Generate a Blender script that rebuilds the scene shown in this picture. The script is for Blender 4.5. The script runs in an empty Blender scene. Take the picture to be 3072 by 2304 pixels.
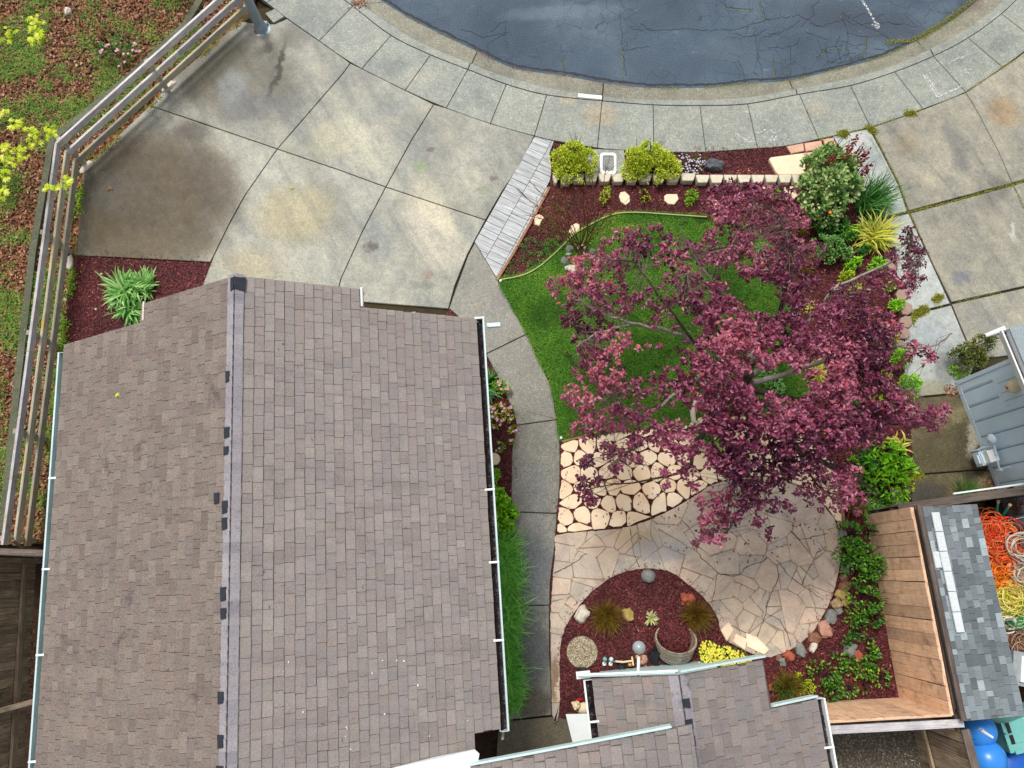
import bpy, math, random
import numpy as np
from mathutils import Vector, Matrix, noise as mnoise
random.seed(7); rng = np.random.default_rng(7)
sc = bpy.context.scene
# ------------------------------------------------------------------ camera
CAM_H = 14.6; TILT = math.radians(13.5); FPX = 2340.0
cd = bpy.data.cameras.new('camera'); cam = bpy.data.objects.new('camera', cd)
sc.collection.objects.link(cam); cam.location = (0, 0, CAM_H); cam.rotation_euler = (TILT, 0, 0)
cd.sensor_width = 36; cd.lens = FPX/3072*36; cd.clip_end = 600; cd.clip_start = 0.1
sc.camera = cam
# ------------------------------------------------------------------ sky, sun, exposure
SUN_EL = math.radians(62); SUN_AZ = math.radians(-28)      # azimuth from +Y (picture up) towards +X
w = bpy.data.worlds.new('World'); sc.world = w; w.use_nodes = True
nt = w.node_tree; nt.nodes.clear()
sky = nt.nodes.new('ShaderNodeTexSky'); sky.sky_type = 'NISHITA'; sky.sun_disc = False
sky.sun_elevation = SUN_EL; sky.sun_rotation = SUN_AZ; sky.dust_density = 4; sky.air_density = 1.2
hs = nt.nodes.new('ShaderNodeHueSaturation'); hs.inputs['Saturation'].default_value = 0.32
bg = nt.nodes.new('ShaderNodeBackground'); bg.inputs['Strength'].default_value = 0.125
wo = nt.nodes.new('ShaderNodeOutputWorld')
nt.links.new(sky.outputs[0], hs.inputs['Color']); nt.links.new(hs.outputs[0], bg.inputs[0]); nt.links.new(bg.outputs[0], wo.inputs[0])
sl = bpy.data.lights.new('sun', 'SUN'); sl.energy = 1.75; sl.angle = math.radians(14); sl.color = (1, .965, .91)
so = bpy.data.objects.new('sun', sl); sc.collection.objects.link(so)
sd = Vector((math.sin(SUN_AZ)*math.cos(SUN_EL), math.cos(SUN_AZ)*math.cos(SUN_EL), math.sin(SUN_EL)))
so.rotation_euler = (-sd).to_track_quat('-Z', 'Y').to_euler(); so.location = (4, 4, 20)
vs = sc.view_settings; vs.view_transform = 'Standard'; vs.look = 'None'; vs.gamma = 1; vs.exposure = 0.36
vs.use_curve_mapping = False

# ------------------------------------------------------------------ helpers
_c, _s = math.cos(TILT), math.sin(TILT)
def P(px, py, z=0.0):
    """point of the place at height z that the photograph shows at (px, py)"""
    x = (px-1536)/FPX; y = -(py-1152)/FPX
    yy = y*_c+_s; zz = y*_s-_c; t = (CAM_H-z)/(-zz)
    return Vector((x*t, yy*t, z))
def PV(px, py, p0, n):
    x = (px-1536)/FPX; y = -(py-1152)/FPX
    d = Vector((x, y*_c+_s, y*_s-_c)); o = Vector((0, 0, CAM_H)); n = Vector(n)
    return o+d*((Vector(p0)-o).dot(n)/d.dot(n))
def M(px, z=0.0): return px*(CAM_H-z)/2270.0
def PP(pts, z=0.0): return [P(x, y, z) for x, y in pts]
def col(r, g, b):
    f = lambda v: (v/255/12.92 if v/255 <= .04045 else ((v/255+.055)/1.055)**2.4)
    return (f(r), f(g), f(b), 1)

class T:
    """small node-tree writer"""
    def __init__(s, name):
        s.m = bpy.data.materials.new(name); s.m.use_nodes = True; s.t = s.m.node_tree; s.t.nodes.clear()
        s.out = s.n('ShaderNodeOutputMaterial'); s.b = s.n('ShaderNodeBsdfPrincipled')
        s.l(s.b.outputs[0], s.out.inputs[0])
    def n(s, k, **kw):
        x = s.t.nodes.new(k)
        for a, v in kw.items(): setattr(x, a, v)
        return x
    def l(s, a, b): s.t.links.new(a, b)
    def set(s, inp, v):
        if isinstance(v, bpy.types.NodeSocket): s.l(v, inp)
        else: inp.default_value = v
    def pos(s): return s.n('ShaderNodeNewGeometry').outputs['Position']
    def obj(s): return s.n('ShaderNodeTexCoord').outputs['Object']
    def mapv(s, v, scale=(1, 1, 1), loc=(0, 0, 0), rot=(0, 0, 0), typ='POINT'):
        m = s.n('ShaderNodeMapping', vector_type=typ); s.l(v, m.inputs[0])
        m.inputs['Location'].default_value = loc; m.inputs['Rotation'].default_value = rot; m.inputs['Scale'].default_value = scale
        return m.outputs[0]
    def noise(s, v, scale, detail=4, rough=.6, dist=0, color=False):
        x = s.n('ShaderNodeTexNoise'); s.l(v, x.inputs['Vector'])
        x.inputs['Scale'].default_value = scale; x.inputs['Detail'].default_value = detail
        x.inputs['Roughness'].default_value = rough; x.inputs['Distortion'].default_value = dist
        return x.outputs['Color' if color else 'Fac']
    def voro(s, v, scale, out='Distance', feature='F1'):
        x = s.n('ShaderNodeTexVoronoi', feature=feature); s.l(v, x.inputs['Vector']); x.inputs['Scale'].default_value = scale
        return x.outputs[out]
    def math(s, op, a, b=0.0, c=None, clamp=False):
        x = s.n('ShaderNodeMath', operation=op, use_clamp=clamp); s.set(x.inputs[0], a); s.set(x.inputs[1], b)
        if c is not None: s.set(x.inputs[2], c)
        return x.outputs[0]
    def ramp(s, f, stops, interp='LINEAR'):
        x = s.n('ShaderNodeValToRGB'); s.l(f, x.inputs[0]); r = x.color_ramp; r.interpolation = interp
        while len(r.elements) < len(stops): r.elements.new(.5)
        for e, (p, c) in zip(r.elements, stops):
            e.position = p; e.color = c if len(c) == 4 else (*c, 1)
        return x.outputs[0]
    def step(s, f, lo, hi):
        x = s.n('ShaderNodeMapRange', interpolation_type='SMOOTHSTEP'); s.set(x.inputs[0], f)
        x.inputs[1].default_value = lo; x.inputs[2].default_value = hi
        return x.outputs[0]
    def mix(s, f, a, b, blend='MIX'):
        x = s.n('ShaderNodeMix', data_type='RGBA', blend_type=blend); s.set(x.inputs[0], f)
        s.set(x.inputs[6], a); s.set(x.inputs[7], b); return x.outputs[2]
    def rnd(s):
        a = s.n('ShaderNodeAttribute', attribute_name='rnd').outputs['Fac']
        o = s.n('ShaderNodeObjectInfo').outputs['Random']
        return s.math('FRACT', s.math('ADD', a, o))
    def attr(s): return s.n('ShaderNodeAttribute', attribute_name='rnd').outputs['Fac']
    def orand(s): return s.n('ShaderNodeObjectInfo').outputs['Random']
    def bump(s, h, strength=.5, dist=.01, normal=None):
        x = s.n('ShaderNodeBump'); s.l(h, x.inputs['Height']); x.inputs['Strength'].default_value = strength
        x.inputs['Distance'].default_value = dist
        if normal: s.l(normal, x.inputs['Normal'])
        s.l(x.outputs[0], s.b.inputs['Normal']); return x.outputs[0]
    def fin(s, color=None, rough=.8, spec=.3, metal=0.0):
        if color is not None: s.set(s.b.inputs['Base Color'], color)
        s.set(s.b.inputs['Roughness'], rough); s.b.inputs['Specular IOR Level'].default_value = spec
        s.set(s.b.inputs['Metallic'], metal); return s.m

def plain(name, c, rough=.6, spec=.4, metal=0, var=.12, scale=8):
    t = T(name); p = t.pos(); n = t.noise(p, scale, 5, .7)
    d = tuple(v*(1-var*1.6) for v in c[:3])+(1,); u = tuple(min(1, v*(1+var)) for v in c[:3])+(1,)
    return t.fin(t.ramp(n, [(.3, d), (.7, u)]), rough, spec, metal)
def leafmat(name, cols, rough=.5, spec=.35):
    """colours spread over the per-leaf random value"""
    t = T(name); n = len(cols)
    f = t.attr() if True else None
    k = t.ramp(f, [(i/(n-1), c) for i, c in enumerate(cols)])
    t.b.inputs['Subsurface Weight'].default_value = 0
    tr = t.n('ShaderNodeBsdfTranslucent'); t.l(k, tr.inputs[0]); ms = t.n('ShaderNodeMixShader'); ms.inputs[0].default_value = .22
    t.l(t.b.outputs[0], ms.inputs[1]); t.l(tr.outputs[0], ms.inputs[2]); t.l(ms.outputs[0], t.out.inputs[0])
    return t.fin(k, rough, spec)
def blobs(t, base, wob, items):
    """stains that belong to the surface: (px, py, radius_x, radius_y, angle_deg, colour, strength)"""
    c = base; wet = None
    for (bx, by, rx, ry, an, cc, st) in items:
        w_ = P(bx, by); sx = M(rx); sy = M(ry)
        # rotate about the centre, then scale to a unit disc
        a = t.mapv(t.mapv(wob, loc=(-w_.x, -w_.y, 0)), rot=(0, 0, math.radians(-an)))
        a = t.mapv(a, scale=(1/sx, 1/sy, 0))
        ln = t.n('ShaderNodeVectorMath', operation='LENGTH'); t.l(a, ln.inputs[0])
        f = t.math('MULTIPLY', t.math('SUBTRACT', 1.0, t.step(ln.outputs['Value'], .4, 1.08)), st)
        c = t.mix(f, c, cc)
    return c
def wobble(t, p, scale=1.3, amt=.75):
    n = t.noise(p, scale, 9, .78, color=True)
    sub = t.n('ShaderNodeVectorMath', operation='SUBTRACT'); t.l(n, sub.inputs[0]); sub.inputs[1].default_value = (.5, .5, .5)
    sca = t.n('ShaderNodeVectorMath', operation='SCALE'); t.l(sub.outputs[0], sca.inputs[0]); sca.inputs['Scale'].default_value = amt
    ad = t.n('ShaderNodeVectorMath', operation='ADD'); t.l(p, ad.inputs[0]); t.l(sca.outputs[0], ad.inputs[1])
    return ad.outputs[0]
def concrete(name, a, b, d, items=(), agg=0.0, rough=(.45, .8), speck=.42, var=.08, streak=False):
    t = T(name); p = t.pos(); wv = wobble(t, p)
    n1 = t.noise(p, .8, 6, .65, .3); n2 = t.noise(p, 5, 6, .7); n3 = t.noise(p, 55, 3, .7)
    c = t.ramp(n1, [(.32, d), (.48, a), (.66, b)])
    c = t.mix(.35, c, t.ramp(n2, [(.3, d), (.7, b)]))
    c = blobs(t, c, wv, items)
    if streak:
        sk = t.noise(t.mapv(t.mapv(p, rot=(0, 0, math.radians(-32)), typ='POINT'), (2.4, .35, 1)), 1, 6, .7, .4)
        c = t.mix(1.0, c, t.ramp(sk, [(.3, (.66, .69, .72)), (.46, (1, 1, 1)), (.6, (1.12, 1.1, 1.04)), (.74, (.84, .84, .84))]), 'MULTIPLY')
    c = t.mix(1.0, c, t.ramp(t.noise(p, 17, 4, .75), [(.3, (.8,)*3), (.7, (1.14,)*3)]), 'MULTIPLY')
    c = t.mix(1.0, c, t.ramp(t.noise(p, 3.3, 6, .8, .5), [(.32, (.82, .81, .8)), (.5, (1, 1, 1)), (.66, (1.1, 1.09, 1.07))]), 'MULTIPLY')
    g = t.ramp(n3, [(.3, (1-speck,)*3), (.5, (1, 1, 1)), (.72, (1+speck*.7,)*3)])
    c = t.mix(1.0, c, g, 'MULTIPLY')
    if agg:
        v = t.voro(p, 75, 'Color'); vg = t.n('ShaderNodeSeparateColor'); t.l(v, vg.inputs[0])
        c = t.mix(1.0, c, t.ramp(vg.outputs[0], [(0, (1-agg,)*3), (.55, (1, 1, 1)), (.93, (1.1, 1.1, 1.1)), (1, (1.9, 1.85, 1.7))]), 'MULTIPLY')
    o = t.orand(); c = t.mix(1.0, c, t.ramp(o, [(0, (.9*(1-var),)*3), (1, (.9*(1+var),)*3)]), 'MULTIPLY')
    t.bump(n3, .5, .006)
    return t.fin(c, t.math('MULTIPLY_ADD', n2, rough[1]-rough[0], rough[0]), .35)
def wood(name, a, b, d, stain=None, rough=.75, ky=9, sheen=0.0):
    """grain runs along each piece's own X axis"""
    t = T(name); p = t.obj(); o = t.orand()
    cb = t.n('ShaderNodeCombineXYZ'); t.l(t.math('MULTIPLY', o, 37.0), cb.inputs[0]); t.l(t.math('MULTIPLY', o, 11.0), cb.inputs[1])
    ad = t.n('ShaderNodeVectorMath', operation='ADD'); t.l(p, ad.inputs[0]); t.l(cb.outputs[0], ad.inputs[1]); v = ad.outputs[0]
    g = t.noise(t.mapv(v, (2.2, ky*6, ky*6)), 1, 6, .7, .6); k = t.noise(v, 3.0, 5, .7)
    c = t.ramp(g, [(.3, d), (.5, a), (.7, b)])
    c = t.mix(1.0, c, t.ramp(k, [(.3, (.72, .72, .74)), (.55, (1, 1, 1)), (.7, (1.12, 1.1, 1.05))]), 'MULTIPLY')
    if stain is not None:
        c = t.mix(t.math('MULTIPLY', t.step(t.noise(v, 2.6, 6, .75, .5), .52, .7), .75), c, stain)
    c = t.mix(1.0, c, t.ramp(o, [(0, (.76, .75, .76)), (.5, (1, 1, 1)), (1, (1.16, 1.14, 1.1))]), 'MULTIPLY')
    t.bump(g, .5, .004)
    return t.fin(c, rough, .25)

WL = {}
def link(o, parent=None, loc=None):
    sc.collection.objects.link(o)
    loc = Vector(loc) if loc is not None else Vector((0, 0, 0))
    if parent is not None:
        o.parent = parent; o.location = loc-WL[parent.name]
    else: o.location = loc
    WL[o.name] = loc
    return o
def tag(o, label=None, cat=None, group=None, kind=None):
    if label: o['label'] = label
    if cat: o['category'] = cat
    if group: o['group'] = group
    if kind: o['kind'] = kind
    return o
def thing(name, loc, label, cat, group=None):
    o = bpy.data.objects.new(name, None); o.empty_display_size = .2
    link(o, None, loc); return tag(o, label, cat, group)
def setting(name, loc=(0, 0, 0)):
    o = bpy.data.objects.new(name, None); link(o, None, loc); o['kind'] = 'structure'; return o

def finish(me, name, mats, parent, origin, smooth, kw):
    for m_ in (mats if isinstance(mats, (list, tuple)) else [mats]): me.materials.append(m_)
    if smooth is not None:
        me.shade_smooth()
        if smooth < 180: me.set_sharp_from_angle(angle=math.radians(smooth))
    o = bpy.data.objects.new(name, me); link(o, parent, origin)
    return tag(o, **kw) if kw else o

class G:
    def __init__(s): s.v = []; s.f = []; s.mi = []; s.r = []
    def add(s, v, f, mi=0, r=0.0):
        b = len(s.v); s.v += [tuple(q) for q in v]; s.f += [tuple(b+i for i in q) for q in f]; s.mi += [mi]*len(f); s.r += [r]*len(v)
        return s
    def box(s, c, d, rz=0.0, mi=0, R=None, r=0.0):
        x, y, z = d[0]/2, d[1]/2, d[2]/2
        vs_ = [Vector((i*x, j*y, k*z)) for k in (-1, 1) for j in (-1, 1) for i in (-1, 1)]
        R = R or Matrix.Rotation(rz, 3, 'Z'); c = Vector(c)
        return s.add([R@q+c for q in vs_], [(0, 2, 3, 1), (4, 5, 7, 6), (0, 1, 5, 4), (2, 6, 7, 3), (0, 4, 6, 2), (1, 3, 7, 5)], mi, r)
    def prism(s, poly, z0, z1, bev=0.0, mi=0, r=0.0):
        p = [Vector((q[0], q[1])) for q in poly]
        if area(p) < 0: p = p[::-1]
        n = len(p); lv = [(p, z0), (p, z1-bev)]
        if bev: lv.append((inset(p, bev), z1))
        V = [(q.x, q.y, z) for ring, z in lv for q in ring]; F = [tuple(range(n))[::-1]]
        for k in range(len(lv)-1):
            F += [(k*n+i, k*n+(i+1) % n, (k+1)*n+(i+1) % n, (k+1)*n+i) for i in range(n)]
        F.append(tuple((len(lv)-1)*n+i for i in range(n)))
        return s.add(V, F, mi, r)
    def tube(s, pts, rad, n=8, mi=0, cap=True, r=0.0):
        pts = [Vector(q) for q in pts]; rad = rad if isinstance(rad, (list, tuple)) else [rad]*len(pts)
        V = []; u = None
        for i, q in enumerate(pts):
            d = (pts[min(i+1, len(pts)-1)]-pts[max(i-1, 0)])
            d = d.normalized() if d.length > 1e-9 else Vector((0, 0, 1))
            if u is None: u = d.orthogonal().normalized()
            u = (u-d*u.dot(d)); u = u.normalized() if u.length > 1e-6 else d.orthogonal().normalized()
            w_ = d.cross(u)
            V += [q+(u*math.cos(a)+w_*math.sin(a))*rad[i] for a in (2*math.pi*k/n for k in range(n))]
        F = [(i*n+k, i*n+(k+1) % n, (i+1)*n+(k+1) % n, (i+1)*n+k) for i in range(len(pts)-1) for k in range(n)]
        if cap: F += [tuple(range(n))[::-1], tuple((len(pts)-1)*n+k for k in range(n))]
        return s.add(V, F, mi, r)
    def lathe(s, prof, c, n=24, R=None, mi=0):
        """prof: (radius, height) pairs turned about the local Z axis"""
        c = Vector(c); R = R or Matrix.Identity(3)
        V = [R@Vector((r_*math.cos(2*math.pi*k/n), r_*math.sin(2*math.pi*k/n), h))+c for r_, h in prof for k in range(n)]
        F = [(i*n+k, i*n+(k+1) % n, (i+1)*n+(k+1) % n, (i+1)*n+k) for i in range(len(prof)-1) for k in range(n)]
        return s.add(V, F, mi)
    def ball(s, c, r, n=14, m=9, R=None, mi=0, jit=0.0, seed=0, sharp=0.0):
        c = Vector(c); r = Vector(r) if not isinstance(r, (int, float)) else Vector((r, r, r)); R = R or Matrix.Identity(3)
        V = []; F = []
        for i in range(m+1):
            th = math.pi*i/m
            for k in range(n):
                a = 2*math.pi*k/n; d = Vector((math.sin(th)*math.cos(a), math.sin(th)*math.sin(a), math.cos(th)))
                q = 1+jit*(mnoise.noise(d*1.6+Vector((seed, seed*.7, 0)))*1.4+.5*mnoise.noise(d*4+Vector((0, seed, 0))))
                if sharp: q *= 1+sharp*(max(abs(d.x), abs(d.y), abs(d.z))-.75)*-1
                V.append(R@Vector((d.x*r.x*q, d.y*r.y*q, d.z*r.z*q))+c)
        F = [(i*n+k, (i+1)*n+k, (i+1)*n+(k+1) % n, i*n+(k+1) % n) for i in range(m) for k in range(n)]
        return s.add(V, F, mi)
    def ribbon(s, pts, wd, mi=0, r=0.0):
        pts = [Vector(q) for q in pts]; V = []
        for i, q in enumerate(pts):
            d = pts[min(i+1, len(pts)-1)]-pts[max(i-1, 0)]; d.z = 0; d.normalize(); n_ = Vector((-d.y, d.x, 0))
            ww = wd[i] if isinstance(wd, (list, tuple)) else wd
            V += [q+n_*ww/2, q-n_*ww/2]
        return s.add(V, [(2*i, 2*i+1, 2*i+3, 2*i+2) for i in range(len(pts)-1)], mi, r)
    def build(s, name, mats, parent=None, origin=None, smooth=None, **kw):
        a = np.array(s.v)
        if origin is None:
            lo, hi = a.min(0), a.max(0); origin = ((lo[0]+hi[0])/2, (lo[1]+hi[1])/2, lo[2])
        me = bpy.data.meshes.new(name); me.from_pydata((a-np.array(origin)).tolist(), [], s.f)
        me.polygons.foreach_set('material_index', s.mi)
        if any(s.r):
            at = me.attributes.new('rnd', 'FLOAT', 'POINT'); at.data.foreach_set('value', s.r)
        me.update()
        return finish(me, name, mats, parent, origin, smooth, kw)

class NP:
    """large meshes of leaves, blades and chips, assembled with numpy"""
    def __init__(s): s.v = []; s.l = []; s.t = []; s.r = []; s.n = 0
    def add(s, V, F, R):
        """V (N,k,3), F list of index tuples within one element, R (N,)"""
        N, k, _ = V.shape; s.v.append(V.reshape(-1, 3)); s.r.append(np.repeat(R, k))
        for f in F:
            s.l.append(((np.arange(N)*k)[:, None]+np.array(f)[None]+s.n).reshape(-1)); s.t.append(np.full(N, len(f)))
        s.n += N*k
    def build(s, name, mat, parent=None, origin=None, smooth=None, **kw):
        V = np.concatenate(s.v); L = np.concatenate(s.l).astype(np.int32); Tt = np.concatenate(s.t).astype(np.int32)
        if origin is None: lo, hi = V.min(0), V.max(0); origin = ((lo[0]+hi[0])/2, (lo[1]+hi[1])/2, lo[2])
        V = V-np.array(origin)
        me = bpy.data.meshes.new(name); me.vertices.add(len(V)); me.vertices.foreach_set('co', V.astype(np.float32).ravel())
        me.loops.add(len(L)); me.loops.foreach_set('vertex_index', L)
        me.polygons.add(len(Tt)); me.polygons.foreach_set('loop_start', np.concatenate([[0], np.cumsum(Tt)[:-1]]).astype(np.int32))
        me.update(calc_edges=True)
        at = me.attributes.new('rnd', 'FLOAT', 'POINT'); at.data.foreach_set('value', np.concatenate(s.r).astype(np.float32))
        return finish(me, name, mat, parent, origin, smooth, kw)

def unit(a): return a/np.maximum(np.linalg.norm(a, axis=-1, keepdims=True), 1e-9)
def leaves(g, pos, d, up, L, W, R, fold=.25, droop=.15):
    d = unit(d); s_ = unit(np.cross(d, up)); n = np.cross(s_, d)
    L = L[:, None]; W = W[:, None]
    B = pos; T_ = pos+d*L-n*L*droop
    R1 = pos+d*L*.32+s_*W*.46+n*W*fold; R2 = pos+d*L*.68+s_*W*.40+n*W*fold-n*L*droop*.4
    L1 = pos+d*L*.32-s_*W*.46+n*W*fold; L2 = pos+d*L*.68-s_*W*.40+n*W*fold-n*L*droop*.4
    g.add(np.stack([B, R1, R2, T_, L2, L1], 1), [(0, 1, 2, 3), (0, 3, 4, 5)], R)
def blades(g, base, az, lean, L, W, R, droop=.4):
    """three-segment arching blades: az direction, lean from vertical (radians)"""
    h = np.stack([np.cos(az), np.sin(az), 0*az], 1); s_ = np.stack([-np.sin(az), np.cos(az), 0*az], 1); z = np.array([0, 0, 1.0])
    def dirv(l): return h*np.sin(l)[:, None]+z*np.cos(l)[:, None]
    L = L[:, None]; W = W[:, None]
    p1 = base+dirv(lean)*L*.4; p2 = p1+dirv(lean+droop)*L*.33; p3 = p2+dirv(lean+droop*2.1)*L*.3
    g.add(np.stack([base-s_*W*.35, base+s_*W*.35, p1+s_*W*.5, p1-s_*W*.5, p2+s_*W*.4, p2-s_*W*.4, p3], 1),
          [(0, 1, 2, 3), (3, 2, 4, 5), (5, 4, 6)], R)
def chips(g, pos, L, W, R, tilt=.5):
    N = len(pos); az = rng.uniform(0, 6.283, N); tl = rng.uniform(-tilt, tilt, N); rl = rng.uniform(-tilt, tilt, N)
    d = np.stack([np.cos(az)*np.cos(tl), np.sin(az)*np.cos(tl), np.sin(tl)], 1)
    s_ = np.stack([-np.sin(az)*np.cos(rl), np.cos(az)*np.cos(rl), np.sin(rl)], 1)
    a = d*L[:, None]/2; b = s_*W[:, None]/2
    g.add(np.stack([pos-a-b*.8, pos+a*.9-b, pos+a+b*.7, pos-a*.9+b], 1), [(0, 1, 2, 3)], R)

def area(p): return sum(p[i][0]*p[(i+1) % len(p)][1]-p[(i+1) % len(p)][0]*p[i][1] for i in range(len(p)))/2
def inset(p, d):
    n = len(p); out = []
    for i in range(n):
        a, b, c = p[i-1], p[i], p[(i+1) % n]
        e1 = (b-a); e2 = (c-b)
        if e1.length < 1e-7 or e2.length < 1e-7: out.append(b.copy()); continue
        e1.normalize(); e2.normalize(); n1 = Vector((-e1.y, e1.x)); n2 = Vector((-e2.y, e2.x))
        m = n1+n2
        if m.length < .2: out.append(b+n1*d); continue
        m.normalize(); out.append(b+m*min(d/max(m.dot(n1), .35), d*2.2))
    return out
def inpoly(x, y, poly):
    c = np.zeros(len(x), bool); n = len(poly)
    for i in range(n):
        x1, y1 = poly[i][0], poly[i][1]; x2, y2 = poly[i-1][0], poly[i-1][1]
        if y1 == y2: continue
        k = ((y1 > y) != (y2 > y)) & (x < (x2-x1)*(y-y1)/(y2-y1)+x1); c ^= k
    return c
def scatter(poly, dens, z=(0, 0)):
    xs = [q[0] for q in poly]; ys = [q[1] for q in poly]
    N = int((max(xs)-min(xs))*(max(ys)-min(ys))*dens)
    x = rng.uniform(min(xs), max(xs), N); y = rng.uniform(min(ys), max(ys), N); k = inpoly(x, y, poly)
    return np.stack([x[k], y[k], rng.uniform(z[0], z[1]+1e-9, k.sum())], 1)
def patchy(pts, scale, seed=0):
    return np.array([mnoise.fractal(Vector((q[0]*scale+seed, q[1]*scale, 0)), 1, 2, 3) for q in pts])
def crom(pts, n=5, closed=False):
    P_ = [Vector((q[0], q[1])) for q in pts]; out = []
    m = len(P_); rg = range(m) if closed else range(m-1)
    for i in rg:
        if closed: a, b, c, d = P_[i-1], P_[i], P_[(i+1) % m], P_[(i+2) % m]
        else: a, b, c, d = P_[max(i-1, 0)], P_[i], P_[i+1], P_[min(i+2, m-1)]
        for k in range(n):
            t = k/n; out.append(.5*((2*b)+(c-a)*t+(2*a-5*b+4*c-d)*t*t+(3*b-a-3*c+d)*t*t*t))
    if not closed: out.append(P_[-1])
    return [(q.x, q.y) for q in out]
def sub(line, a, b):
    """stretch of a polyline between the points nearest to a and b"""
    def near(q):
        best = None
        for i in range(len(line)-1):
            p, r = Vector(line[i]), Vector(line[i+1]); d = r-p; t = max(0, min(1, (Vector(q)-p).dot(d)/max(d.length_squared, 1e-9)))
            e = (p+d*t-Vector(q)).length
            if best is None or e < best[0]: best = (e, i+t, p+d*t)
        return best
    na, nb = near(a), near(b)
    if na[1] > nb[1]: return sub(line, b, a)[::-1]
    return [tuple(na[2])]+[line[i] for i in range(int(na[1])+1, int(nb[1])+1) if na[1] < i < nb[1]]+[tuple(nb[2])]
def slab(pts, ztop, mat, parent, name='slab', z0=-.09, gap=.007, bev=.006, world=False, smooth=None, **kw):
    p = [Vector((q[0], q[1])) for q in (pts if world else PP(pts))]
    if area(p) < 0: p = p[::-1]
    q = [p[0]]
    for r_ in p[1:]:
        if (r_-q[-1]).length > .004: q.append(r_)
    if (q[0]-q[-1]).length < .004: q.pop()
    g = G(); g.prism(inset(q, gap) if gap else q, z0, ztop, bev)
    return g.build(name, mat, parent, smooth=smooth, **kw)
def sheet(name, pts, z, mat, world=False, z0=None, parent=None, **kw):
    p = [Vector((q[0], q[1])) for q in (pts if world else PP(pts))]
    if area(p) < 0: p = p[::-1]
    g = G()
    if z0 is not None: g.prism(p, z0, z)
    else: g.add([(q.x, q.y, z) for q in p], [tuple(range(len(p)))])
    return g.build(name, mat, parent, **kw)
def halfclip(poly, m, n):
    """keep the side where (q-m).n <= 0"""
    out = []
    for i in range(len(poly)):
        a, b = poly[i-1], poly[i]; da, db = (a-m).dot(n), (b-m).dot(n)
        if (da <= 0) != (db <= 0): out.append(a+(b-a)*(da/(da-db)))
        if db <= 0: out.append(b)
    return out
def voronoi(region, seeds, gap, rad):
    out = []
    for i, s_ in enumerate(seeds):
        poly = [q.copy() for q in region]
        for k in range(8):
            n = Vector((math.cos(k*math.pi/4), math.sin(k*math.pi/4))); poly = halfclip(poly, s_+n*rad*.42, n)
            if len(poly) < 3: break
        for j, t_ in enumerate(seeds):
            if i == j: continue
            d = t_-s_
            if d.length > rad: continue
            n = d.normalized(); poly = halfclip(poly, (s_+t_)/2-n*gap/2, n)
            if len(poly) < 3: break
        if len(poly) >= 3 and abs(area(poly)) > .008: out.append(poly)
    return out
def hexseeds(poly, step, jit, seed):
    r = random.Random(seed); xs = [q[0] for q in poly]; ys = [q[1] for q in poly]; out = []
    y = min(ys); k = 0
    while y < max(ys):
        x = min(xs)+(step/2 if k % 2 else 0)
        while x < max(xs):
            q = Vector((x+r.uniform(-jit, jit)*step, y+r.uniform(-jit, jit)*step))
            if inpoly(np.array([q.x]), np.array([q.y]), poly)[0]: out.append(q)
            x += step
        y += step*.87; k += 1
    return out
def chaikin(p, f=.22, rounds=1):
    for _ in range(rounds):
        o = []
        for i in range(len(p)):
            a, b = p[i], p[(i+1) % len(p)]
            if (b-a).length < .03: o.append((a+b)/2)
            else: o += [a+(b-a)*f, b-(b-a)*f]
        p = o
    return p
def beam(p0, p1, wd, th, mat, parent, name, up=(0, 0, 1), mesh=None, **kw):
    """timber from p0 to p1; its own X axis runs along it, width across, th along 'up'"""
    p0, p1 = Vector(p0), Vector(p1); d = p1-p0; L = d.length; x = d.normalized(); z = Vector(up); y = z.cross(x).normalized(); z = x.cross(y)
    me = bpy.data.meshes.new(name); b = min(.004, th*.2, wd*.2); V = []
    for sx in (-1, 1):
        X = sx*L/2
        for (yy, zz) in ((-wd/2+b, -th/2), (wd/2-b, -th/2), (wd/2, -th/2+b), (wd/2, th/2-b), (wd/2-b, th/2), (-wd/2+b, th/2), (-wd/2, th/2-b), (-wd/2, -th/2+b)): V.append((X, yy, zz))
    F = [tuple(range(8))[::-1], tuple(range(8, 16))]+[(i, (i+1) % 8, (i+1) % 8+8, i+8) for i in range(8)]
    me.from_pydata(V, [], F); me.materials.append(mat)
    o = bpy.data.objects.new(name, me); mid = (p0+p1)/2; link(o, parent, mid)
    o.rotation_euler = Matrix((x, y, z)).transposed().to_euler()
    return tag(o, **kw) if kw else o

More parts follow.
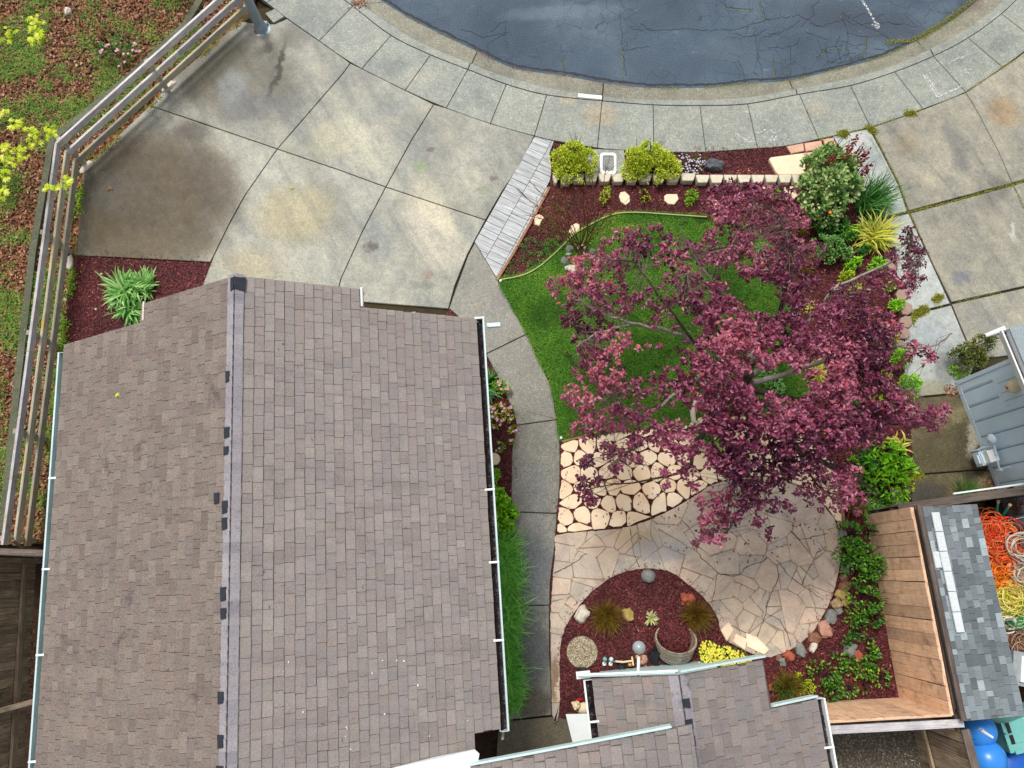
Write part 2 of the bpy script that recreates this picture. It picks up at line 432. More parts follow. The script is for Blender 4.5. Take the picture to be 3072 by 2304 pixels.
# ------------------------------------------------------------------ materials
brown = col(92, 78, 52); dgrey = col(92, 95, 96); pale = col(196, 192, 176)
drive_stains = [
 (440, 620, 330, 360, 10, col(88, 74, 46), .97), (440, 560, 240, 230, 10, col(66, 54, 28), .7), (700, 230, 280, 200, -20, col(92, 86, 70), .75), (640, 560, 110, 190, 20, col(66, 54, 32), .75), (590, 700, 60, 90, 30, col(60, 52, 34), .6), (420, 610, 150, 120, 0, col(70, 60, 40), .6), (310, 560, 90, 90, 0, col(64, 62, 54), .5), (580, 400, 75, 60, 0, col(56, 46, 32), .75), (450, 480, 70, 60, 0, col(74, 62, 40), .5), (560, 740, 130, 60, 0, col(88, 78, 54), .5), (620, 250, 120, 100, 30, col(104, 98, 78), .6), (880, 110, 60, 60, 0, col(92, 88, 72), .5), (700, 260, 60, 100, 10, col(140, 146, 148), .6), (1010, 420, 120, 80, 25, col(190, 184, 150), .5),
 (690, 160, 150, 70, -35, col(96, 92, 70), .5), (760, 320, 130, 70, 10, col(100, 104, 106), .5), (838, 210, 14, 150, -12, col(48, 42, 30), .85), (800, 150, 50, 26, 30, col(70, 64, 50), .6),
 (330, 720, 110, 90, 0, col(98, 86, 58), .5), (1000, 620, 60, 220, 32, col(96, 98, 92), .45), (940, 700, 100, 60, 20, col(120, 116, 92), .4), (1200, 610, 50, 30, 0, col(104, 104, 96), .4), (1300, 620, 60, 160, 32, col(206, 198, 172), .4), (880, 640, 150, 120, 20, col(176, 160, 110), .45), (760, 800, 120, 80, 0, col(168, 152, 104), .4),
 (1090, 440, 90, 160, 35, col(200, 196, 172), .45), (1290, 700, 90, 190, 30, col(206, 196, 172), .5), (1400, 520, 50, 130, 32, col(196, 190, 170), .45),
 (1240, 450, 60, 110, 30, col(112, 120, 122), .5), (1130, 700, 40, 120, 32, col(110, 120, 122), .5), (1390, 680, 36, 100, 32, col(116, 124, 122), .45),
 (1520, 420, 70, 50, 20, col(140, 142, 138), .4), (1160, 330, 90, 40, 30, col(128, 134, 134), .4),
 (1262, 505, 22, 34, 20, col(128, 150, 104), .6), (1448, 575, 24, 26, 0, col(116, 132, 104), .6), (1270, 860, 40, 26, 0, col(96, 104, 92), .6),
 (1294, 446, 17, 15, 0, col(88, 84, 82), .8), (1480, 531, 17, 13, 0, col(92, 90, 88), .75), (1120, 738, 26, 20, 0, col(84, 72, 64), .85), (1285, 829, 22, 20, 0, col(140, 120, 108), .7),
 (1420, 850, 60, 60, 0, col(170, 166, 152), .3), (1000, 250, 60, 40, 20, col(118, 122, 120), .4)]
m_drive = concrete('driveway_concrete', col(154, 153, 140), col(178, 176, 162), col(116, 119, 116), drive_stains, rough=(.35, .7), streak=True)
walk_stains = [(1800, 350, 80, 60, 0, col(190, 170, 135), .45), (1700, 300, 50, 25, 0, col(182, 164, 130), .4), (1190, 200, 60, 40, 20, col(110, 116, 118), .4),
 (2440, 330, 50, 40, 0, col(176, 166, 140), .35), (3000, 130, 60, 40, 30, col(112, 120, 118), .5), (1250, 240, 40, 30, 0, col(180, 172, 150), .3), (2860, 60, 90, 36, 35, col(126, 124, 100), .6), (2920, 10, 60, 30, 30, col(120, 84, 64), .5), (2620, 200, 90, 24, 20, col(120, 122, 104), .5)]
m_walk = concrete('sidewalk_concrete', col(150, 154, 144), col(166, 168, 156), col(126, 132, 128), walk_stains, agg=.12, rough=(.45, .75), var=.05)
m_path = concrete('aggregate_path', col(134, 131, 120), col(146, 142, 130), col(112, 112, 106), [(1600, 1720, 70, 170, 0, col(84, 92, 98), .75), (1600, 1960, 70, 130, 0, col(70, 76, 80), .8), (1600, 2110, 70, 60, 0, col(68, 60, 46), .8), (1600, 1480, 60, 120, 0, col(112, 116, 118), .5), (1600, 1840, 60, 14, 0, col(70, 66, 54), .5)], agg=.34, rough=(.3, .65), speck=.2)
m_porch = concrete('porch_concrete', col(98, 90, 72), col(114, 104, 84), col(78, 72, 60), agg=.2, rough=(.35, .6))
nb_st = [(2870, 440, 40, 120, 10, col(98, 102, 104), .55), (2960, 600, 60, 60, 0, col(96, 96, 92), .5), (2720, 430, 60, 60, 0, col(168, 150, 112), .4), (3010, 340, 70, 70, 0, col(160, 128, 80), .5),
 (2880, 830, 46, 34, 0, col(112, 116, 124), .7), (2960, 950, 80, 60, 0, col(150, 146, 140), .4), (2800, 520, 60, 60, 0, col(186, 178, 150), .35), (3030, 690, 12, 40, -15, col(214, 210, 200), .7), (3000, 560, 40, 60, 20, col(92, 88, 80), .5)]
m_nbd = concrete('neighbour_driveway_concrete', col(152, 148, 134), col(172, 166, 148), col(120, 120, 114), nb_st, rough=(.45, .8), streak=True)
m_nbl = concrete('bleached_concrete', col(178, 182, 176), col(200, 202, 194), col(146, 154, 154), [(2620, 470, 60, 50, 0, col(140, 150, 152), .5), (2830, 1110, 50, 70, 0, col(112, 116, 112), .7), (2800, 1180, 90, 40, 0, col(140, 132, 96), .7), (2790, 1000, 60, 50, 0, col(164, 174, 178), .5), (2745, 700, 20, 40, 0, col(170, 166, 160), .4)], rough=(.5, .8), speck=.3)
m_nbk = concrete('mossy_wet_concrete', col(92, 84, 58), col(116, 106, 78), col(70, 66, 52), [(2920, 1290, 22, 90, -20, col(206, 196, 170), .85), (2870, 1240, 40, 40, 0, col(150, 140, 104), .6), (2810, 1270, 60, 40, 0, col(118, 110, 74), .5), (2950, 1440, 20, 40, -15, col(160, 146, 110), .7), (2800, 1380, 70, 50, 0, col(84, 78, 50), .6), (2790, 1490, 60, 50, 0, col(64, 64, 62), .8), (2900, 1420, 34, 20, 0, col(52, 44, 34), .8), (2900, 1200, 60, 24, 20, col(96, 86, 60), .4)], agg=.25, rough=(.25, .6))
m_pan = concrete('gutter_pan_concrete', col(140, 138, 122), col(154, 150, 132), col(112, 110, 98), walk_stains, agg=.2, rough=(.45, .75))
m_kerb = concrete('mossy_kerb_concrete', col(92, 96, 70), col(120, 122, 98), col(62, 66, 44), agg=.3)

t = T('asphalt'); p = t.pos(); n1 = t.noise(p, .5, 5, .6, .4); n2 = t.noise(p, 40, 3, .7); n3 = t.noise(t.mapv(p, (1.2, 3.2, 1)), 1.6, 6, .75, .5)
c = t.ramp(n1, [(.3, col(62, 76, 90)), (.5, col(76, 91, 105)), (.68, col(96, 110, 122))])
c = blobs(t, c, wobble(t, p), [(2600, 60, 330, 90, -12, col(66, 74, 86), .7), (2250, 160, 150, 60, 0, col(84, 96, 110), .6), (2900, 30, 120, 60, 30, col(60, 68, 80), .6), (1700, 30, 260, 40, 5, col(120, 132, 142), .4)])
worn = t.math('MULTIPLY', t.step(n3, .6, .76), .4); c = t.mix(worn, c, col(176, 182, 184))
c = t.mix(1.0, c, t.ramp(n2, [(.3, (.6,)*3), (.6, (1.05,)*3), (.8, (1.7,)*3)]), 'MULTIPLY')
wv = wobble(t, p, 2.5, .35); e_ = t.voro(t.mapv(wv, (1, 1, 0)), 2.6, 'Distance', 'DISTANCE_TO_EDGE'); cm = t.step(t.noise(p, .45, 3, .6), .47, .56)
c = t.mix(t.math('MULTIPLY', t.math('MULTIPLY', t.math('SUBTRACT', 1.0, t.step(e_, .004, .026)), cm), .6), c, col(44, 50, 58))
t.bump(n2, .8, .01)
m_asph = t.fin(c, t.math('MULTIPLY_ADD', n1, .3, .6), .25)
m_crack = plain('crack_filler', col(52, 56, 62), .9)
m_joint = plain('joint_dirt', col(64, 56, 40), .95, .1)
m_soil = plain('soil', col(58, 42, 32), .95, .1, var=.3)

t = T('mulch'); p = t.pos(); v = t.voro(t.mapv(p, (1, 1, 1)), 46, 'Color'); sp = t.n('ShaderNodeSeparateColor'); t.l(v, sp.inputs[0])
n = t.noise(p, 1.6, 4, .6); c = t.ramp(sp.outputs[0], [(0, col(36, 12, 16)), (.4, col(66, 22, 28)), (.75, col(92, 38, 42)), (1, col(122, 62, 60))])
c = t.mix(1.0, c, t.ramp(n, [(.3, (.75,)*3), (.7, (1.15,)*3)]), 'MULTIPLY'); t.bump(sp.outputs[1], .8, .02); m_mulch = t.fin(c, .75, .25)
t = T('mulch_chip'); m_chip = t.fin(t.ramp(t.attr(), [(0, col(44, 16, 16)), (.35, col(90, 32, 34)), (.7, col(126, 52, 52)), (.9, col(150, 82, 74)), (1, col(190, 140, 118))]), .6, .35)
t = T('lawn_soil'); n = t.noise(t.pos(), 3, 5, .7); m_lawn = t.fin(t.ramp(n, [(.3, col(34, 60, 16)), (.7, col(58, 92, 26))]), .9, .1)
t = T('grass_blade'); p = t.pos(); n = t.noise(p, 1.6, 6, .75)
c1 = t.ramp(t.attr(), [(0, col(46, 90, 18)), (.5, col(82, 138, 34)), (.85, col(122, 174, 50)), (1, col(140, 170, 70))])
c2 = t.ramp(t.attr(), [(0, col(66, 110, 16)), (.5, col(112, 160, 34)), (1, col(176, 196, 76))]); m_grass = t.fin(t.mix(t.step(n, .5, .68), c1, c2), .55, .3)
t = T('wild_grass'); m_wgrass = t.fin(t.ramp(t.attr(), [(0, col(40, 92, 20)), (.35, col(84, 146, 34)), (.6, col(140, 166, 66)), (.8, col(172, 146, 92)), (1, col(160, 112, 76))]), .6, .3)
t = T('leaf_litter_ground'); p = t.pos(); v = t.voro(p, 17, 'Color'); sp = t.n('ShaderNodeSeparateColor'); t.l(v, sp.inputs[0])
c = t.ramp(sp.outputs[0], [(0, col(52, 34, 22)), (.4, col(104, 66, 44)), (.8, col(146, 92, 62)), (1, col(176, 126, 90))])
g_ = t.step(t.noise(p, .7, 5, .7, .3), .54, .66); c = t.mix(t.math('MULTIPLY', g_, .6), c, col(84, 104, 42)); t.bump(sp.outputs[1], .8, .03); m_litter = t.fin(c, .85, .15)
t = T('fallen_leaf'); m_fleaf = t.fin(t.ramp(t.attr(), [(0, col(66, 44, 30)), (.4, col(128, 86, 62)), (.75, col(166, 120, 90)), (1, col(204, 168, 138))]), .6, .3)
m_gravel = plain('gravel_ground', col(92, 80, 64), .85, .3, var=.4, scale=30)
t = T('gravel_stone'); m_gst = t.fin(t.ramp(t.attr(), [(0, col(52, 50, 46)), (.5, col(104, 98, 86)), (.85, col(150, 142, 128)), (1, col(212, 206, 196))]), .55, .4)

def shingle_mat(name, cols, dark, amt, speck, K=.95):
    t = T(name); p = t.pos(); r = t.rnd()
    c = t.ramp(r, [(i/(len(cols)-1), q) for i, q in enumerate(cols)])
    g = t.noise(p, 62, 3, .8); c = t.mix(1.0, c, t.ramp(g, [(.3, (1-speck,)*3), (.5, (1, 1, 1)), (.75, (1+speck*.8,)*3)]), 'MULTIPLY')
    k = t.noise(t.mapv(p, (1.2, .8, 1)), 1.1, 6, .8, .4); c = t.mix(t.math('MULTIPLY', t.step(k, .56, .74), amt), c, dark)
    sk = t.noise(t.mapv(p, (.5, 5, .5)), 1, 5, .7, .3); c = t.mix(1.0, c, t.ramp(sk, [(.3, (.86, .86, .87)), (.5, (1, 1, 1)), (.7, (1.06, 1.05, 1.03))]), 'MULTIPLY')
    if name != 'shingle_grey': c = blobs(t, c, wobble(t, p, 1.3, 1.0), [(700, 2330, 700, 60, 0, col(112, 116, 114), .45), (1300, 2200, 200, 60, 0, col(118, 116, 112), .4), (580, 1000, 60, 60, 0, col(78, 70, 72), .6), (620, 930, 50, 70, 0, col(84, 76, 76), .5), (240, 1390, 20, 12, 0, col(60, 58, 62), .6), (1900, 2150, 120, 60, 0, col(108, 106, 106), .4)])
    k2 = t.noise(p, 9, 7, .9); c = t.mix(t.math('MULTIPLY', t.step(k2, .54, .7), amt*.75), c, dark)
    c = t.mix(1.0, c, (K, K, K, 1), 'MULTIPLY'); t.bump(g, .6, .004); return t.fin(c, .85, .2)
m_shr = shingle_mat('shingle_right', [col(140, 131, 126), col(147, 139, 133), col(153, 145, 139), col(144, 137, 134), col(148, 137, 131), col(157, 149, 143)], col(106, 102, 100), .55, .34, .92)
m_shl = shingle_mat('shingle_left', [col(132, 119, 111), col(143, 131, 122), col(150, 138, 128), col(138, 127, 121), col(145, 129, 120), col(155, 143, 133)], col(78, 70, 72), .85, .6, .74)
m_she = shingle_mat('shingle_entry', [col(130, 121, 116), col(139, 130, 124), col(147, 138, 132), col(132, 127, 126), col(143, 130, 124)], col(98, 96, 98), .55, .34)
m_cap = shingle_mat('ridge_cap', [col(142, 138, 144), col(152, 147, 151), col(162, 157, 160), col(147, 142, 148)], col(74, 76, 88), 1.0, .4)
m_capw = plain('pale_cap_shingle', col(206, 212, 212), .85, .2, var=.1, scale=30)
m_dark = plain('tar_patch', col(48, 52, 60), .85, .2)
m_shg = shingle_mat('shingle_grey', [col(94, 102, 106), col(108, 116, 120), col(120, 128, 132), col(136, 146, 150), col(102, 110, 114), col(164, 176, 180)], col(90, 94, 92), .4, .35)
m_white = plain('white_paint', col(226, 230, 228), .5, .4, var=.04)
m_teal = plain('pale_teal_paint', col(196, 220, 218), .45, .4, var=.06)
m_gut = plain('gutter_teal', col(112, 130, 128), .5, .4, var=.12, scale=3)
m_gutl = plain('gutter_pale_grey', col(186, 204, 204), .45, .4, var=.08, scale=2)
m_gutd = plain('gutter_dark_inside', col(84, 76, 78), .8, .2, var=.5, scale=14)
m_needle = plain('gutter_debris', col(40, 32, 34), .9, .1, var=.5)
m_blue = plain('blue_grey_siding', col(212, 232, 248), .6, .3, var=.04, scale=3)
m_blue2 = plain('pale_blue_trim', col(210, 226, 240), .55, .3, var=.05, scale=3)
m_blueg = plain('blue_groove', col(136, 160, 178), .7, .2)
m_pipe = plain('blue_painted_pipe', col(206, 222, 234), .4, .5, var=.05)
m_rail = wood('grey_rail_wood', col(200, 196, 198), col(220, 216, 218), col(156, 150, 148), col(166, 146, 60))
m_rail2 = wood('mossy_rail_wood', col(172, 166, 148), col(192, 186, 168), col(128, 120, 100), col(180, 150, 40))
m_fen = wood('tan_fence_wood', col(236, 196, 162), col(246, 212, 182), col(210, 162, 124), col(146, 102, 74))
m_fenw = wood('weathered_fence_wood', col(166, 142, 116), col(208, 196, 174), col(110, 86, 66), col(110, 112, 70))
m_fend = wood('dark_beam_wood', col(104, 92, 84), col(128, 118, 108), col(66, 58, 52))
m_edge = wood('redwood_edging', col(150, 110, 84), col(172, 134, 104), col(110, 74, 54))
m_barrel = wood('barrel_wood', col(166, 146, 122), col(186, 178, 166), col(104, 92, 80), rough=.6)
t = T('cream_flagstone'); p = t.pos(); n = t.noise(p, 2.2, 5, .65); n2 = t.noise(p, 40, 3, .7)
c = t.ramp(n, [(.3, col(232, 204, 168)), (.5, col(244, 220, 188)), (.7, col(250, 232, 206))]); c = t.mix(t.math('MULTIPLY', t.step(t.noise(p, .5, 3, .5), .5, .66), .35), c, col(222, 170, 104))
c = t.mix(1.0, c, t.ramp(t.orand(), [(0, (.9, .88, .85)), (1, (1.04, 1.03, 1.03))]), 'MULTIPLY'); t.bump(n2, .2, .004); m_cream = t.fin(c, .7, .3)
t = T('patio_stone'); p = t.pos(); o = t.orand()
c = t.ramp(o, [(0, col(140, 138, 138)), (.16, col(176, 154, 140)), (.34, col(160, 148, 142)), (.5, col(184, 166, 146)), (.66, col(168, 148, 146)), (.8, col(126, 130, 138)), (.9, col(196, 160, 144))], 'CONSTANT')
n = t.noise(p, 3, 6, .7, .4); n2 = t.noise(p, 28, 5, .75)
c = t.mix(.62, c, t.ramp(n, [(.3, col(160, 144, 130)), (.5, col(200, 182, 160)), (.7, col(226, 208, 182))])); c = t.mix(1.0, c, t.ramp(n2, [(.3, (.82,)*3), (.7, (1.12,)*3)]), 'MULTIPLY')
c = blobs(t, c, wobble(t, p), [(1900, 1610, 120, 40, -15, col(168, 142, 100), .5), (1830, 1640, 90, 40, 0, col(190, 160, 138), .4), (1665, 2040, 16, 90, 0, col(120, 92, 60), .8), (2150, 1500, 90, 40, 0, col(158, 138, 104), .4), (1980, 1650, 110, 40, 0, col(136, 140, 146), .55)])
t.bump(n2, .5, .01); m_patio = t.fin(c, t.math('MULTIPLY_ADD', n, .4, .3), .35)
m_mortar = plain('patio_mortar', col(158, 140, 116), .85, .2, var=.15, scale=5)
m_mortd = plain('patio_joint_dark', col(96, 84, 66), .9, .2, var=.3, scale=5)
t = T('grey_plank_tile'); p = t.pos(); q = t.mapv(p, rot=(0, 0, math.radians(27))); n = t.noise(t.mapv(q, (2.2, 26, 1)), 1, 5, .7, .3)
c = t.ramp(n, [(.28, col(116, 120, 126)), (.45, col(152, 156, 158)), (.6, col(186, 188, 186)), (.75, col(212, 212, 208))]); c = t.mix(1.0, c, t.ramp(t.orand(), [(0, (.84,)*3), (1, (1.06,)*3)]), 'MULTIPLY'); m_tile = t.fin(c, .45, .4)
m_block = plain('pale_wall_block', col(206, 198, 176), .85, .2, var=.12, scale=10)
m_pink = plain('brown_pink_block', col(160, 134, 120), .85, .2, var=.1, scale=10)
m_pinkp = plain('pink_paver', col(210, 168, 144), .85, .2, var=.14, scale=10)
m_creams = plain('cream_slab_stone', col(236, 212, 180), .8, .2, var=.06)
m_rblack = plain('black_rock', col(78, 82, 86), .7, .4, var=.4, scale=12)
m_rgrey = plain('grey_rock', col(128, 130, 124), .8, .3, var=.22, scale=12)
m_rtan = plain('tan_rock', col(168, 140, 108), .8, .3, var=.25, scale=12)
m_rwhite = plain('pale_rock', col(206, 196, 180), .8, .3, var=.14, scale=12)
m_rred = plain('orange_rock', col(164, 88, 66), .8, .3, var=.2, scale=14)
m_rbrown = plain('brown_rock', col(136, 98, 78), .8, .3, var=.3, scale=12)
m_ryel = plain('ochre_rock', col(170, 148, 84), .8, .3, var=.25, scale=12)
m_rpink = plain('pink_rock', col(190, 142, 122), .8, .3, var=.2, scale=12)
m_bark = plain('dark_bark', col(70, 60, 52), .85, .2, var=.4, scale=14)
m_barkl = plain('grey_branch_bark', col(150, 140, 130), .8, .2, var=.35, scale=14)
m_twig = plain('brown_twig', col(112, 72, 52), .8, .2, var=.3)
m_twigg = plain('tree_twig_bark', col(112, 96, 88), .8, .2, var=.35, scale=14)
m_metal = plain('galvanised_steel', col(146, 162, 172), .45, .5, .35, var=.12, scale=6)
m_black = plain('black_plastic', col(26, 26, 30), .4, .5, var=.3)
m_bluep = plain('blue_vinyl', col(54, 136, 222), .3, .5, var=.06, scale=2)
m_blued = plain('blue_vinyl_seam', col(20, 70, 140), .5, .4)
m_tealp = plain('teal_plastic', col(112, 178, 170), .45, .5, var=.06)
m_tealt = plain('teal_handle', col(30, 160, 140), .4, .5)
m_brass = plain('brass', col(190, 150, 70), .35, .5, .7)
m_red = plain('red_fabric', col(160, 24, 30), .8, .2)
m_creamp = plain('cream_plaster', col(226, 208, 172), .8, .3, var=.08)
m_chalk = None
t = T('chalk'); n = t.noise(t.pos(), 26, 3, .8); tr = t.n('ShaderNodeBsdfTransparent'); ms = t.n('ShaderNodeMixShader'); t.l(t.step(n, .44, .62), ms.inputs[0])
t.l(tr.outputs[0], ms.inputs[1]); t.l(t.b.outputs[0], ms.inputs[2]); t.l(ms.outputs[0], t.out.inputs[0]); m_chalk = t.fin(col(226, 230, 228), .9, .1)
L_ = leafmat
m_plum = L_('plum_leaf', [col(40, 12, 28), col(78, 26, 50), col(112, 42, 70), col(142, 64, 92), col(180, 106, 124), col(190, 74, 86)], .36, .5)
m_lime = L_('lime_shrub_leaf', [col(92, 112, 14), col(154, 180, 26), col(200, 216, 50), col(230, 236, 100)])
m_green = L_('green_leaf', [col(26, 66, 22), col(46, 104, 34), col(82, 148, 52), col(134, 190, 84)])
m_bright = L_('bright_green_leaf', [col(62, 120, 14), col(104, 172, 22), col(150, 214, 36), col(186, 226, 70)])
m_rose = L_('grey_green_leaf', [col(36, 84, 24), col(74, 130, 52), col(120, 166, 84), col(160, 190, 112), col(190, 204, 140)])
m_hedge = L_('hedge_leaf', [col(26, 60, 18), col(60, 116, 30), col(112, 172, 42), col(190, 220, 76)], .35, .5)
m_dgreen = L_('dark_strap_leaf', [col(20, 56, 18), col(40, 96, 32), col(74, 140, 52), col(120, 172, 90)], .4, .4)
m_yel = L_('yellow_strap_leaf', [col(118, 140, 30), col(186, 190, 60), col(222, 218, 96), col(238, 232, 150)])
m_silver = L_('silver_strap_leaf', [col(60, 116, 44), col(102, 164, 72), col(148, 196, 108), col(190, 220, 148)])
m_mondo = L_('fescue_leaf', [col(50, 122, 30), col(92, 176, 56), col(136, 210, 84), col(184, 230, 124)], .4, .4)
m_olive = L_('olive_leaf', [col(46, 54, 20), col(78, 88, 30), col(118, 124, 48), col(150, 150, 80)])
m_rust = L_('rust_grass_leaf', [col(62, 42, 16), col(106, 76, 28), col(146, 110, 42), col(130, 136, 50)])
m_maple = L_('maple_leaf', [col(140, 170, 10), col(186, 206, 20), col(214, 226, 50), col(232, 236, 110)])
m_moss = L_('moss_leaf', [col(84, 92, 20), col(132, 138, 36), col(170, 172, 60), col(196, 190, 90)])
m_pinkf = L_('pink_petal', [col(214, 130, 160), col(234, 170, 190), col(246, 214, 222)])
m_yelf = L_('yellow_petal', [col(214, 204, 40), col(240, 232, 70), col(250, 246, 130)])
m_lilac = L_('lilac_petal', [col(170, 150, 200), col(214, 200, 226), col(244, 240, 246)])
m_pale = L_('pale_succulent_leaf', [col(178, 184, 100), col(220, 222, 160), col(240, 240, 204)])

# ------------------------------------------------------------------ ground, street, pavement
ground = G().box((0, 0, -.35), (240, 240, .4)).build('ground', m_soil, kind='structure')

L_in = crom([(700, -70), (800, 10), (856, 53), (958, 125), (1024, 171), (1086, 208), (1216, 273), (1339, 326), (1471, 373), (1603, 410), (1663, 424), (1792, 446), (1876, 453), (1961, 458), (2048, 459), (2117, 458), (2272, 447), (2356, 440), (2455, 419), (2610, 384), (2768, 329), (2895, 278), (3006, 204), (3110, 126), (3220, 30), (3300, -60)])
L_out = crom([(860, -130), (940, -66), (1059, 21), (1174, 109), (1292, 167), (1404, 211), (1519, 255), (1640, 287), (1806, 305), (1959, 317), (2099, 319), (2242, 314), (2397, 285), (2550, 259), (2682, 218), (2798, 171), (2902, 116), (3002, 44), (3085, -40), (3150, -130)])
L_kf = crom([(905, -130), (985, -55), (1093, 21), (1251, 123), (1408, 190), (1510, 229), (1658, 268), (1811, 292), (1959, 302), (2048, 303), (2233, 296), (2393, 268), (2557, 236), (2680, 199), (2785, 152), (2890, 95), (2985, 26), (3060, -50), (3120, -130)])
L_as = crom([(980, -110), (1060, -55), (1149, 0), (1223, 46), (1320, 95), (1431, 148), (1542, 199), (1695, 222), (1811, 243), (1930, 257), (2048, 259), (2150, 256), (2247, 245), (2372, 236), (2529, 199), (2645, 167), (2756, 116), (2853, 60), (2932, 0), (3000, -70), (3040, -130)])
road = setting('road')
ap = PP([(x, y+3) for x, y in L_as]); ap = [(q.x, q.y) for q in ap]+[(9, 30), (-9, 30)]
g = G(); g.add([(x, y, -.075) for x, y in ap], [tuple(range(len(ap)))]); g.build('asphalt', m_asph, road)
def cracks(lines, wd, name, z, mat, parent, jit=3, **kw):
    g = G(); r = random.Random(3)
    for ln in lines:
        pts = []
        for i in range(len(ln)-1):
            a, b = Vector(ln[i]), Vector(ln[i+1]); k = max(2, int((b-a).length/9))
            for j in range(k): q = a+(b-a)*j/k; pts.append((q.x+r.uniform(-jit, jit), q.y+r.uniform(-jit, jit)))
        pts.append(ln[-1]); g.ribbon(PP(pts, z), [wd*r.uniform(.5, 1.3) for _ in pts])
    return g.build(name, mat, parent, **kw)
asph_cracks = [[(2048, 84), (2110, 92), (2220, 86), (2290, 60), (2400, 45)], [(1890, 85), (1960, 92), (2048, 86)], [(2260, 82), (2275, 170), (2290, 245)], [(1860, 30), (1868, 150), (1880, 235)], [(1470, 95), (1515, 60), (1520, 150)], [(1520, 100), (1462, 130), (1465, 170)], [(1380, 85), (1450, 110), (1530, 95)], [(1693, 165), (1690, 220)], [(2370, 130), (2372, 225)], [(2320, 170), (2325, 225)], [(2545, 95), (2535, 180)], [(2600, 105), (2595, 170)], [(2525, 40), (2545, 100), (2610, 110)], [(2530, 40), (2590, 80), (2640, 95)], [(2460, 165), (2480, 142), (2530, 138)], [(2280, 0), (2300, 60)], [(2160, 0), (2185, 22), (2260, 28)], [(2640, 95), (2680, 130)], [(2620, 145), (2680, 155), (2740, 130)], [(1960, 92), (1920, 70)], [(1860, 150), (1950, 140)], [(2400, 45), (2460, 80), (2530, 60)], [(2290, 110), (2340, 100), (2400, 60)]]
r_ = random.Random(19)
for _ in range(26):
    x, y = r_.uniform(2250, 2720), r_.uniform(30, 190); ln = [(x, y)]; a = r_.uniform(0, 6.28)
    for k in range(r_.randint(1, 3)): a += r_.uniform(-.9, .9); x += 40*math.cos(a); y += 26*math.sin(a); ln.append((x, y))
    if all(q[1] < 235-(abs(q[0]-2300)/600)**2*140 for q in ln): asph_cracks.append(ln)
cracks([[(x, y-5) for x, y in L_as if 1000 < x < 2900]], .05, 'sealed_edge', -.0715, m_crack, road, jit=2, kind='stuff')
cracks(asph_cracks, .012, 'crack', -.071, m_crack, road, kind='stuff')
def arrow(lines, wd, name, z, label, cat, loc):
    g = G()
    for ln in lines:
        a = crom(ln, 4); g.ribbon(PP(a, z), wd)
    return g.build(name, m_chalk, label=label, cat=cat)
arrow([[(2580, -10), (2612, 42), (2634, 84)], [(2616, 72), (2634, 84), (2634, 68)]], .05, 'chalk_mark', -.069, 'long white paint stroke ending in an arrow tip on the asphalt', 'chalk marking', 0)
arrow([[(2768, 222), (2795, 262), (2812, 291)], [(2776, 222), (2804, 262), (2818, 285)], [(2812, 291), (2845, 276), (2885, 258)]], .035, 'chalk_mark', .037, 'big white chalk tick like an L on the sidewalk', 'chalk marking', 0)
arrow([[(2892, 212), (2900, 206), (2912, 208), (2916, 202)], [(2896, 218), (2908, 214), (2902, 225)], [(2845, 190), (2880, 170)], [(2880, 175), (2912, 160)]], .025, 'chalk_mark', .037, 'small white chalk squiggle on the sidewalk beside the driveway joint', 'chalk marking', 0)
arrow([[(2262, 398), (2285, 396), (2296, 388), (2300, 398), (2312, 390), (2322, 398), (2345, 388)], [(2290, 412), (2302, 408), (2308, 424)], [(2312, 424), (2316, 408), (2322, 422), (2330, 406), (2330, 422)], [(2206, 398), (2240, 420), (2248, 410), (2262, 398)], [(2230, 424), (2262, 424)], [(2354, 402), (2366, 420)]], .02, 'chalk_mark', .037, 'faint white chalk scribble on the sidewalk above the mulch strip', 'chalk marking', 0)
g = G(); g.ribbon(PP([(1734, 285), (1770, 289), (1806, 292)], .037), .085); g.build('kerb_mark', m_white, label='short solid white painted dash on the kerb', cat='kerb marking')

walk = setting('sidewalk')
JN = [((860, -130), (700, -70)), ((940, -66), (800, 10)), ((1059, 21), (958, 125)), ((1174, 109), (1086, 208)), ((1292, 167), (1216, 273)), ((1404, 211), (1339, 326)), ((1519, 255), (1471, 373)), ((1640, 287), (1603, 410)), ((1806, 305), (1792, 446)), ((1959, 317), (1961, 458)), ((2099, 319), (2117, 458)), ((2242, 314), (2272, 447)), ((2397, 285), (2455, 419)), ((2550, 259), (2610, 384)), ((2682, 218), (2768, 329)), ((2798, 171), (2895, 278)), ((2902, 116), (3006, 204)), ((3002, 44), (3110, 126)), ((3085, -40), (3220, 30)), ((3150, -130), (3300, -60))]
thick = {5, 8, 12, 15}
for i in range(len(JN)-1):
    (a, b), (c_, d_) = JN[i], JN[i+1]
    poly = sub(L_out, a, c_)+sub(L_in, d_, b)
    slab(poly, .03, m_walk, walk, gap=.006, bev=.008)
sheet('joint_bed', L_as+L_in[::-1], -.09, m_joint, parent=walk, z0=-.14)
kerb = setting('kerb')
GJ = [(980, -110), (1149, 0), (1431, 148), (1811, 243), (2372, 236), (2756, 116), (3040, -130)]
KJ = [(860, -130), (1059, 21), (1404, 211), (1806, 305), (2390, 288), (2798, 171), (3150, -130)]
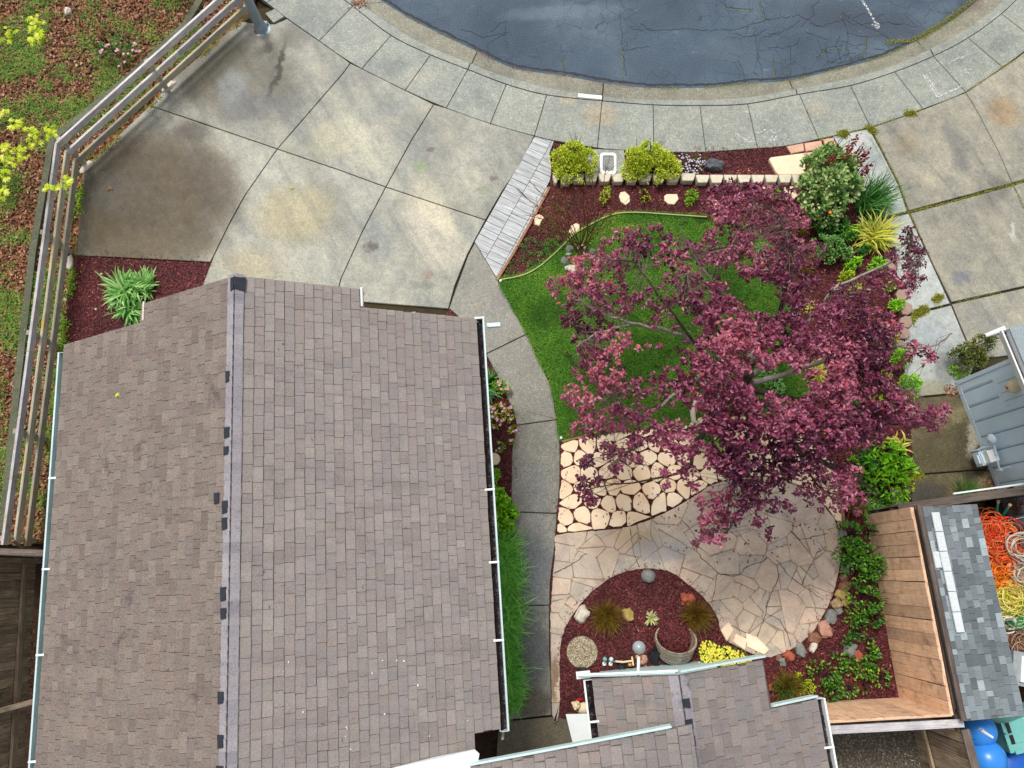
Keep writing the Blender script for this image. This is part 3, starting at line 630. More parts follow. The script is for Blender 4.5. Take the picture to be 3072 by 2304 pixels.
for i in range(len(GJ)-1):
    n_ = 16
    def rs(line, a, b):
        s_ = [Vector(q) for q in sub(line, a, b)]; ln = [0]
        for k in range(1, len(s_)): ln.append(ln[-1]+(s_[k]-s_[k-1]).length)
        out = []
        for k in range(n_+1):
            d = ln[-1]*(.004+.992*k/n_); j = max(0, min(len(s_)-2, next((m for m in range(len(ln)-1) if ln[m+1] >= d), len(s_)-2)))
            out.append(s_[j]+(s_[j+1]-s_[j])*((d-ln[j])/max(ln[j+1]-ln[j], 1e-6)))
        return out
    A = rs(L_out, KJ[i], KJ[i+1]); B = rs(L_kf, KJ[i], KJ[i+1]); C = rs(L_as, GJ[i], GJ[i+1]); g = G(); V = []
    for k in range(n_+1):
        a, b, c_ = P(A[k].x, A[k].y-1.2), P(B[k].x, B[k].y), P(C[k].x, C[k].y)
        r_ = (Vector((c_.x, c_.y, 0))-Vector((b.x, b.y, 0))).normalized()
        V += [(a.x, a.y, -.12), (a.x, a.y, .034), (b.x-r_.x*.02, b.y-r_.y*.02, .034), (b.x, b.y, .022), (b.x+r_.x*.05, b.y+r_.y*.05, -.05), (b.x+r_.x*.075, b.y+r_.y*.075, -.068), (c_.x, c_.y, -.066), (c_.x, c_.y, -.2)]
    g.add(V, [(k*8+j, k*8+j+1, k*8+j+9, k*8+j+8) for k in range(n_) for j in range(7)]+[tuple(range(8))[::-1], tuple(n_*8+j for j in range(8))])
    g.mi[4::7] = [1]*len(g.mi[4::7]); g.mi[5::7] = [1]*len(g.mi[5::7]); g.mi[3::7] = [1]*len(g.mi[3::7])
    g.mi = [g.mi[k] if k < n_*7 else 0 for k in range(len(g.f))]
    g.build('kerb_section', [m_walk, m_pan], kerb)

# ------------------------------------------------------------------ driveway
drive = setting('driveway')
sheet('joint_bed', [(690, 40), (800, 20), (1603, 410), (1663, 424), (1655, 470), (1500, 840), (1330, 960), (1000, 960), (590, 960), (225, 780), (250, 500)], -.02, m_joint, parent=drive, z0=-.1)
for pl in [
 [(792, 76), (826, 74), (862, 58), (958, 125), (1024, 171), (1052, 192), (1030, 222), (833, 449), (602, 370), (451, 319), (523, 236), (722, 66)],
 [(451, 319), (602, 370), (833, 449), (736, 588), (690, 672), (643, 768), (632, 788), (266, 770), (232, 768), (238, 640), (250, 509)],
 [(1052, 192), (1086, 208), (1216, 273), (1302, 315), (1237, 419), (1158, 563), (1024, 514), (833, 449), (1030, 222)],
 [(833, 449), (1024, 514), (1158, 563), (1089, 694), (1024, 837), (1000, 930), (590, 930), (611, 851), (643, 768), (690, 672), (736, 588)],
 [(1302, 315), (1339, 326), (1471, 373), (1603, 410), (1561, 495), (1505, 579), (1457, 662), (1158, 563), (1237, 419)],
 [(1158, 563), (1457, 662), (1424, 724), (1401, 768), (1364, 861), (1346, 928), (1084, 907), (1000, 930), (1024, 837), (1089, 694)]]:
    slab(pl, .03, m_drive, drive, gap=.008, bev=.008)
slab([(796, 44), (826, 30), (856, 54), (822, 74)], .05, m_walk, drive, name='concrete_pad')
# grey plank-look tile strip between driveway and garden
tiles = setting('tile_strip')
A0, A1 = Vector((1603, 412)), Vector((1424, 726)); MID0, MID1 = Vector((1612+22, 462)), Vector((1457, 776))
top = [(1603, 412), (1661, 426), (1648, 462), (1654, 505), (1652, 530), (1645, 563), (1620, 612), (1590, 668), (1560, 726), (1530, 780), (1496, 838), (1489, 833), (1457, 780), (1424, 726)]
reg = [Vector((q.x, q.y)) for q in PP(top)]
if area(reg) < 0: reg = reg[::-1]
du = (P(1424, 726)-P(1603, 412)); du.z = 0; TL = du.length; du.normalize(); dv = Vector((-du.y, du.x)) ; du = Vector((du.x, du.y))
o_ = Vector((P(1603, 412).x, P(1603, 412).y))
if (Vector((P(1661, 426).x, P(1661, 426).y))-o_).dot(dv) < 0: dv = -dv
row = .155; k = 0; wcol = (Vector((P(1489, 833).x, P(1489, 833).y))-o_).dot(dv)*.5
sheet('joint_bed', [(q.x, q.y) for q in inset(reg, .004)], -.005, m_joint, world=True, z0=-.1, parent=tiles)
for ci in range(3):
    u = -.3-(0.12 if ci == 1 else .04)
    while u < TL+1.3:
        rl = row*(1.0 if (k*7+ci*3) % 5 else 2.0)
        poly = reg
        for m_, n_ in (((o_+du*(u+.004)), -du), ((o_+du*(u+rl-.004)), du), ((o_+dv*(ci*wcol+.004)), -dv), ((o_+dv*((ci+1)*wcol-.004)), dv)):
            poly = halfclip(poly, m_, n_)
            if len(poly) < 3: break
        if len(poly) >= 3 and abs(area(poly)) > .002: slab(poly, .026, m_tile, tiles, name='tile', gap=0, bev=.002, world=True)
        u += rl; k += 1

# ------------------------------------------------------------------ garden path of exposed aggregate
path = setting('garden_path')
PR = crom([(1489, 833), (1533, 916), (1584, 1009), (1621, 1092), (1654, 1166), (1670, 1259), (1679, 1324), (1680, 1400), (1679, 1462), (1672, 1536), (1663, 1652), (1652, 1735), (1649, 1814), (1649, 1953), (1654, 2060), (1656, 2147)])
PL = crom([(1346, 928), (1369, 946), (1420, 1010), (1457, 1064), (1496, 1138), (1529, 1212), (1549, 1277), (1536, 1347), (1534, 1440), (1533, 1481), (1540, 1600), (1545, 1721), (1546, 1816), (1540, 1906), (1530, 2020), (1520, 2160)])
sheet('joint_bed', PL+PR[::-1], -.02, m_joint, parent=path, z0=-.1)
PJ = [((1346, 928), (1489, 833)), ((1457, 1064), (1580, 1004)), ((1552, 1277), (1670, 1260)), ((1538, 1536), (1672, 1541)), ((1546, 1816), (1649, 1816)), ((1520, 2160), (1656, 2145))]
for i in range(5):
    (a, b), (c_, d_) = PJ[i], PJ[i+1]; poly = sub(PL, a, c_)+sub(PR, d_, b)
    if i == 0: poly = [(1404, 768), (1425, 728), (1457, 780)]+sub(PR, b, d_)+sub(PL, c_, a)
    slab(poly, .032, m_path, path, gap=.007, bev=.01)
slab([(1495, 2166), (1656, 2150), (1700, 2143), (1800, 2135), (1800, 2420), (1480, 2420)], -.02, m_porch, path, name='porch_slab', z0=-.1)

# ------------------------------------------------------------------ mulch beds, lawn, edging
yard = [(1660, 428), (1800, 452), (1960, 462), (2117, 460), (2272, 449), (2455, 421), (2512, 412), (2640, 500), (2650, 655), (2700, 800), (2730, 930), (2710, 1060), (2760, 1190), (2745, 1420), (2720, 1560), (2700, 2110), (2300, 2300), (1660, 2148)]+PR[::-1]+[(1500, 838), (1545, 760), (1648, 560)]
sheet('mulch_bed', yard, 0, m_mulch, z0=-.14, kind='structure')
bl = [(232, 770), (266, 771), (640, 791), (610, 860), (590, 940), (200, 1120), (180, 1400), (150, 2380), (105, 2380), (140, 1700), (165, 1450), (200, 900)]
sheet('mulch_bed', bl, .005, m_mulch, z0=-.14, kind='structure')
bs = [(1346, 935)]+PL+[(1420, 2160), (1330, 1500), (1300, 960)]
sheet('mulch_bed', bs, .004, m_mulch, z0=-.14, kind='structure')
lawn = [(1501, 842), (1570, 828), (1658, 768), (1718, 708), (1765, 680), (1834, 648), (1904, 641), (2019, 648), (2124, 655), (2260, 700), (2340, 790), (2367, 870), (2386, 958), (2418, 1134), (2405, 1200), (2250, 1250), (2048, 1275), (1746, 1305), (1686, 1322), (1676, 1259), (1658, 1166), (1624, 1092), (1588, 1009), (1537, 916)]
lawn = crom(lawn, 3, True)
lw = sheet('lawn', lawn, .02, m_lawn, z0=-.1, kind='structure')
lp = [(q.x, q.y) for q in PP(lawn)]; lp = [Vector(q) for q in lp]; lp = lp if area(lp) > 0 else lp[::-1]; lp = inset(lp, -.025)
pts = scatter(lp, 7500, (.02, .02)); pts = pts[patchy(pts, 2.2, 9) > -.55]; N = len(pts); g = NP()
blades(g, pts, rng.uniform(0, 6.28, N), rng.uniform(.1, .9, N), rng.uniform(.03, .06, N), rng.uniform(.005, .008, N), np.clip(rng.normal(.45, .2, N)+.35*patchy(pts, 1.3), 0, 1))
g.build('grass', m_grass, label='short bright green lawn grass under the purple tree', cat='grass', kind='stuff')
def edging(pts, name, label, mat, wd=.02, h=.07, z0=-.03, px=True):
    q = PP(pts) if px else pts; g = G(); V = []
    for i, a in enumerate(q):
        d = (q[min(i+1, len(q)-1)]-q[max(i-1, 0)]).normalized(); n_ = Vector((-d.y, d.x, 0))*wd/2
        V += [(a.x+n_.x, a.y+n_.y, z0), (a.x+n_.x, a.y+n_.y, h), (a.x-n_.x, a.y-n_.y, h), (a.x-n_.x, a.y-n_.y, z0)]
    g.add(V, [(4*i+j, 4*i+(j+1) % 4, 4*i+4+(j+1) % 4, 4*i+4+j) for i in range(len(q)-1) for j in range(4)]+[(0, 1, 2, 3)[::-1], tuple(4*len(q)-4+j for j in range(4))])
    return g.build(name, mat, label=label, cat='edging')
edging(crom([(1503, 842), (1570, 828), (1618, 802), (1658, 768), (1690, 738), (1718, 708), (1765, 680), (1834, 648), (1904, 641), (2019, 648), (2124, 655)], 4), 'lawn_edging', 'pale curved bender board edging along the upper left of the lawn', plain('pale_edging', col(170, 170, 110), .7))
edging([(2360, 860), (2367, 900), (2386, 958), (2404, 1050), (2418, 1134), (2424, 1168)], 'lawn_edging', 'thin wooden edging strip on the right side of the lawn', m_edge, h=.05)
edging([(1648, 565), (1600, 655), (1540, 762), (1491, 842)], 'wood_edging', 'reddish timber edging between grey tiles and mulch', m_edge, wd=.05, h=.06)
edging([(1686, 1326), (1740, 1312), (1790, 1298)], 'wood_edging', 'short dark timber edging between lawn and cream stones', m_edge, wd=.03, h=.06)
edging([(2515, 1450), (2520, 1500), (2528, 1572)], 'wood_edging', 'short red timber edging right of the cream stones near the patio', m_edge, wd=.04, h=.08)
def stake(px, py, label):
    g = G(); c_ = P(px, py); g.lathe([(0, .075), (.02, .075), (.028, .06), (.03, 0), (.03, -.05)], (c_.x, c_.y, 0), 12); g.build('edging_stake', m_white, smooth=40, label=label, cat='stake')
stake(1502, 845, 'small white round stake at the upper corner of the lawn'); stake(1683, 1315, 'small white round stake at the lower left corner of the lawn')

# mulch chips
bedA = [(1655, 560), (2400, 560), (2440, 640), (2380, 720), (2260, 690), (2124, 650), (2019, 644), (1904, 637), (1834, 644), (1765, 676), (1718, 704), (1640, 740), (1540, 800), (1501, 838), (1545, 762)]
bedT = [(2060, 460), (2272, 449), (2455, 424), (2470, 470), (2400, 545), (2060, 545)]
bedR = [(2360, 720), (2480, 650), (2700, 800), (2730, 940), (2715, 1180), (2745, 1420), (2700, 1530), (2590, 1560), (2530, 1540), (2500, 1390), (2430, 1290), (2423, 1166), (2386, 958), (2367, 870)]
circ = crom([(1679, 2142), (1679, 1999), (1681, 1939), (1695, 1883), (1732, 1823), (1788, 1763), (1857, 1721), (1927, 1706), (2001, 1712), (2048, 1740), (2113, 1795), (2150, 1850), (2159, 1890), (2187, 1928), (2240, 1962), (2310, 1985), (2330, 2060), (1800, 2060), (1760, 2142)], 3)
bedS = [(2310, 1975), (2381, 1945), (2441, 1890), (2478, 1826), (2504, 1760), (2520, 1675), (2511, 1580), (2600, 1560), (2696, 2094), (2430, 2107), (2320, 2140), (2290, 2060)]
g = NP()
for poly in (bedA, bedT, bedR, circ, bedS, bl, bs):
    w_ = [(q.x, q.y) for q in PP(poly)]; pts = scatter(w_, 1500, (.008, .028)); N = len(pts)
    chips(g, pts, rng.uniform(.015, .07, N)*rng.uniform(.6, 1, N), rng.uniform(.006, .02, N), np.clip(rng.beta(1.6, 2.3, N)+.25*patchy(pts, 1.6, 2), 0, 1))
pts = scatter([(q.x, q.y) for q in PP([(1682, 1330), (2530, 1250), (2530, 1570), (1672, 1604)])], 500, (.008, .02)); N = len(pts); chips(g, pts, rng.uniform(.015, .03, N), rng.uniform(.006, .012, N), rng.beta(2, 2.6, N))
g.build('mulch_chips', m_chip, label='loose shredded red bark mulch covering the garden beds', cat='mulch', kind='stuff')

g = NP(); pts = scatter([(q.x, q.y) for q in PP([(1690, 820), (2100, 640), (2700, 700), (2760, 1200), (2700, 1420), (2480, 1640), (2200, 1700), (1690, 1560)])], 26, (.05, .06)); N = len(pts); a = rng.uniform(0, 6.28, N)
leaves(g, pts, np.stack([np.cos(a), np.sin(a), rng.normal(0, .15, N)], 1), np.tile([0, 0, 1.0], (N, 1)), rng.uniform(.025, .06, N), rng.uniform(.015, .03, N), rng.uniform(.2, .8, N))
g.build('fallen_leaves', m_plum, label='scattered small purple leaves fallen on lawn and stones under the tree', cat='leaf litter', kind='stuff')
g = NP(); acc = []
for ln in (circ, [(2511, 1582), (2520, 1675), (2504, 1758), (2478, 1823), (2441, 1888), (2381, 1943)], [(1679, 1330), (1683, 1462), (1672, 1600)], [(2060, 461), (2272, 449), (2356, 440)], [(268, 772), (632, 790)], [(1552, 1277), (1540, 1347), (1536, 1440)]):
    w_ = PP(ln)
    for a, b in zip(w_[:-1], w_[1:]):
        for _ in range(int((b-a).length*50)): q = a+(b-a)*random.random(); acc.append((q.x+random.gauss(0, .07), q.y+random.gauss(0, .07), .05))
pts = np.array(acc); N = len(pts); chips(g, pts, rng.uniform(.015, .05, N), rng.uniform(.006, .014, N), rng.beta(2, 2, N), .2)
g.build('mulch_spill', m_chip, label='mulch bits spilled over the edges of paving and patio', cat='mulch', kind='stuff')

# ------------------------------------------------------------------ stone paving
stones = setting('flagstone_path')
creamR = [(1683, 1332), (1746, 1310), (1900, 1292), (2048, 1282), (2110, 1245), (2300, 1255), (2420, 1300), (2500, 1390), (2514, 1470), (2524, 1560), (2512, 1570), (2480, 1526), (2430, 1476), (2350, 1436), (2250, 1428), (2140, 1449), (2090, 1481), (1996, 1534), (1890, 1576), (1783, 1590), (1672, 1601), (1674, 1536), (1681, 1462)]
rg = [Vector((q.x, q.y)) for q in PP(creamR)]
if area(rg) < 0: rg = rg[::-1]
sd_ = hexseeds(rg, .315, .22, 5)
for pl in voronoi(rg, sd_, .012, 1.3):
    pl = chaikin(pl, .24, 1); cen = sum(pl, Vector((0, 0)))/len(pl)
    pl = [q+Vector((random.uniform(-.012, .012), random.uniform(-.012, .012))) for q in pl]
    slab(pl, .045+random.uniform(-.006, .008), m_cream, stones, name='flagstone', gap=0.004, bev=.008, world=True, z0=-.04)
patio = setting('patio')
patR = crom([(1672, 1605), (1783, 1594), (1890, 1580), (1996, 1538), (2090, 1485), (2140, 1453), (2250, 1432), (2350, 1440), (2430, 1480), (2480, 1530), (2511, 1582), (2520, 1675), (2504, 1758), (2478, 1823), (2441, 1888), (2381, 1943), (2307, 1971), (2259, 1962), (2187, 1925), (2162, 1890), (2150, 1850), (2113, 1795), (2048, 1740), (2001, 1712), (1927, 1706), (1857, 1721), (1788, 1763), (1732, 1823), (1695, 1883), (1681, 1939), (1679, 1999), (1677, 2142), (1658, 2147), (1652, 1953), (1653, 1814), (1666, 1652)], 3, True)
rg = [Vector((q.x, q.y)) for q in PP(patR)]
if area(rg) < 0: rg = rg[::-1]
g = G(); g.prism(rg, -.1, .026); g.build('mortar_bed', m_mortar, patio)
r_ = random.Random(11); sd_ = []
cand = hexseeds(rg, .15, .4, 9); r_.shuffle(cand)
for q in cand:
    ms_ = (.26+.42*r_.random()) if q.x > .95 else .2
    if all((q-o2).length > ms_*.95 for o2 in sd_): sd_.append(q)
cells = []
def splitcell(pl, depth):
    if depth == 0 or abs(area(pl)) < .07 or r_.random() < .5: cells.append(pl); return
    c_ = sum(pl, Vector((0, 0)))/len(pl)+Vector((r_.uniform(-.07, .07), r_.uniform(-.07, .07))); a = r_.uniform(0, 3.14); n = Vector((math.cos(a), math.sin(a)))
    for sg in (1, -1):
        h_ = halfclip(pl, c_-n*sg*.0045, n*sg)
        if len(h_) > 2 and abs(area(h_)) > .012: splitcell(h_, depth-1)
for pl in voronoi(rg, sd_, .009, 2.2): splitcell(pl, 2)
for i, pl in enumerate(cells):
    pl = chaikin(pl, .08, 1); pl = [q+Vector((random.uniform(-.012, .012), random.uniform(-.012, .012))) for q in pl]
    slab(pl, .034+random.uniform(-.002, .008), m_patio, patio, name='patio_stone', gap=0.0, bev=.005, world=True, z0=-.02)
for i, pl in enumerate([[(2184, 1866), (2200, 1888), (2178, 1924), (2160, 1890)], [(2205, 1900), (2240, 1918), (2232, 1950), (2196, 1925)], [(2236, 1898), (2270, 1912), (2306, 1948), (2290, 1964), (2240, 1940)]]):
    slab([(x, y) for x, y in pl], .06, m_cream, patio, name='flagstone', gap=0, bev=.01)

cracks([[(2088, 1650), (2110, 1680), (2150, 1715), (2160, 1725), (2220, 1722), (2240, 1700), (2290, 1682), (2300, 1670)], [(2328, 1678), (2370, 1730), (2405, 1755), (2470, 1800)], [(2405, 1755), (2420, 1720), (2450, 1660), (2480, 1640)], [(2300, 1840), (2340, 1860), (2360, 1900), (2372, 1940)], [(2340, 1720), (2310, 1790), (2295, 1850), (2272, 1910)], [(2150, 1725), (2145, 1760), (2135, 1810)], [(2048, 1560), (2100, 1630), (2088, 1650)], [(1890, 1585), (1902, 1660), (1918, 1700)], [(1660, 1720), (1720, 1690), (1760, 1660)], [(2370, 1590), (2400, 1620), (2480, 1600)], [(2190, 1875), (2240, 1900), (2270, 1920)]], .014, 'crack', .0435, m_mortd, patio, jit=2, kind='stuff')
# ------------------------------------------------------------------ neighbour's driveway
nd = setting('neighbour_driveway')
sheet('joint_bed', [(2500, 412), (2610, 384), (2768, 329), (2895, 278), (3006, 204), (3110, 130), (3300, 0), (3500, 1700), (2740, 1560), (2730, 1180), (2715, 960), (2690, 780), (2640, 650), (2560, 500)], -.01, m_joint, parent=nd, z0=-.1)
for pl, m_ in [
 ([(2610, 386), (2768, 331), (2895, 280), (2928, 333), (2992, 454), (3034, 551), (2724, 634), (2696, 555), (2650, 463)], m_nbd),
 ([(2895, 280), (3006, 206), (3110, 132), (3260, 10), (3420, 440), (3034, 551), (2992, 454), (2928, 333)], m_nbd),
 ([(2728, 642), (3038, 558), (3080, 650), (3125, 760), (3150, 842), (2853, 908), (2800, 800), (2764, 722)], m_nbd),
 ([(3038, 558), (3420, 446), (3500, 760), (3150, 842), (3125, 760), (3080, 650)], m_nbd),
 ([(2853, 914), (3150, 848), (3500, 770), (3540, 1000), (2930, 1080), (2900, 1027)], m_nbd),
 ([(2495, 412), (2606, 388), (2646, 463), (2692, 555), (2720, 636), (2656, 652), (2600, 600), (2560, 500)], m_nbl),
 ([(2652, 660), (2724, 642), (2762, 726), (2797, 800), (2848, 912), (2784, 928), (2718, 946), (2700, 870), (2670, 740)], m_nbl),
 ([(2720, 950), (2784, 934), (2851, 917), (2898, 1030), (2925, 1085), (2890, 1178), (2761, 1190), (2722, 1194), (2706, 1080)], m_nbl),
 ([(2722, 1198), (2761, 1195), (2880, 1184), (2960, 1300), (3010, 1404), (2738, 1424), (2730, 1300)], m_nbk),
 ([(2700, 1430), (2960, 1410), (3040, 1400), (3060, 1560), (2690, 1580)], m_nbk)]:
    slab(pl, .032, m_, nd, gap=.006, bev=.008)
def fuzz(lines, wd, n_m, size, z, name, label, mat, patch=.0, parent=None, cat='moss'):
    g = NP(); acc = []
    for ln in lines:
        w_ = PP(ln)
        for a, b in zip(w_[:-1], w_[1:]):
            L = (b-a).length; k = int(L*n_m)
            for _ in range(k):
                q = a+(b-a)*random.random()
                if mnoise.noise(Vector((q.x*1.7, q.y*1.7, 3))) < patch: continue
                acc.append((q.x+random.gauss(0, wd), q.y+random.gauss(0, wd), z))
    pts = np.array(acc); N = len(pts); az = rng.uniform(0, 6.28, N); el = rng.uniform(0, 1.1, N)
    d = np.stack([np.cos(az)*np.cos(el), np.sin(az)*np.cos(el), np.sin(el)], 1)
    leaves(g, pts, d, np.tile([0, 0, 1.0], (N, 1))+rng.normal(0, .3, (N, 3)), rng.uniform(.5, 1.3, N)*size, rng.uniform(.4, .8, N)*size*.6, rng.random(N))
    return g.build(name, mat, parent, label=label, cat=cat, kind='stuff')
fuzz([[(2610, 384), (2650, 463), (2696, 555), (2724, 636)], [(2610, 420), (2655, 500), (2690, 570)], [(2654, 654), (2724, 638), (2860, 605), (3034, 554), (3120, 530)], [(3034, 554), (3066, 620)], [(2455, 421), (2610, 384)], [(2610, 384), (2768, 329)], [(2895, 278), (3006, 204), (3072, 165)], [(2724, 640), (2750, 700)]], .018, 520, .022, .025, 'joint_moss', 'yellow green moss filling the joints of the neighbour driveway', m_moss, -.35)
fuzz([[(2600, 384), (2622, 398)], [(2515, 405), (2540, 402)], [(2715, 345), (2740, 342)], [(2740, 950), (2770, 935)], [(2735, 960), (2730, 970)], [(2820, 890), (2800, 905)], [(2740, 942), (2780, 928)], [(2530, 400), (2532, 412)], [(2760, 928), (2775, 930)], [(2700, 1435), (2760, 1424)]], .035, 2600, .04, .03, 'weed_tufts', 'small yellow green weed tufts along the concrete edges', m_moss, -.9, cat='weeds')
fuzz([[(2784, 928), (2853, 911), (2960, 886), (3000, 878)]], .015, 200, .022, .025, 'joint_moss', 'sparse moss in the lower cross joint of the neighbour driveway', m_moss, -.1)
fuzz([[(x, y) for x, y in L_as if 1960 < x < 3050]], .022, 420, .018, -.06, 'gutter_moss', 'yellow moss growing along the edge between asphalt and gutter', m_moss, -.1)
fuzz([[(x, y) for x, y in L_as if 1150 < x < 1960]], .02, 200, .02, -.06, 'gutter_litter', 'brown leaf bits lying along the left edge of the asphalt', m_fleaf, -.1, cat='leaf litter')
fuzz([[(2660, 120), (2740, 118), (2830, 66), (2925, -5)]], .03, 900, .022, -.055, 'gutter_moss', 'thick yellow moss at the upper right asphalt edge', m_moss, -.8)
fuzz(asph_cracks[7:17], .008, 300, .014, -.07, 'crack_moss', 'moss growing in the cracks of the right part of the asphalt', m_moss, -.15)
fuzz([[(1404, 211), (1431, 148)], [(1404, 211), (1385, 240)], [(1866, 150), (1866, 228)], [(2403, 300), (2455, 419)], [(2756, 118), (2798, 171), (2895, 278)]], .01, 300, .016, .02, 'joint_moss', 'thin moss in the expansion joints of the sidewalk', m_moss, -.3)
fuzz([[(1302, 315), (1237, 419), (1158, 563), (1089, 694), (1024, 837)]], .006, 160, .014, .02, 'joint_litter', 'brown debris in the long driveway joint', m_fleaf, -.2, cat='leaf litter')

# ------------------------------------------------------------------ woodland slope left of the rail fence
wl = [(740, -120), (700, 20), (470, 240), (210, 480), (120, 760), (40, 1530), (30, 1640), (-500, 1640), (-700, -120)]
sheet('leaf_litter_ground', [(790, -120), (745, 60), (480, 325), (270, 512), (246, 780), (175, 1630), (-500, 1640), (-700, -120)], -.011, m_litter, z0=-.14, kind='structure')
wp = [(q.x, q.y) for q in PP([(745, -110), (715, 40), (451, 300), (242, 505), (210, 780), (135, 1615), (-120, 1620), (-150, -110)])]
pts = scatter(wp, 700, (-.01, .04)); g = NP(); N = len(pts); az = rng.uniform(0, 6.28, N); el = rng.normal(0, .35, N)
d = np.stack([np.cos(az)*np.cos(el), np.sin(az)*np.cos(el), np.sin(el)], 1)
leaves(g, pts, d, np.tile([0, 0, 1.0], (N, 1))+rng.normal(0, .35, (N, 3)), rng.uniform(.03, .1, N), rng.uniform(.02, .06, N), rng.beta(2, 2, N), fold=.3)
g.build('fallen_leaves', m_fleaf, label='brown fallen leaves covering the slope left of the rail fence', cat='leaf litter', kind='stuff')
pts = scatter(wp, 2600, (-.01, .0)); k = patchy(pts, .9, 4)+.45*patchy(pts, 3, 1) > rng.normal(.13, .18, len(pts)); pts = pts[k]; N = len(pts); g = NP()
blades(g, pts, rng.uniform(0, 6.28, N), rng.uniform(.2, 1.1, N), rng.uniform(.06, .17, N), rng.uniform(.007, .014, N), np.clip(rng.normal(.4, .25, N), 0, 1))
g.build('wild_grass', m_wgrass, label='patchy wild green grass on the slope left of the rail fence', cat='grass', kind='stuff')
fpl = [(735, 60), (640, 140), (523, 250), (451, 330), (250, 515), (240, 620), (225, 780), (180, 1120), (160, 1400)]
fuzz([fpl[:5], fpl[4:]], .03, 260, .04, .03, 'fence_weeds', 'small weeds along the foot of the grey rail fence', m_moss, -.05, cat='weeds')
fuzz([fpl[4:], [(200, 900), (150, 1500)]], .05, 260, .05, .03, 'fence_weeds', 'green weeds between rail fence and house', m_bright, 0, cat='weeds')
# mossy kerb behind the fence
ks = [(655, -80), (560, 80), (395, 235), (162, 425), (105, 760), (60, 1150), (22, 1520), (16, 1600)]
q = PP(ks); g = G(); V = []
for i, a in enumerate(q):
    d = (q[min(i+1, len(q)-1)]-q[max(i-1, 0)]).normalized(); n_ = Vector((-d.y, d.x, 0))*.085
    V += [(a.x+n_.x, a.y+n_.y, -.1), (a.x+n_.x*.8, a.y+n_.y*.8, .09), (a.x-n_.x*.8, a.y-n_.y*.8, .09), (a.x-n_.x, a.y-n_.y, -.1)]
g.add(V, [(4*i+j, 4*i+(j+1) % 4, 4*i+4+(j+1) % 4, 4*i+4+j) for i in range(len(q)-1) for j in range(4)]); g.build('retaining_kerb', m_kerb, kind='structure')

# rail fence: three long planks one above the other on posts
rf = thing('rail_fence', P(250, 512), 'long grey weathered three rail wooden fence bending round the driveway', 'fence')
cor = P(252, 508); e1 = P(752, 52); e2 = P(112, 1640); far = P(815, -10)
for k, z in enumerate((.30, .62, .95)):
    mt = m_rail2 if k == 0 else m_rail
    d1 = (e1-cor).normalized()
    end = e1 if k == 0 else e1+d1*.05
    mid = cor+(end-cor)*(.46 if k != 1 else .62)
    zz = Vector((0, 0, z))
    for a, b in ((cor, mid), (mid+d1*.004, end)): beam(a+zz, b+zz, .05, .15, mt, rf, 'rail')
    d2 = (e2-cor).normalized()
    mid = cor+(e2-cor)*(.4 if k != 2 else .55)
    for a, b in ((cor+d2*.004, mid), (mid+d2*.004, e2)): beam(a+zz, b+zz, .05, .15, m_rail2 if k != 2 else m_rail, rf, 'rail')
n1 = Vector((-(e1-cor).normalized().y, (e1-cor).normalized().x, 0))*.07
for f_ in (.02, .5, .985):
    q = cor+(e1-cor)*f_+n1; beam((q.x, q.y, -.1), (q.x, q.y, .96), .09, .09, m_rail2, rf, 'post', up=(1, .9, 0))
n2 = Vector(((e2-cor).normalized().y, -(e2-cor).normalized().x, 0))*.07
for f_ in (.24, .5, .74, .985):
    q = cor+(e2-cor)*f_+n2; beam((q.x, q.y, -.1), (q.x, q.y, .96), .09, .09, m_rail2, rf, 'post', up=(1, 0, 0))
def rock(label, px, py, rx, ry, mat, h=.6, rot=0, seed=0, jit=.28, name='rock', cat='rock', parent=None, z=0, sharp=.35, group=None):
    """lump standing on the ground; h is its height as a share of its mean radius"""
    c_ = P(px, py, z); a, b = M(rx, z), M(ry, z); hh = (a+b)/2*h
    g = G(); g.ball((c_.x, c_.y, z+hh*.35), (a, b, hh), 16, 10, Matrix.Rotation(math.radians(rot), 3, 'Z'), jit=jit, seed=seed*3.7+px*.01, sharp=sharp)
    return g.build(name, mat, parent, smooth=34, label=label, cat=cat, group=group)
rock('pale concrete footing lump under the middle post of the rail fence', 508, 262, 30, 13, m_rwhite, .5, 42, 1, name='concrete_footing', cat='footing')
rock('pale concrete footing lump at the bend of the rail fence', 262, 502, 25, 12, m_rwhite, .5, 50, 2, name='concrete_footing', cat='footing')
rock('pale concrete footing lump beside rail fence and mulch corner', 212, 790, 10, 26, m_rwhite, .5, 0, 3, name='concrete_footing', cat='footing')
rock('white round rock in the grass beyond the fence top', 207, 38, 12, 16, m_rwhite, .8, 0, 4)
for i, (x, y, s_, lb) in enumerate([(218, 856, 6, 'small pale pebble left of the strap leaf plant'), (288, 928, 5, 'small pale pebble in the mulch above the roof corner'), (305, 822, 4, 'tiny pale pebble above the strap leaf plant'), (196, 900, 7, 'grey pebble by the fence beside the left mulch bed')]):
    rock(lb, x, y, s_, s_*.8, m_rwhite, .8, 0, i, name='pebble', cat='pebble')

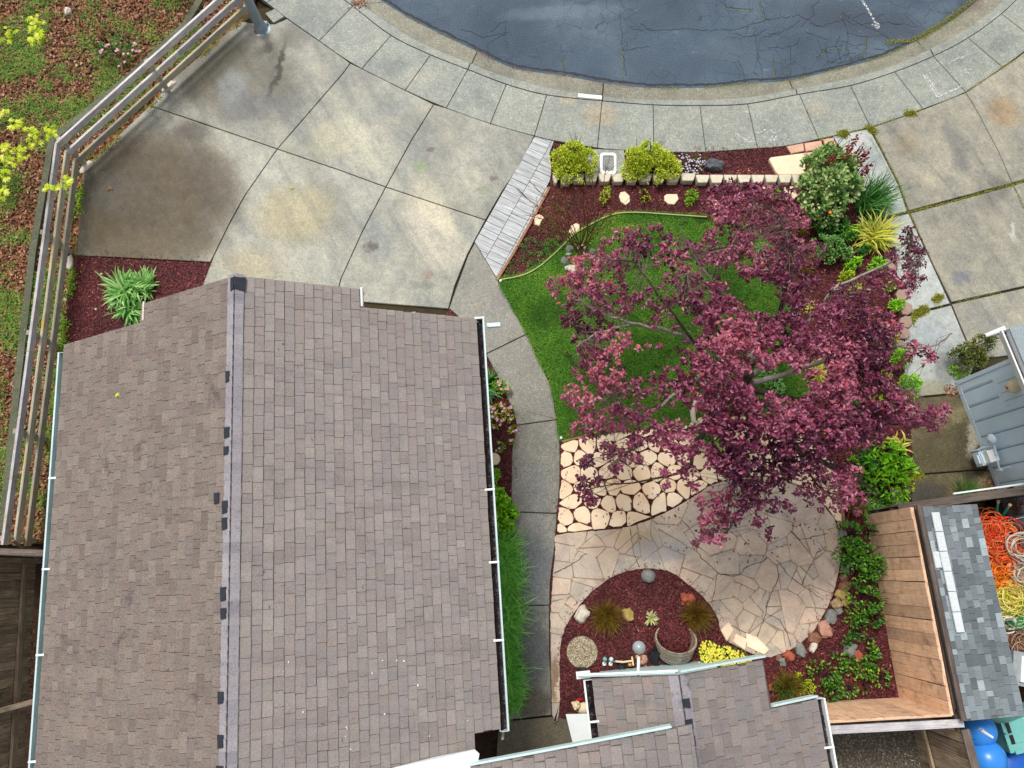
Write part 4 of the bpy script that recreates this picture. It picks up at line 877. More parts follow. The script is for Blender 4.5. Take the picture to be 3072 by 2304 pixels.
# street light pole
lp_ = thing('light_pole', P(785, 88), 'tall round galvanised steel street light pole beside the driveway', 'light pole')
b = P(785, 88); g = G(); g.lathe([(.105, 0), (.1, .35), (.085, .9), (.075, 6.5)], (b.x, b.y, .16), 20); g.build('shaft', m_metal, lp_, smooth=50)
g = G(); g.lathe([(.0, 0), (.2, 0), (.2, .03), (.15, .04), (.13, .12), (.115, .2), (.1, .24)], (b.x, b.y, .0), 20); g.build('base_flange', m_metal, lp_, smooth=40)
for k in range(4):
    a = k*math.pi/2+.6; g = G(); g.lathe([(.022, 0), (.022, .05), (.012, .052), (.012, .1), (0, .1)], (b.x+.165*math.cos(a), b.y+.165*math.sin(a), .03), 8); g.build('bolt', m_metal, lp_, smooth=40)
slab([(756, 84), (780, 78), (792, 96), (768, 108)], .05, m_rred, None, name='brick', gap=0, bev=.006, label='flat red brick lying at the foot of the light pole', cat='brick')

# ------------------------------------------------------------------ roofs of shingles
unitm = {}
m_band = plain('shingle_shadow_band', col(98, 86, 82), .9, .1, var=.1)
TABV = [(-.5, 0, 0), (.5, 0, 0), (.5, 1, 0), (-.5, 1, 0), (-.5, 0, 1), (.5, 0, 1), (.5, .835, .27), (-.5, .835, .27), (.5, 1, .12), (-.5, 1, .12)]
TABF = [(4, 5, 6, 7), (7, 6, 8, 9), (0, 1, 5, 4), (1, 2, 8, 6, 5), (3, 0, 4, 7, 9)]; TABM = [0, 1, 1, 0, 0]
def shingle_mesh(mat):
    if mat.name in unitm: return unitm[mat.name]
    me = bpy.data.meshes.new('shingle')
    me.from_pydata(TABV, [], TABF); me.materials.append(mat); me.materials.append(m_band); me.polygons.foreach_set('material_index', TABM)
    unitm[mat.name] = me; return me
ALLT = []
def roof(parent, o, eu, ev, spans, Wd, mat, expo=.15, seed=0, name='roof_slope', th=.04, wr=(.12, .27), deck=None):
    """o: eave corner; eu along the eave, ev up the slope (unit vectors); spans(v)->(u0,u1); Wd slope length"""
    o, eu, ev = Vector(o), Vector(eu).normalized(), Vector(ev).normalized(); nz = eu.cross(ev)
    if nz.z < 0: nz = -nz
    r = random.Random(seed); tabs = []; k = 0; v = 0
    # deck under the shingles, stepped where the spans change
    g = G(); vs_ = [0]; last = spans(0.001)
    vv = 0
    while vv < Wd:
        vv += .02
        if spans(min(vv, Wd-.001)) != last or vv >= Wd:
            a = o+ev*vs_[-1]; e = min(vv, Wd)
            c4 = [a+eu*last[0], a+eu*last[1], o+ev*e+eu*last[1], o+ev*e+eu*last[0]]
            g.add([q-nz*.006 for q in c4]+[q-nz*th for q in c4], [(0, 1, 2, 3), (7, 6, 5, 4), (0, 4, 5, 1), (1, 5, 6, 2), (2, 6, 7, 3), (3, 7, 4, 0)])
            vs_.append(e); last = spans(min(vv, Wd-.001))
    slope = g.build(name, deck or m_fend, parent)
    while v < Wd-.03:
        u0, u1 = spans(min(v+expo/2, Wd-.001)); u = u0-r.uniform(0, .2)
        while u < u1-.02:
            wd = r.uniform(*wr); a = max(u, u0); b = min(u+wd, u1)
            if b-a > .03: tabs.append((slope, o+eu*((a+b)/2)+ev*(v+r.uniform(-.004, .004)), b-a-.0055, min(expo+.02, Wd-v), r.uniform(.011, .02), eu, ev, nz, r.random(), mat, r.uniform(-.012, .012)))
            u += wd
        v += expo
    ALLT.extend(tabs); return slope
def place_tabs(tabs, limit=300):
    camv = Vector((0, 0, CAM_H))
    def size(t_):
        d = camv-t_[1]; return t_[2]*t_[3]*abs(d.normalized().dot(t_[7]))/d.length_squared
    vis = [t_ for t_ in tabs]; vis.sort(key=size, reverse=True)
    rest = {}
    for i, t_ in enumerate(vis):
        sl_, c_, wd, ln, th, eu, ev, nz, rr, mat, sk = t_
        ca, sa = math.cos(sk), math.sin(sk); eu2 = eu*ca+ev*sa; ev2 = ev*ca-eu*sa
        if eu2.cross(ev2).dot(nz) < 0: X = -eu2
        else: X = eu2
        if i < limit:
            ob = bpy.data.objects.new('shingle', shingle_mesh(mat)); link(ob, sl_, c_)
            ob.rotation_euler = Matrix((X, ev2, nz)).transposed().to_euler(); ob.scale = (wd, ln, th)
        else:
            g = rest.setdefault(sl_.name, (G(), sl_, mat))[0]
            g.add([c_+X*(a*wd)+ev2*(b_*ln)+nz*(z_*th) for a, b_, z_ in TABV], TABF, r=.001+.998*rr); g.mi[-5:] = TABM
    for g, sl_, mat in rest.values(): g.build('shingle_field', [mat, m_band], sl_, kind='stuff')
def gutter(parent, a, b, out, mat, inside, straps=(), wdt=.12, name='gutter', debris=False):
    a, b, out = Vector(a), Vector(b), Vector(out).normalized(); z = Vector((0, 0, 1)); d = (b-a).normalized()
    pr = [(0, .0), (0, -.1), (wdt*.85, -.1), (wdt-.004, .02), (wdt+.022, .02), (wdt+.022, .006), (wdt-.002, -.115), (-.012, -.115), (-.012, .0)]
    g = G(); V = [q+out*x+z*h for q in (a, b) for x, h in pr]; n = len(pr)
    g.add(V, [(i, (i+1) % n, n+(i+1) % n, n+i) for i in range(n)]+[tuple(range(n)), tuple(range(n, 2*n))[::-1]]); gt = g.build(name, mat, parent)
    g = G(); g.add([q+out*x+z*h for q in (a+d*.01, b-d*.01) for x, h in ((.004, -.085), (wdt*.86, -.085))], [(0, 1, 3, 2)]); g.build('gutter_bed', inside, gt)
    for q in (a, b): g = G(); g.add([q+out*x+z*h for x, h in ((0, -.1), (wdt*.85, -.1), (wdt, .02), (0, .01))]+[q+d*.006+out*x+z*h for x, h in ((0, -.1), (wdt*.85, -.1), (wdt, .02), (0, .01))], [(0, 1, 2, 3), (7, 6, 5, 4), (0, 4, 5, 1), (1, 5, 6, 2), (2, 6, 7, 3), (3, 7, 4, 0)]); g.build('end_cap', mat, gt)
    for s_ in straps:
        q = a+(b-a)*s_; g = G(); R = Matrix((out, z.cross(out), z)).transposed(); g.box(q+out*wdt*.5+z*.024, (wdt+.05, .03, .006), R=R); g.build('gutter_strap', m_white, gt)
    if debris:
        L = (b-a).length; N = int(L*420); gg = NP(); u = rng.random(N)*L; x = rng.uniform(.0, wdt*.8, N)*np.where(rng.random(N) < .7, .55, 1)
        A = np.array(a); pts = A+np.array(d)*u[:, None]+np.array(out)*x[:, None]+np.array([0, 0, -.075]); chips(gg, pts, rng.uniform(.02, .09, N), rng.uniform(.004, .016, N), rng.random(N), .25)
        gg.build('gutter_debris', m_needle, gt, kind='stuff')
    return gt

# main house -------------------------------------------------------
ax = Vector((.067, -1, 0)).normalized(); cr = Vector((1, .067, 0)).normalized()
R0 = Vector((-3.89, 4.04, 4.3)); HW = 3.3; RISE = 1.7; EZ = 2.6; SLEN = math.hypot(HW, RISE)
house = thing('house', (-3.9, 1.0, 0), 'house with long brown shingle gable roof and pale teal gutters', 'house')
step_v = SLEN*(1-1.62/HW); step_vl = SLEN*(1-1.66/HW)
eR = R0+cr*HW-Vector((0, 0, RISE)); eL = R0-cr*HW-Vector((0, 0, RISE))
up_r = (R0-eR); up_l = (R0-eL)
slr = roof(house, eR, ax, up_r, lambda v: (.29, 6.47) if v < SLEN*(1-2.88/HW) else (.29, 7.6) if v < step_v else (.0, 7.6), SLEN, m_shr, .138, 1)
sll = roof(house, eL, ax, up_l, lambda v: (.29, 7.6) if v < step_vl else (.0, 7.6), SLEN, m_shl, .138, 2)
# ridge caps: bent pairs lying over the ridge
rr = random.Random(5); u = -.02; caps = G()
while u < 7.5:
    L = .148; v0 = rr.random(); g = G()
    for sd, upv in ((1, up_r), (-1, up_l)):
        d = -upv.normalized(); wv = .115; zt = .022+rr.uniform(0, .004)
        n_ = Vector((d.x, d.y, 0)).normalized()*math.sin(math.atan2(RISE, HW))+Vector((0, 0, 1))*math.cos(math.atan2(RISE, HW))
        q0 = R0+ax*u; q1 = R0+ax*(u+L+.01)
        base = [q0+n_*.028, q0+d*wv+n_*(zt+.004), q1+d*wv+n_*(zt-.008), q1+n_*.016]
        g.add(base+[p_-n_*.012 for p_ in base], [(0, 1, 2, 3), (7, 6, 5, 4), (0, 4, 5, 1), (1, 5, 6, 2), (2, 6, 7, 3)], r=.001+.99*v0)
    g.build('ridge_cap', m_cap, slr); u += L
for (u, sgn, lng, wdt, off) in [(.03, 1, .2, .15, .0), (.03, -1, .2, .06, 0), (1.38, -1, .16, .07, .05), (2.16, -1, .15, .1, .03), (2.42, -1, .12, .09, .04), (3.02, -1, .15, .09, .2), (3.14, -1, .17, .1, .04), (3.36, -1, .16, .1, .04), (4.24, -1, .18, .1, .04), (4.5, -1, .14, .1, .03), (5.5, -1, .15, .1, .05), (6.0, -1, .16, .1, .04), (6.35, -1, .3, .12, .03)]:
    d = -(up_r if sgn > 0 else up_l).normalized(); n_ = Vector((0, 0, 1))*.9+Vector((d.x, d.y, 0))*.4; n_.normalize()
    a = R0+ax*u+d*off+n_*.036; g = G(); V = [a, a+d*wdt, a+d*wdt*(.9)+ax*lng, a+ax*lng*.9+d*.0]
    g.add(V+[p_-n_*.01 for p_ in V], [(0, 1, 2, 3), (7, 6, 5, 4), (0, 4, 5, 1), (1, 5, 6, 2), (2, 6, 7, 3), (3, 7, 4, 0)]); g.build('tar_patch', m_dark, slr if sgn > 0 else sll)
# walls, gables and garage door below the roof
g = G(); wx = HW-.38; y0 = .62; y1 = 6.3
def hp(c_, u, z): return R0+cr*c_+ax*u-Vector((0, 0, 4.3-z))
zt = lambda c_: 4.3-RISE*abs(c_)/HW-.05
poly = [(-wx, 0), (wx, 0), (wx, zt(wx)), (0, zt(0)), (-wx, zt(wx))]
V = [hp(c_, y0, z) for c_, z in poly]+[hp(c_, y1, z) for c_, z in poly]
g.add(V, [(0, 1, 2, 3, 4), (9, 8, 7, 6, 5), (0, 5, 6, 1), (1, 6, 7, 2), (4, 9, 5, 0), (2, 7, 8, 3), (3, 8, 9, 4)]); g.build('wall', m_teal, house)
for k in range(4): g = G(); q = hp(0, y0-.025, .3+.53*k+.25); g.box(q, (4.4, .05, .51), R=Matrix((cr, -ax, Vector((0, 0, 1)))).transposed()); g.build('garage_door_panel', m_white, house)
# fascia boards on the front rakes
for (c0, c1, u) in ((-HW, -1.66, .275), (-1.66, 0, -.015), (0, 1.62, -.015), (1.62, HW, .275)):
    z0_, z1_ = (4.3-RISE*abs(c0)/HW-.14, 4.3-RISE*abs(c1)/HW-.14); beam(hp(c0, u+.05, z0_), hp(c1, u+.05, z1_), .025, .15, m_rwhite, house, 'fascia_board')
beam(hp(1.62, -.02, 4.3-RISE*1.62/HW-.02), hp(1.62, .28, 4.3-RISE*1.62/HW-.02), .03, .1, m_white, house, 'rake_trim')
beam(hp(-1.66, -.02, 4.3-RISE*1.66/HW-.02), hp(-1.66, .28, 4.3-RISE*1.66/HW-.02), .03, .1, m_rwhite, house, 'rake_trim')
gutter(house, eR+ax*.29+Vector((0, 0, .0)), eR+ax*6.5, cr, m_gutl, m_gutd, (.445, .62, .8, .0), debris=True, wdt=.105)
gutter(house, eL+ax*.42, eL+ax*7.6, -cr, m_gutl, m_gut, (.28, .47, .64, .84), wdt=.07)
# light teal bits under the eaves
q = PV(1108, 882, hp(2.0, .2, 0), ax); b = hp(2.05, .12, 2.45); beam(b-cr*.26, b+cr*.26, .1, .06, m_teal, house, 'garage_light_bar')
b = hp(HW+.28, .36, 2.4); beam(b-cr*.12, b+cr*.1, .07, .06, m_teal, house, 'gutter_outlet')
g = G(); b = hp(-1.85, .12, 0); g.tube([(b.x+.02, b.y, 3.1), (b.x-.04, b.y+.1, 2.9), (b.x-.1, b.y+.02, 2.75), (b.x-.02, b.y-.1, 2.6)], .035, 8); g.build('downspout_elbow', m_teal, house, smooth=50)
# vertical pipe with brass valve by the east eave
vp = thing('standpipe', P(1529, 2200), 'thin pale vertical pipe with brass valve beside the house eave', 'pipe')
b = P(1512, 2140); g = G(); g.tube([(b.x, b.y, 0), (b.x, b.y, 2.1)], .022, 10); g.build('pipe', m_creamp, vp, smooth=50)
g = G(); g.tube([(b.x-.06, b.y+.02, 1.0), (b.x+.1, b.y-.0, 1.0)], .02, 8); g.tube([(b.x+.08, b.y, .98), (b.x+.08, b.y, 1.05)], .03, 8); g.build('valve', m_brass, vp, smooth=50)
g = G(); g.ball((b.x-.08, b.y+.05, 1.02), .045, 10, 6); g.build('valve_knob', m_blued, vp, smooth=80)

gg = NP(); pts = []
for k in range(420):
    u_ = random.uniform(.4, 7.0); c_ = random.uniform(-HW+.05, HW-.05)*(1 if random.random() < .6 else .98)
    pts.append(tuple(hp(c_, u_, 4.3-RISE*abs(c_)/HW+.026)))
pts = np.array(pts); pts = pts[patchy(pts, .8, 6) > rng.normal(0, .25, len(pts))]; N = len(pts); chips(gg, pts, rng.uniform(.01, .05, N), rng.uniform(.004, .014, N), rng.beta(2, 2, N), .1); gg.build('roof_debris', m_fleaf, slr, kind='stuff')
gg = NP(); pts = np.array([tuple(hp(random.uniform(.6, HW-.1), random.uniform(5.2, 6.4), 0)) for k in range(13)]); pts[:, 2] = [4.3-RISE*abs((Vector(q[:2]).to_3d()-Vector((R0.x, R0.y, 0))).dot(cr))/HW+.03 for q in pts]; N = len(pts); chips(gg, pts, rng.uniform(.012, .04, N), rng.uniform(.01, .02, N), rng.random(N), .1); gg.build('white_specks', m_white, slr, kind='stuff')

# entry roofs -------------------------------------------------------
entry = thing('entry_porch', (2.2, -2.2, 0), 'small brown shingle gable porch roof at the bottom edge with pale teal fascia', 'porch')
ax2 = Vector((.10, -1, 0)).normalized(); cr2 = Vector((1, .10, 0)).normalized()
fr = Vector((2.26, -1.37, 3.4))                       # front of the porch ridge
hl = 1.12; rs_ = .52
eLp = fr-cr2*hl-Vector((0, 0, .62)); upl = fr-eLp; SL = upl.length
roof(entry, eLp+Vector((0, 0, 0)), ax2, upl, lambda v: (.0, .95), SL, m_she, .15, 12)
WR = 2.14; drop = WR*.62/hl*.82
eRp = fr+cr2*WR-Vector((0, 0, drop)); upr = fr-eRp; SR = upr.length; vst = SR*(1-1.36/WR)
srp = roof(entry, eRp, ax2, upr, lambda v: (.66, 2.6) if v < vst else (.0, 2.6), SR, m_she, .15, 13)
# broad roof behind the porch
pr0 = P(2014, 2184, 3.66); pl0 = P(1412, 2298, 3.05); rdir = (pr0-pl0); bx = ax2.copy()
g_ = rdir.normalized()
Wb = rdir.length*1.1
slb = roof(entry, pl0, bx, rdir, lambda v: (.0, 2.2), Wb, m_she, .15, 14)
beam(pl0-bx*.015+Vector((0, 0, -.05)), pr0-bx*.015+Vector((0, 0, -.05)), .03, .15, m_teal, entry, 'rake_fascia')
beam(pl0-bx*.022+Vector((0, 0, .03)), pr0-bx*.022+Vector((0, 0, .03)), .028, .03, m_teal, entry, 'drip_edge')
rr = random.Random(8); u = 0
while u < 2.5:
    g = G(); v0 = rr.random()
    for upv in (upl, upr):
        d = -upv.normalized(); n_ = Vector((d.x, d.y, 0)).normalized()*.45+Vector((0, 0, .9)); q0 = fr+ax2*u; q1 = fr+ax2*(u+.16)
        if u > .8 and upv is upl: continue
        V = [q0+n_*.03, q0+d*.14+n_*.03, q1+d*.14+n_*.018, q1+n_*.018]; g.add(V+[p_-n_*.012 for p_ in V], [(0, 1, 2, 3), (0, 4, 5, 1), (1, 5, 6, 2), (2, 6, 7, 3)], r=.001+.99*v0)
    g.build('ridge_cap', m_cap, srp); u += .15
for u in (.3, .56, .78): a = fr+ax2*u+cr2*.0+Vector((0, 0, .05)); g = G(); g.add([a-cr2*.02, a+cr2*.1+Vector((0, 0, -.05)), a+cr2*.1+ax2*.13+Vector((0, 0, -.05)), a+ax2*.1], [(0, 1, 2, 3)]); g.build('tar_patch', m_dark, srp)
z_ = Vector((0, 0, 1))
beam(eLp-ax2*.04-cr2*.16-z_*.08, fr-ax2*.04-z_*.1, .03, .2, m_teal, entry, 'fascia_board')
beam(fr-ax2*.04-z_*.1, fr+cr2*1.36-z_*(.1+drop*1.36/WR)-ax2*.04, .03, .2, m_teal, entry, 'fascia_board')
beam(eLp-ax2*.06-cr2*.2+z_*.02, fr-ax2*.06+z_*.0, .03, .03, m_white, entry, 'drip_edge')
beam(fr+cr2*1.36+ax2*.63-z_*(.06+drop*1.36/WR), eRp+ax2*.63-z_*.06, .03, .14, m_teal, entry, 'fascia_board')
gutter(entry, eLp+ax2*.02, eLp+ax2*.92, -cr2, m_white, m_gutd, (.62,), wdt=.11, debris=True)
gutter(entry, eRp+ax2*.66, eRp+ax2*2.5, cr2, m_white, m_gutd, (.36,), wdt=.1, debris=True)
beam(eLp-cr2*.22-ax2*.05-z_*.03, eLp-cr2*.02-ax2*.05-z_*.03, .1, .05, m_white, entry, 'gutter_corner')
# porch wall and front wall
def ep(c_, u, z): return Vector((fr.x, fr.y, 0))+cr2*c_+ax2*u+z_*z
g = G(); a = [ep(-.74, .28, 0), ep(1.1, .28, 0), ep(1.1, 1.0, 0), ep(1.88, 1.0, 0), ep(1.88, 2.8, 0), ep(-.74, 2.8, 0)]
g.prism([(q.x, q.y) for q in a], -.05, 2.45); g.build('wall', m_teal, entry)
# white sloping cover beside the porch
g = G(); V = [P(1697, 2143, .02), P(1768, 2140, .6), P(1776, 2238, .6), P(1724, 2238, .02)]; V[0].z = .0
V = [P(1697, 2143, .3), P(1775, 2141, .42), P(1785, 2245, .42), P(1722, 2245, .3)]
g.add(V+[q-z_*.03 for q in V], [(0, 1, 2, 3), (7, 6, 5, 4), (0, 4, 5, 1), (1, 5, 6, 2), (2, 6, 7, 3), (3, 7, 4, 0)]); g.build('sloped_white_panel', m_white, entry)
# white membrane between the two roofs
wm = G(); V = [P(1050, 2360, 3.72), P(1184, 2303, 3.4), P(1310, 2271, 3.12), P(1424, 2249, 2.98), P(1438, 2262, 2.96), P(1432, 2296, 2.95), P(1440, 2360, 2.95)]
wm.add(V+[q-z_*.04 for q in V], [tuple(range(7)), tuple(range(7, 14))[::-1]]+[(i, (i+1) % 7, (i+1) % 7+7, i+7) for i in range(7)])
wm.build('roof_membrane', m_white, label='white folded roof membrane between the main roof and the lower roof', cat='roof covering')
place_tabs([t_ for t_ in ALLT if t_[0].parent == house]); place_tabs([t_ for t_ in ALLT if t_[0].parent == entry]); ALLT.clear()

# ------------------------------------------------------------------ fences
def board_fence(name, label, a, b, h, mat, face, bw=.145, th=.02, railmat=None, cap=None, posts=(), group=None, skip=()):
    """upright boards from a to b; 'face' points to the side the boards show"""
    a, b = Vector(a), Vector(b); a.z = b.z = 0; d = (b-a).normalized(); L = (b-a).length; n = Vector((-d.y, d.x, 0))
    if n.dot(Vector(face)) < 0: n = -n
    o = thing(name, (a+b)/2, label, 'fence', group); k = 0; s_ = 0; r = random.Random(int(L*100))
    while s_ < L-.03:
        w_ = min(bw*r.uniform(.93, 1.05), L-s_); q = a+d*(s_+w_/2)+n*r.uniform(-.002, .004)
        if k not in skip:
            beam(q+z_*.02, q+z_*(h+r.uniform(-.012, .008))+d*r.uniform(-.012, .012)+n*r.uniform(0, .012), th, w_-.007, mat, o, 'board', up=tuple(d))
        s_ += w_; k += 1
    for hh in (.35, h-.25): beam(a-n*.04+z_*hh, b-n*.04+z_*hh, .045, .09, railmat or mat, o, 'rail')
    if cap: beam(a+n*cap[0]+z_*(h+.025), b+n*cap[0]+z_*(h+.025), cap[1], .04, cap[2], o, 'cap_board')
    for s_ in posts: q = a+d*s_-n*.09; beam(q, q+z_*(h+.02), .09, .09, railmat or mat, o, 'post', up=tuple(d))
    return o
FC = Vector((6.79, -2.16, 0)); FN = Vector((6.55, 1.02, 0)); FW = Vector((4.45, -2.28, 0)); fh = 1.7
f1 = board_fence('board_fence', 'tan board fence with dark stained top end running beside the grey shingle shed', FC, FN, fh, m_fen, (-1, 0, 0), .205, railmat=m_fend, posts=(0.05, 1.6, 3.1))
beam(FC+Vector((.015, 0, fh-.03)), FN+Vector((.015, 0, fh-.03)), .03, .06, m_fen, f1, 'trim_strip'); beam(FC+Vector((.07, -.05, fh-.02)), FN+Vector((.07, 0, fh-.02)), .05, .08, m_fend, f1, 'top_rail')
f2 = board_fence('board_fence', 'tan board fence at the bottom beside the porch roof gutter', FW, FC, fh, m_fen, (0, 1, 0), .22, railmat=m_fend, posts=(.1, 1.2))
beam(FW+Vector((0, -.005, fh-.02)), FC+Vector((0, -.005, fh-.02)), .03, .05, m_fen, f2, 'trim_strip')
beam(FW+Vector((0, -.11, fh+.02)), FC+Vector((.15, -.11, fh+.02)), .12, .04, m_rail, f2, 'cap_board')
f3 = board_fence('board_fence', 'dark weathered board fence running off the bottom edge beside the blue balls', FC+Vector((.14, -.24, 0)), FC+Vector((.34, -1.5, 0)), fh, m_fenw, (-1, 0, 0), .2, railmat=m_fenw)
beam(FC+Vector((.16, -.2, fh+.02)), FC+Vector((.36, -1.5, fh+.02)), .13, .04, m_fend, f3, 'cap_board')
beam(FC+Vector((.02, -.2, 0)), FC+Vector((.02, -.2, fh-.1)), .08, .06, m_fenw, f3, 'post', up=(0, 1, 0))
beam(FC+Vector((.09, -.25, .5)), FC+Vector((.28, -1.5, .5)), .04, .09, m_fenw, f3, 'rail')
# cross fence towards the blue house
f4a = P(2596, 1556); f4b = P(3250, 1452, 0)
f4 = board_fence('board_fence', 'low weathered fence with pale cap between the shed and the blue house', (6.58, 1.08, 0), (10.6, 1.62, 0), 1.15, m_fenw, (0, 1, 0), .14, railmat=m_fend, cap=(-.03, .14, m_fend))
beam((7.55, 1.29, 1.18), (9.3, 1.53, 1.18), .03, .03, m_white, f4, 'pipe')
# left rear yard fence, seen from its rail side
LF0 = Vector((-8.69, .28, 0)); LF1 = Vector((-8.38, -3.6, 0))
lf = board_fence('board_fence', 'dark mossy board fence with exposed rails at the lower left corner', LF0, LF1, 1.75, m_fenw, (-1, 0, 0), .15)
dl = (LF1-LF0).normalized()
for hh in (.42, 1.2): beam(LF0+Vector((.045, 0, hh)), LF1+Vector((.045, 0, hh)), .05, .09, m_fenw, lf, 'rail')
for s_ in (.1, 2.55): q = LF0+dl*s_+Vector((.09, 0, 0)); beam(q, q+z_*1.75, .09, .09, m_fenw, lf, 'post', up=(0, 1, 0))
beam(P(-30, 2140, 1.1), P(118, 2100, .5), .09, .05, m_fenw, lf, 'brace')
lg = board_fence('board_fence', 'short dark fence crossing below the end of the rail fence', (-9.8, .36, 0), (-7.35, .28, 0), 1.5, m_fenw, (0, 1, 0), .14, cap=(0, .1, m_fend))
beam((-9.8, .2, 1.1), (-8.7, .2, 1.1), .06, .05, m_edge, lg, 'rail')
beam(P(38, 1622, 1.35), P(145, 1700, .4), .05, .03, m_fend, lg, 'brace')

# gravel yard
sheet('gravel_yard', [(2400, 2160), (2760, 2160), (2800, 2450), (2400, 2450)], .004, m_gravel, z0=-.14, kind='structure')
w_ = [(q.x, q.y) for q in PP([(2410, 2175), (2750, 2175), (2790, 2420), (2410, 2420)])]; pts = scatter(w_, 2200, (.006, .02)); N = len(pts); g = NP()
chips(g, pts, rng.uniform(.012, .035, N), rng.uniform(.01, .024, N), rng.beta(2, 2.4, N), .5); g.build('gravel', m_gst, label='dark wet gravel behind the tan board fence', cat='gravel', kind='stuff')

# shed with grey shingles ---------------------------------------------
shed = thing('shed', (7.1, -.5, 0), 'low shed with light and dark grey shingle roof between fence and coiled rope', 'shed')
S0 = P(2764, 1519, 1.9); S1 = P(2929, 1512, 1.74); sx = (P(2974+8, 2142, 1.82)-P(2846, 1516, 1.82)).normalized(); Ls = 3.24
upS = S0-S1
sr_ = roof(shed, S1, sx, upS, lambda v: (0, Ls), upS.length, m_shg, .115, 31, wr=(.08, .24), th=.05)
g = G(); a = [S0+Vector((.06, -.05, 0)), S1+Vector((-.1, -.05, 0)), S1+sx*Ls+Vector((-.12, .05, 0)), S0+sx*Ls+Vector((.04, .05, 0))]; g.prism([(q.x, q.y) for q in a], 0, 1.62); g.build('wall', m_fenw, shed)
for k in range(6):
    q = S0+sx*(.1+.31*k)+Vector((.12, 0, .0)); g = G(); dn = (S1-S0).normalized(); n_ = Vector((.25, 0, 1)).normalized()
    V = [q+dn*0, q+dn*.135, q+dn*.135+sx*.3, q+sx*.3]; g.add([p_+n_*.035 for p_ in V]+[p_+n_*.015 for p_ in V], [(0, 1, 2, 3), (0, 4, 5, 1), (1, 5, 6, 2), (2, 6, 7, 3), (3, 7, 4, 0)]); g.build('ridge_cap', m_capw, sr_)
q = S0+sx*.72; V = [q+dn*.01, q+dn*.115, q+dn*.115+sx*.25, q+sx*.25+dn*.01]; g = G(); g.add([p_+n_*.03 for p_ in V]+[p_+n_*.012 for p_ in V], [(0, 1, 2, 3), (0, 4, 5, 1), (1, 5, 6, 2), (2, 6, 7, 3), (3, 7, 4, 0)]); g.build('ridge_cap', m_capw, sr_)
beam(S0+Vector((-.03, .02, -.03)), S0+sx*Ls+Vector((-.03, 0, -.03)), .07, .05, m_fend, shed, 'eave_beam')
place_tabs(ALLT); ALLT.clear()

# blue house -------------------------------------------------------------
bhA = Vector((8.52, 3.52, 0)); bhB = Vector((9.2, .82, 0)); bd = (Vector((9.03, 1.49, 0))-bhA).normalized(); bn = Vector((bd.y, -bd.x, 0))
if bn.x > 0: bn = -bn
bh = thing('neighbour_house', bhA+bd*1.5-bn*1.5, 'pale blue board and batten house wall with white gutter at the right edge', 'house')
Lb = 2.55
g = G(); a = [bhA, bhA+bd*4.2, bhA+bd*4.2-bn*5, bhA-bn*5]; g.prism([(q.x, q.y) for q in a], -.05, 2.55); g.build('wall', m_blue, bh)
def wallbox(s0, s1, z0, z1, th, mat, name, parent=None, off=0.0, wall='w', **kw):
    d, n, o = (bd, bn, bhA) if wall == 'w' else (-bn, -bd, bhA)
    p0 = o+d*s0+n*off; g = G(); V = [p0+z_*z0, p0+d*(s1-s0)+z_*z0, p0+d*(s1-s0)+z_*z1, p0+z_*z1]
    g.add([q for q in V]+[q+n*th for q in V], [(0, 1, 2, 3), (7, 6, 5, 4), (0, 4, 5, 1), (1, 5, 6, 2), (2, 6, 7, 3), (3, 7, 4, 0)]); return g.build(name, mat, parent or bh, **kw)
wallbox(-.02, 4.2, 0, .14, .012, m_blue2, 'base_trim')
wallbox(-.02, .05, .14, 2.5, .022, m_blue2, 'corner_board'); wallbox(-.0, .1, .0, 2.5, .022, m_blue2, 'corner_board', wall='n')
s_ = .22
for k in range(13):
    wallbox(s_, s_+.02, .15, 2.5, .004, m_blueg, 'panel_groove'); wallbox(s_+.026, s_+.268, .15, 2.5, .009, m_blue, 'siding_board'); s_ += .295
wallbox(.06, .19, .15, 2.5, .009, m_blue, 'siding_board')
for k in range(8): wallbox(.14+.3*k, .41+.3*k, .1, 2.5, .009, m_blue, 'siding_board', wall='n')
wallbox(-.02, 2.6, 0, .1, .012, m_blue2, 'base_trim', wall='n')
q = PV(3030, 1160, bhA+bn*.02, bn); s_ = (q-bhA).dot(bd)
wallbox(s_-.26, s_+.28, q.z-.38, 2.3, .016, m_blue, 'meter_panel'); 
for k in (-.13, .05, .2): wallbox(s_+k, s_+k+.008, q.z-.28, 2.2, .019, m_blueg, 'panel_slot')
q = PV(3036, 1160, bhA+bn*.1, bn); g = G(); R = Matrix((bd, z_, bn)).transposed(); g.lathe([(0, .11), (.05, .11), (.085, .09), (.1, .05), (.1, 0), (.115, 0), (.115, -.05), (0, -.05)], q-bn*.02, 20, R)
em = g.build('electric_meter', m_creamp, bh, smooth=40); g = G(); g.box(q+bn*.092, (.03, .05, .01), R=R); g.build('meter_dial', m_rbrown, em)
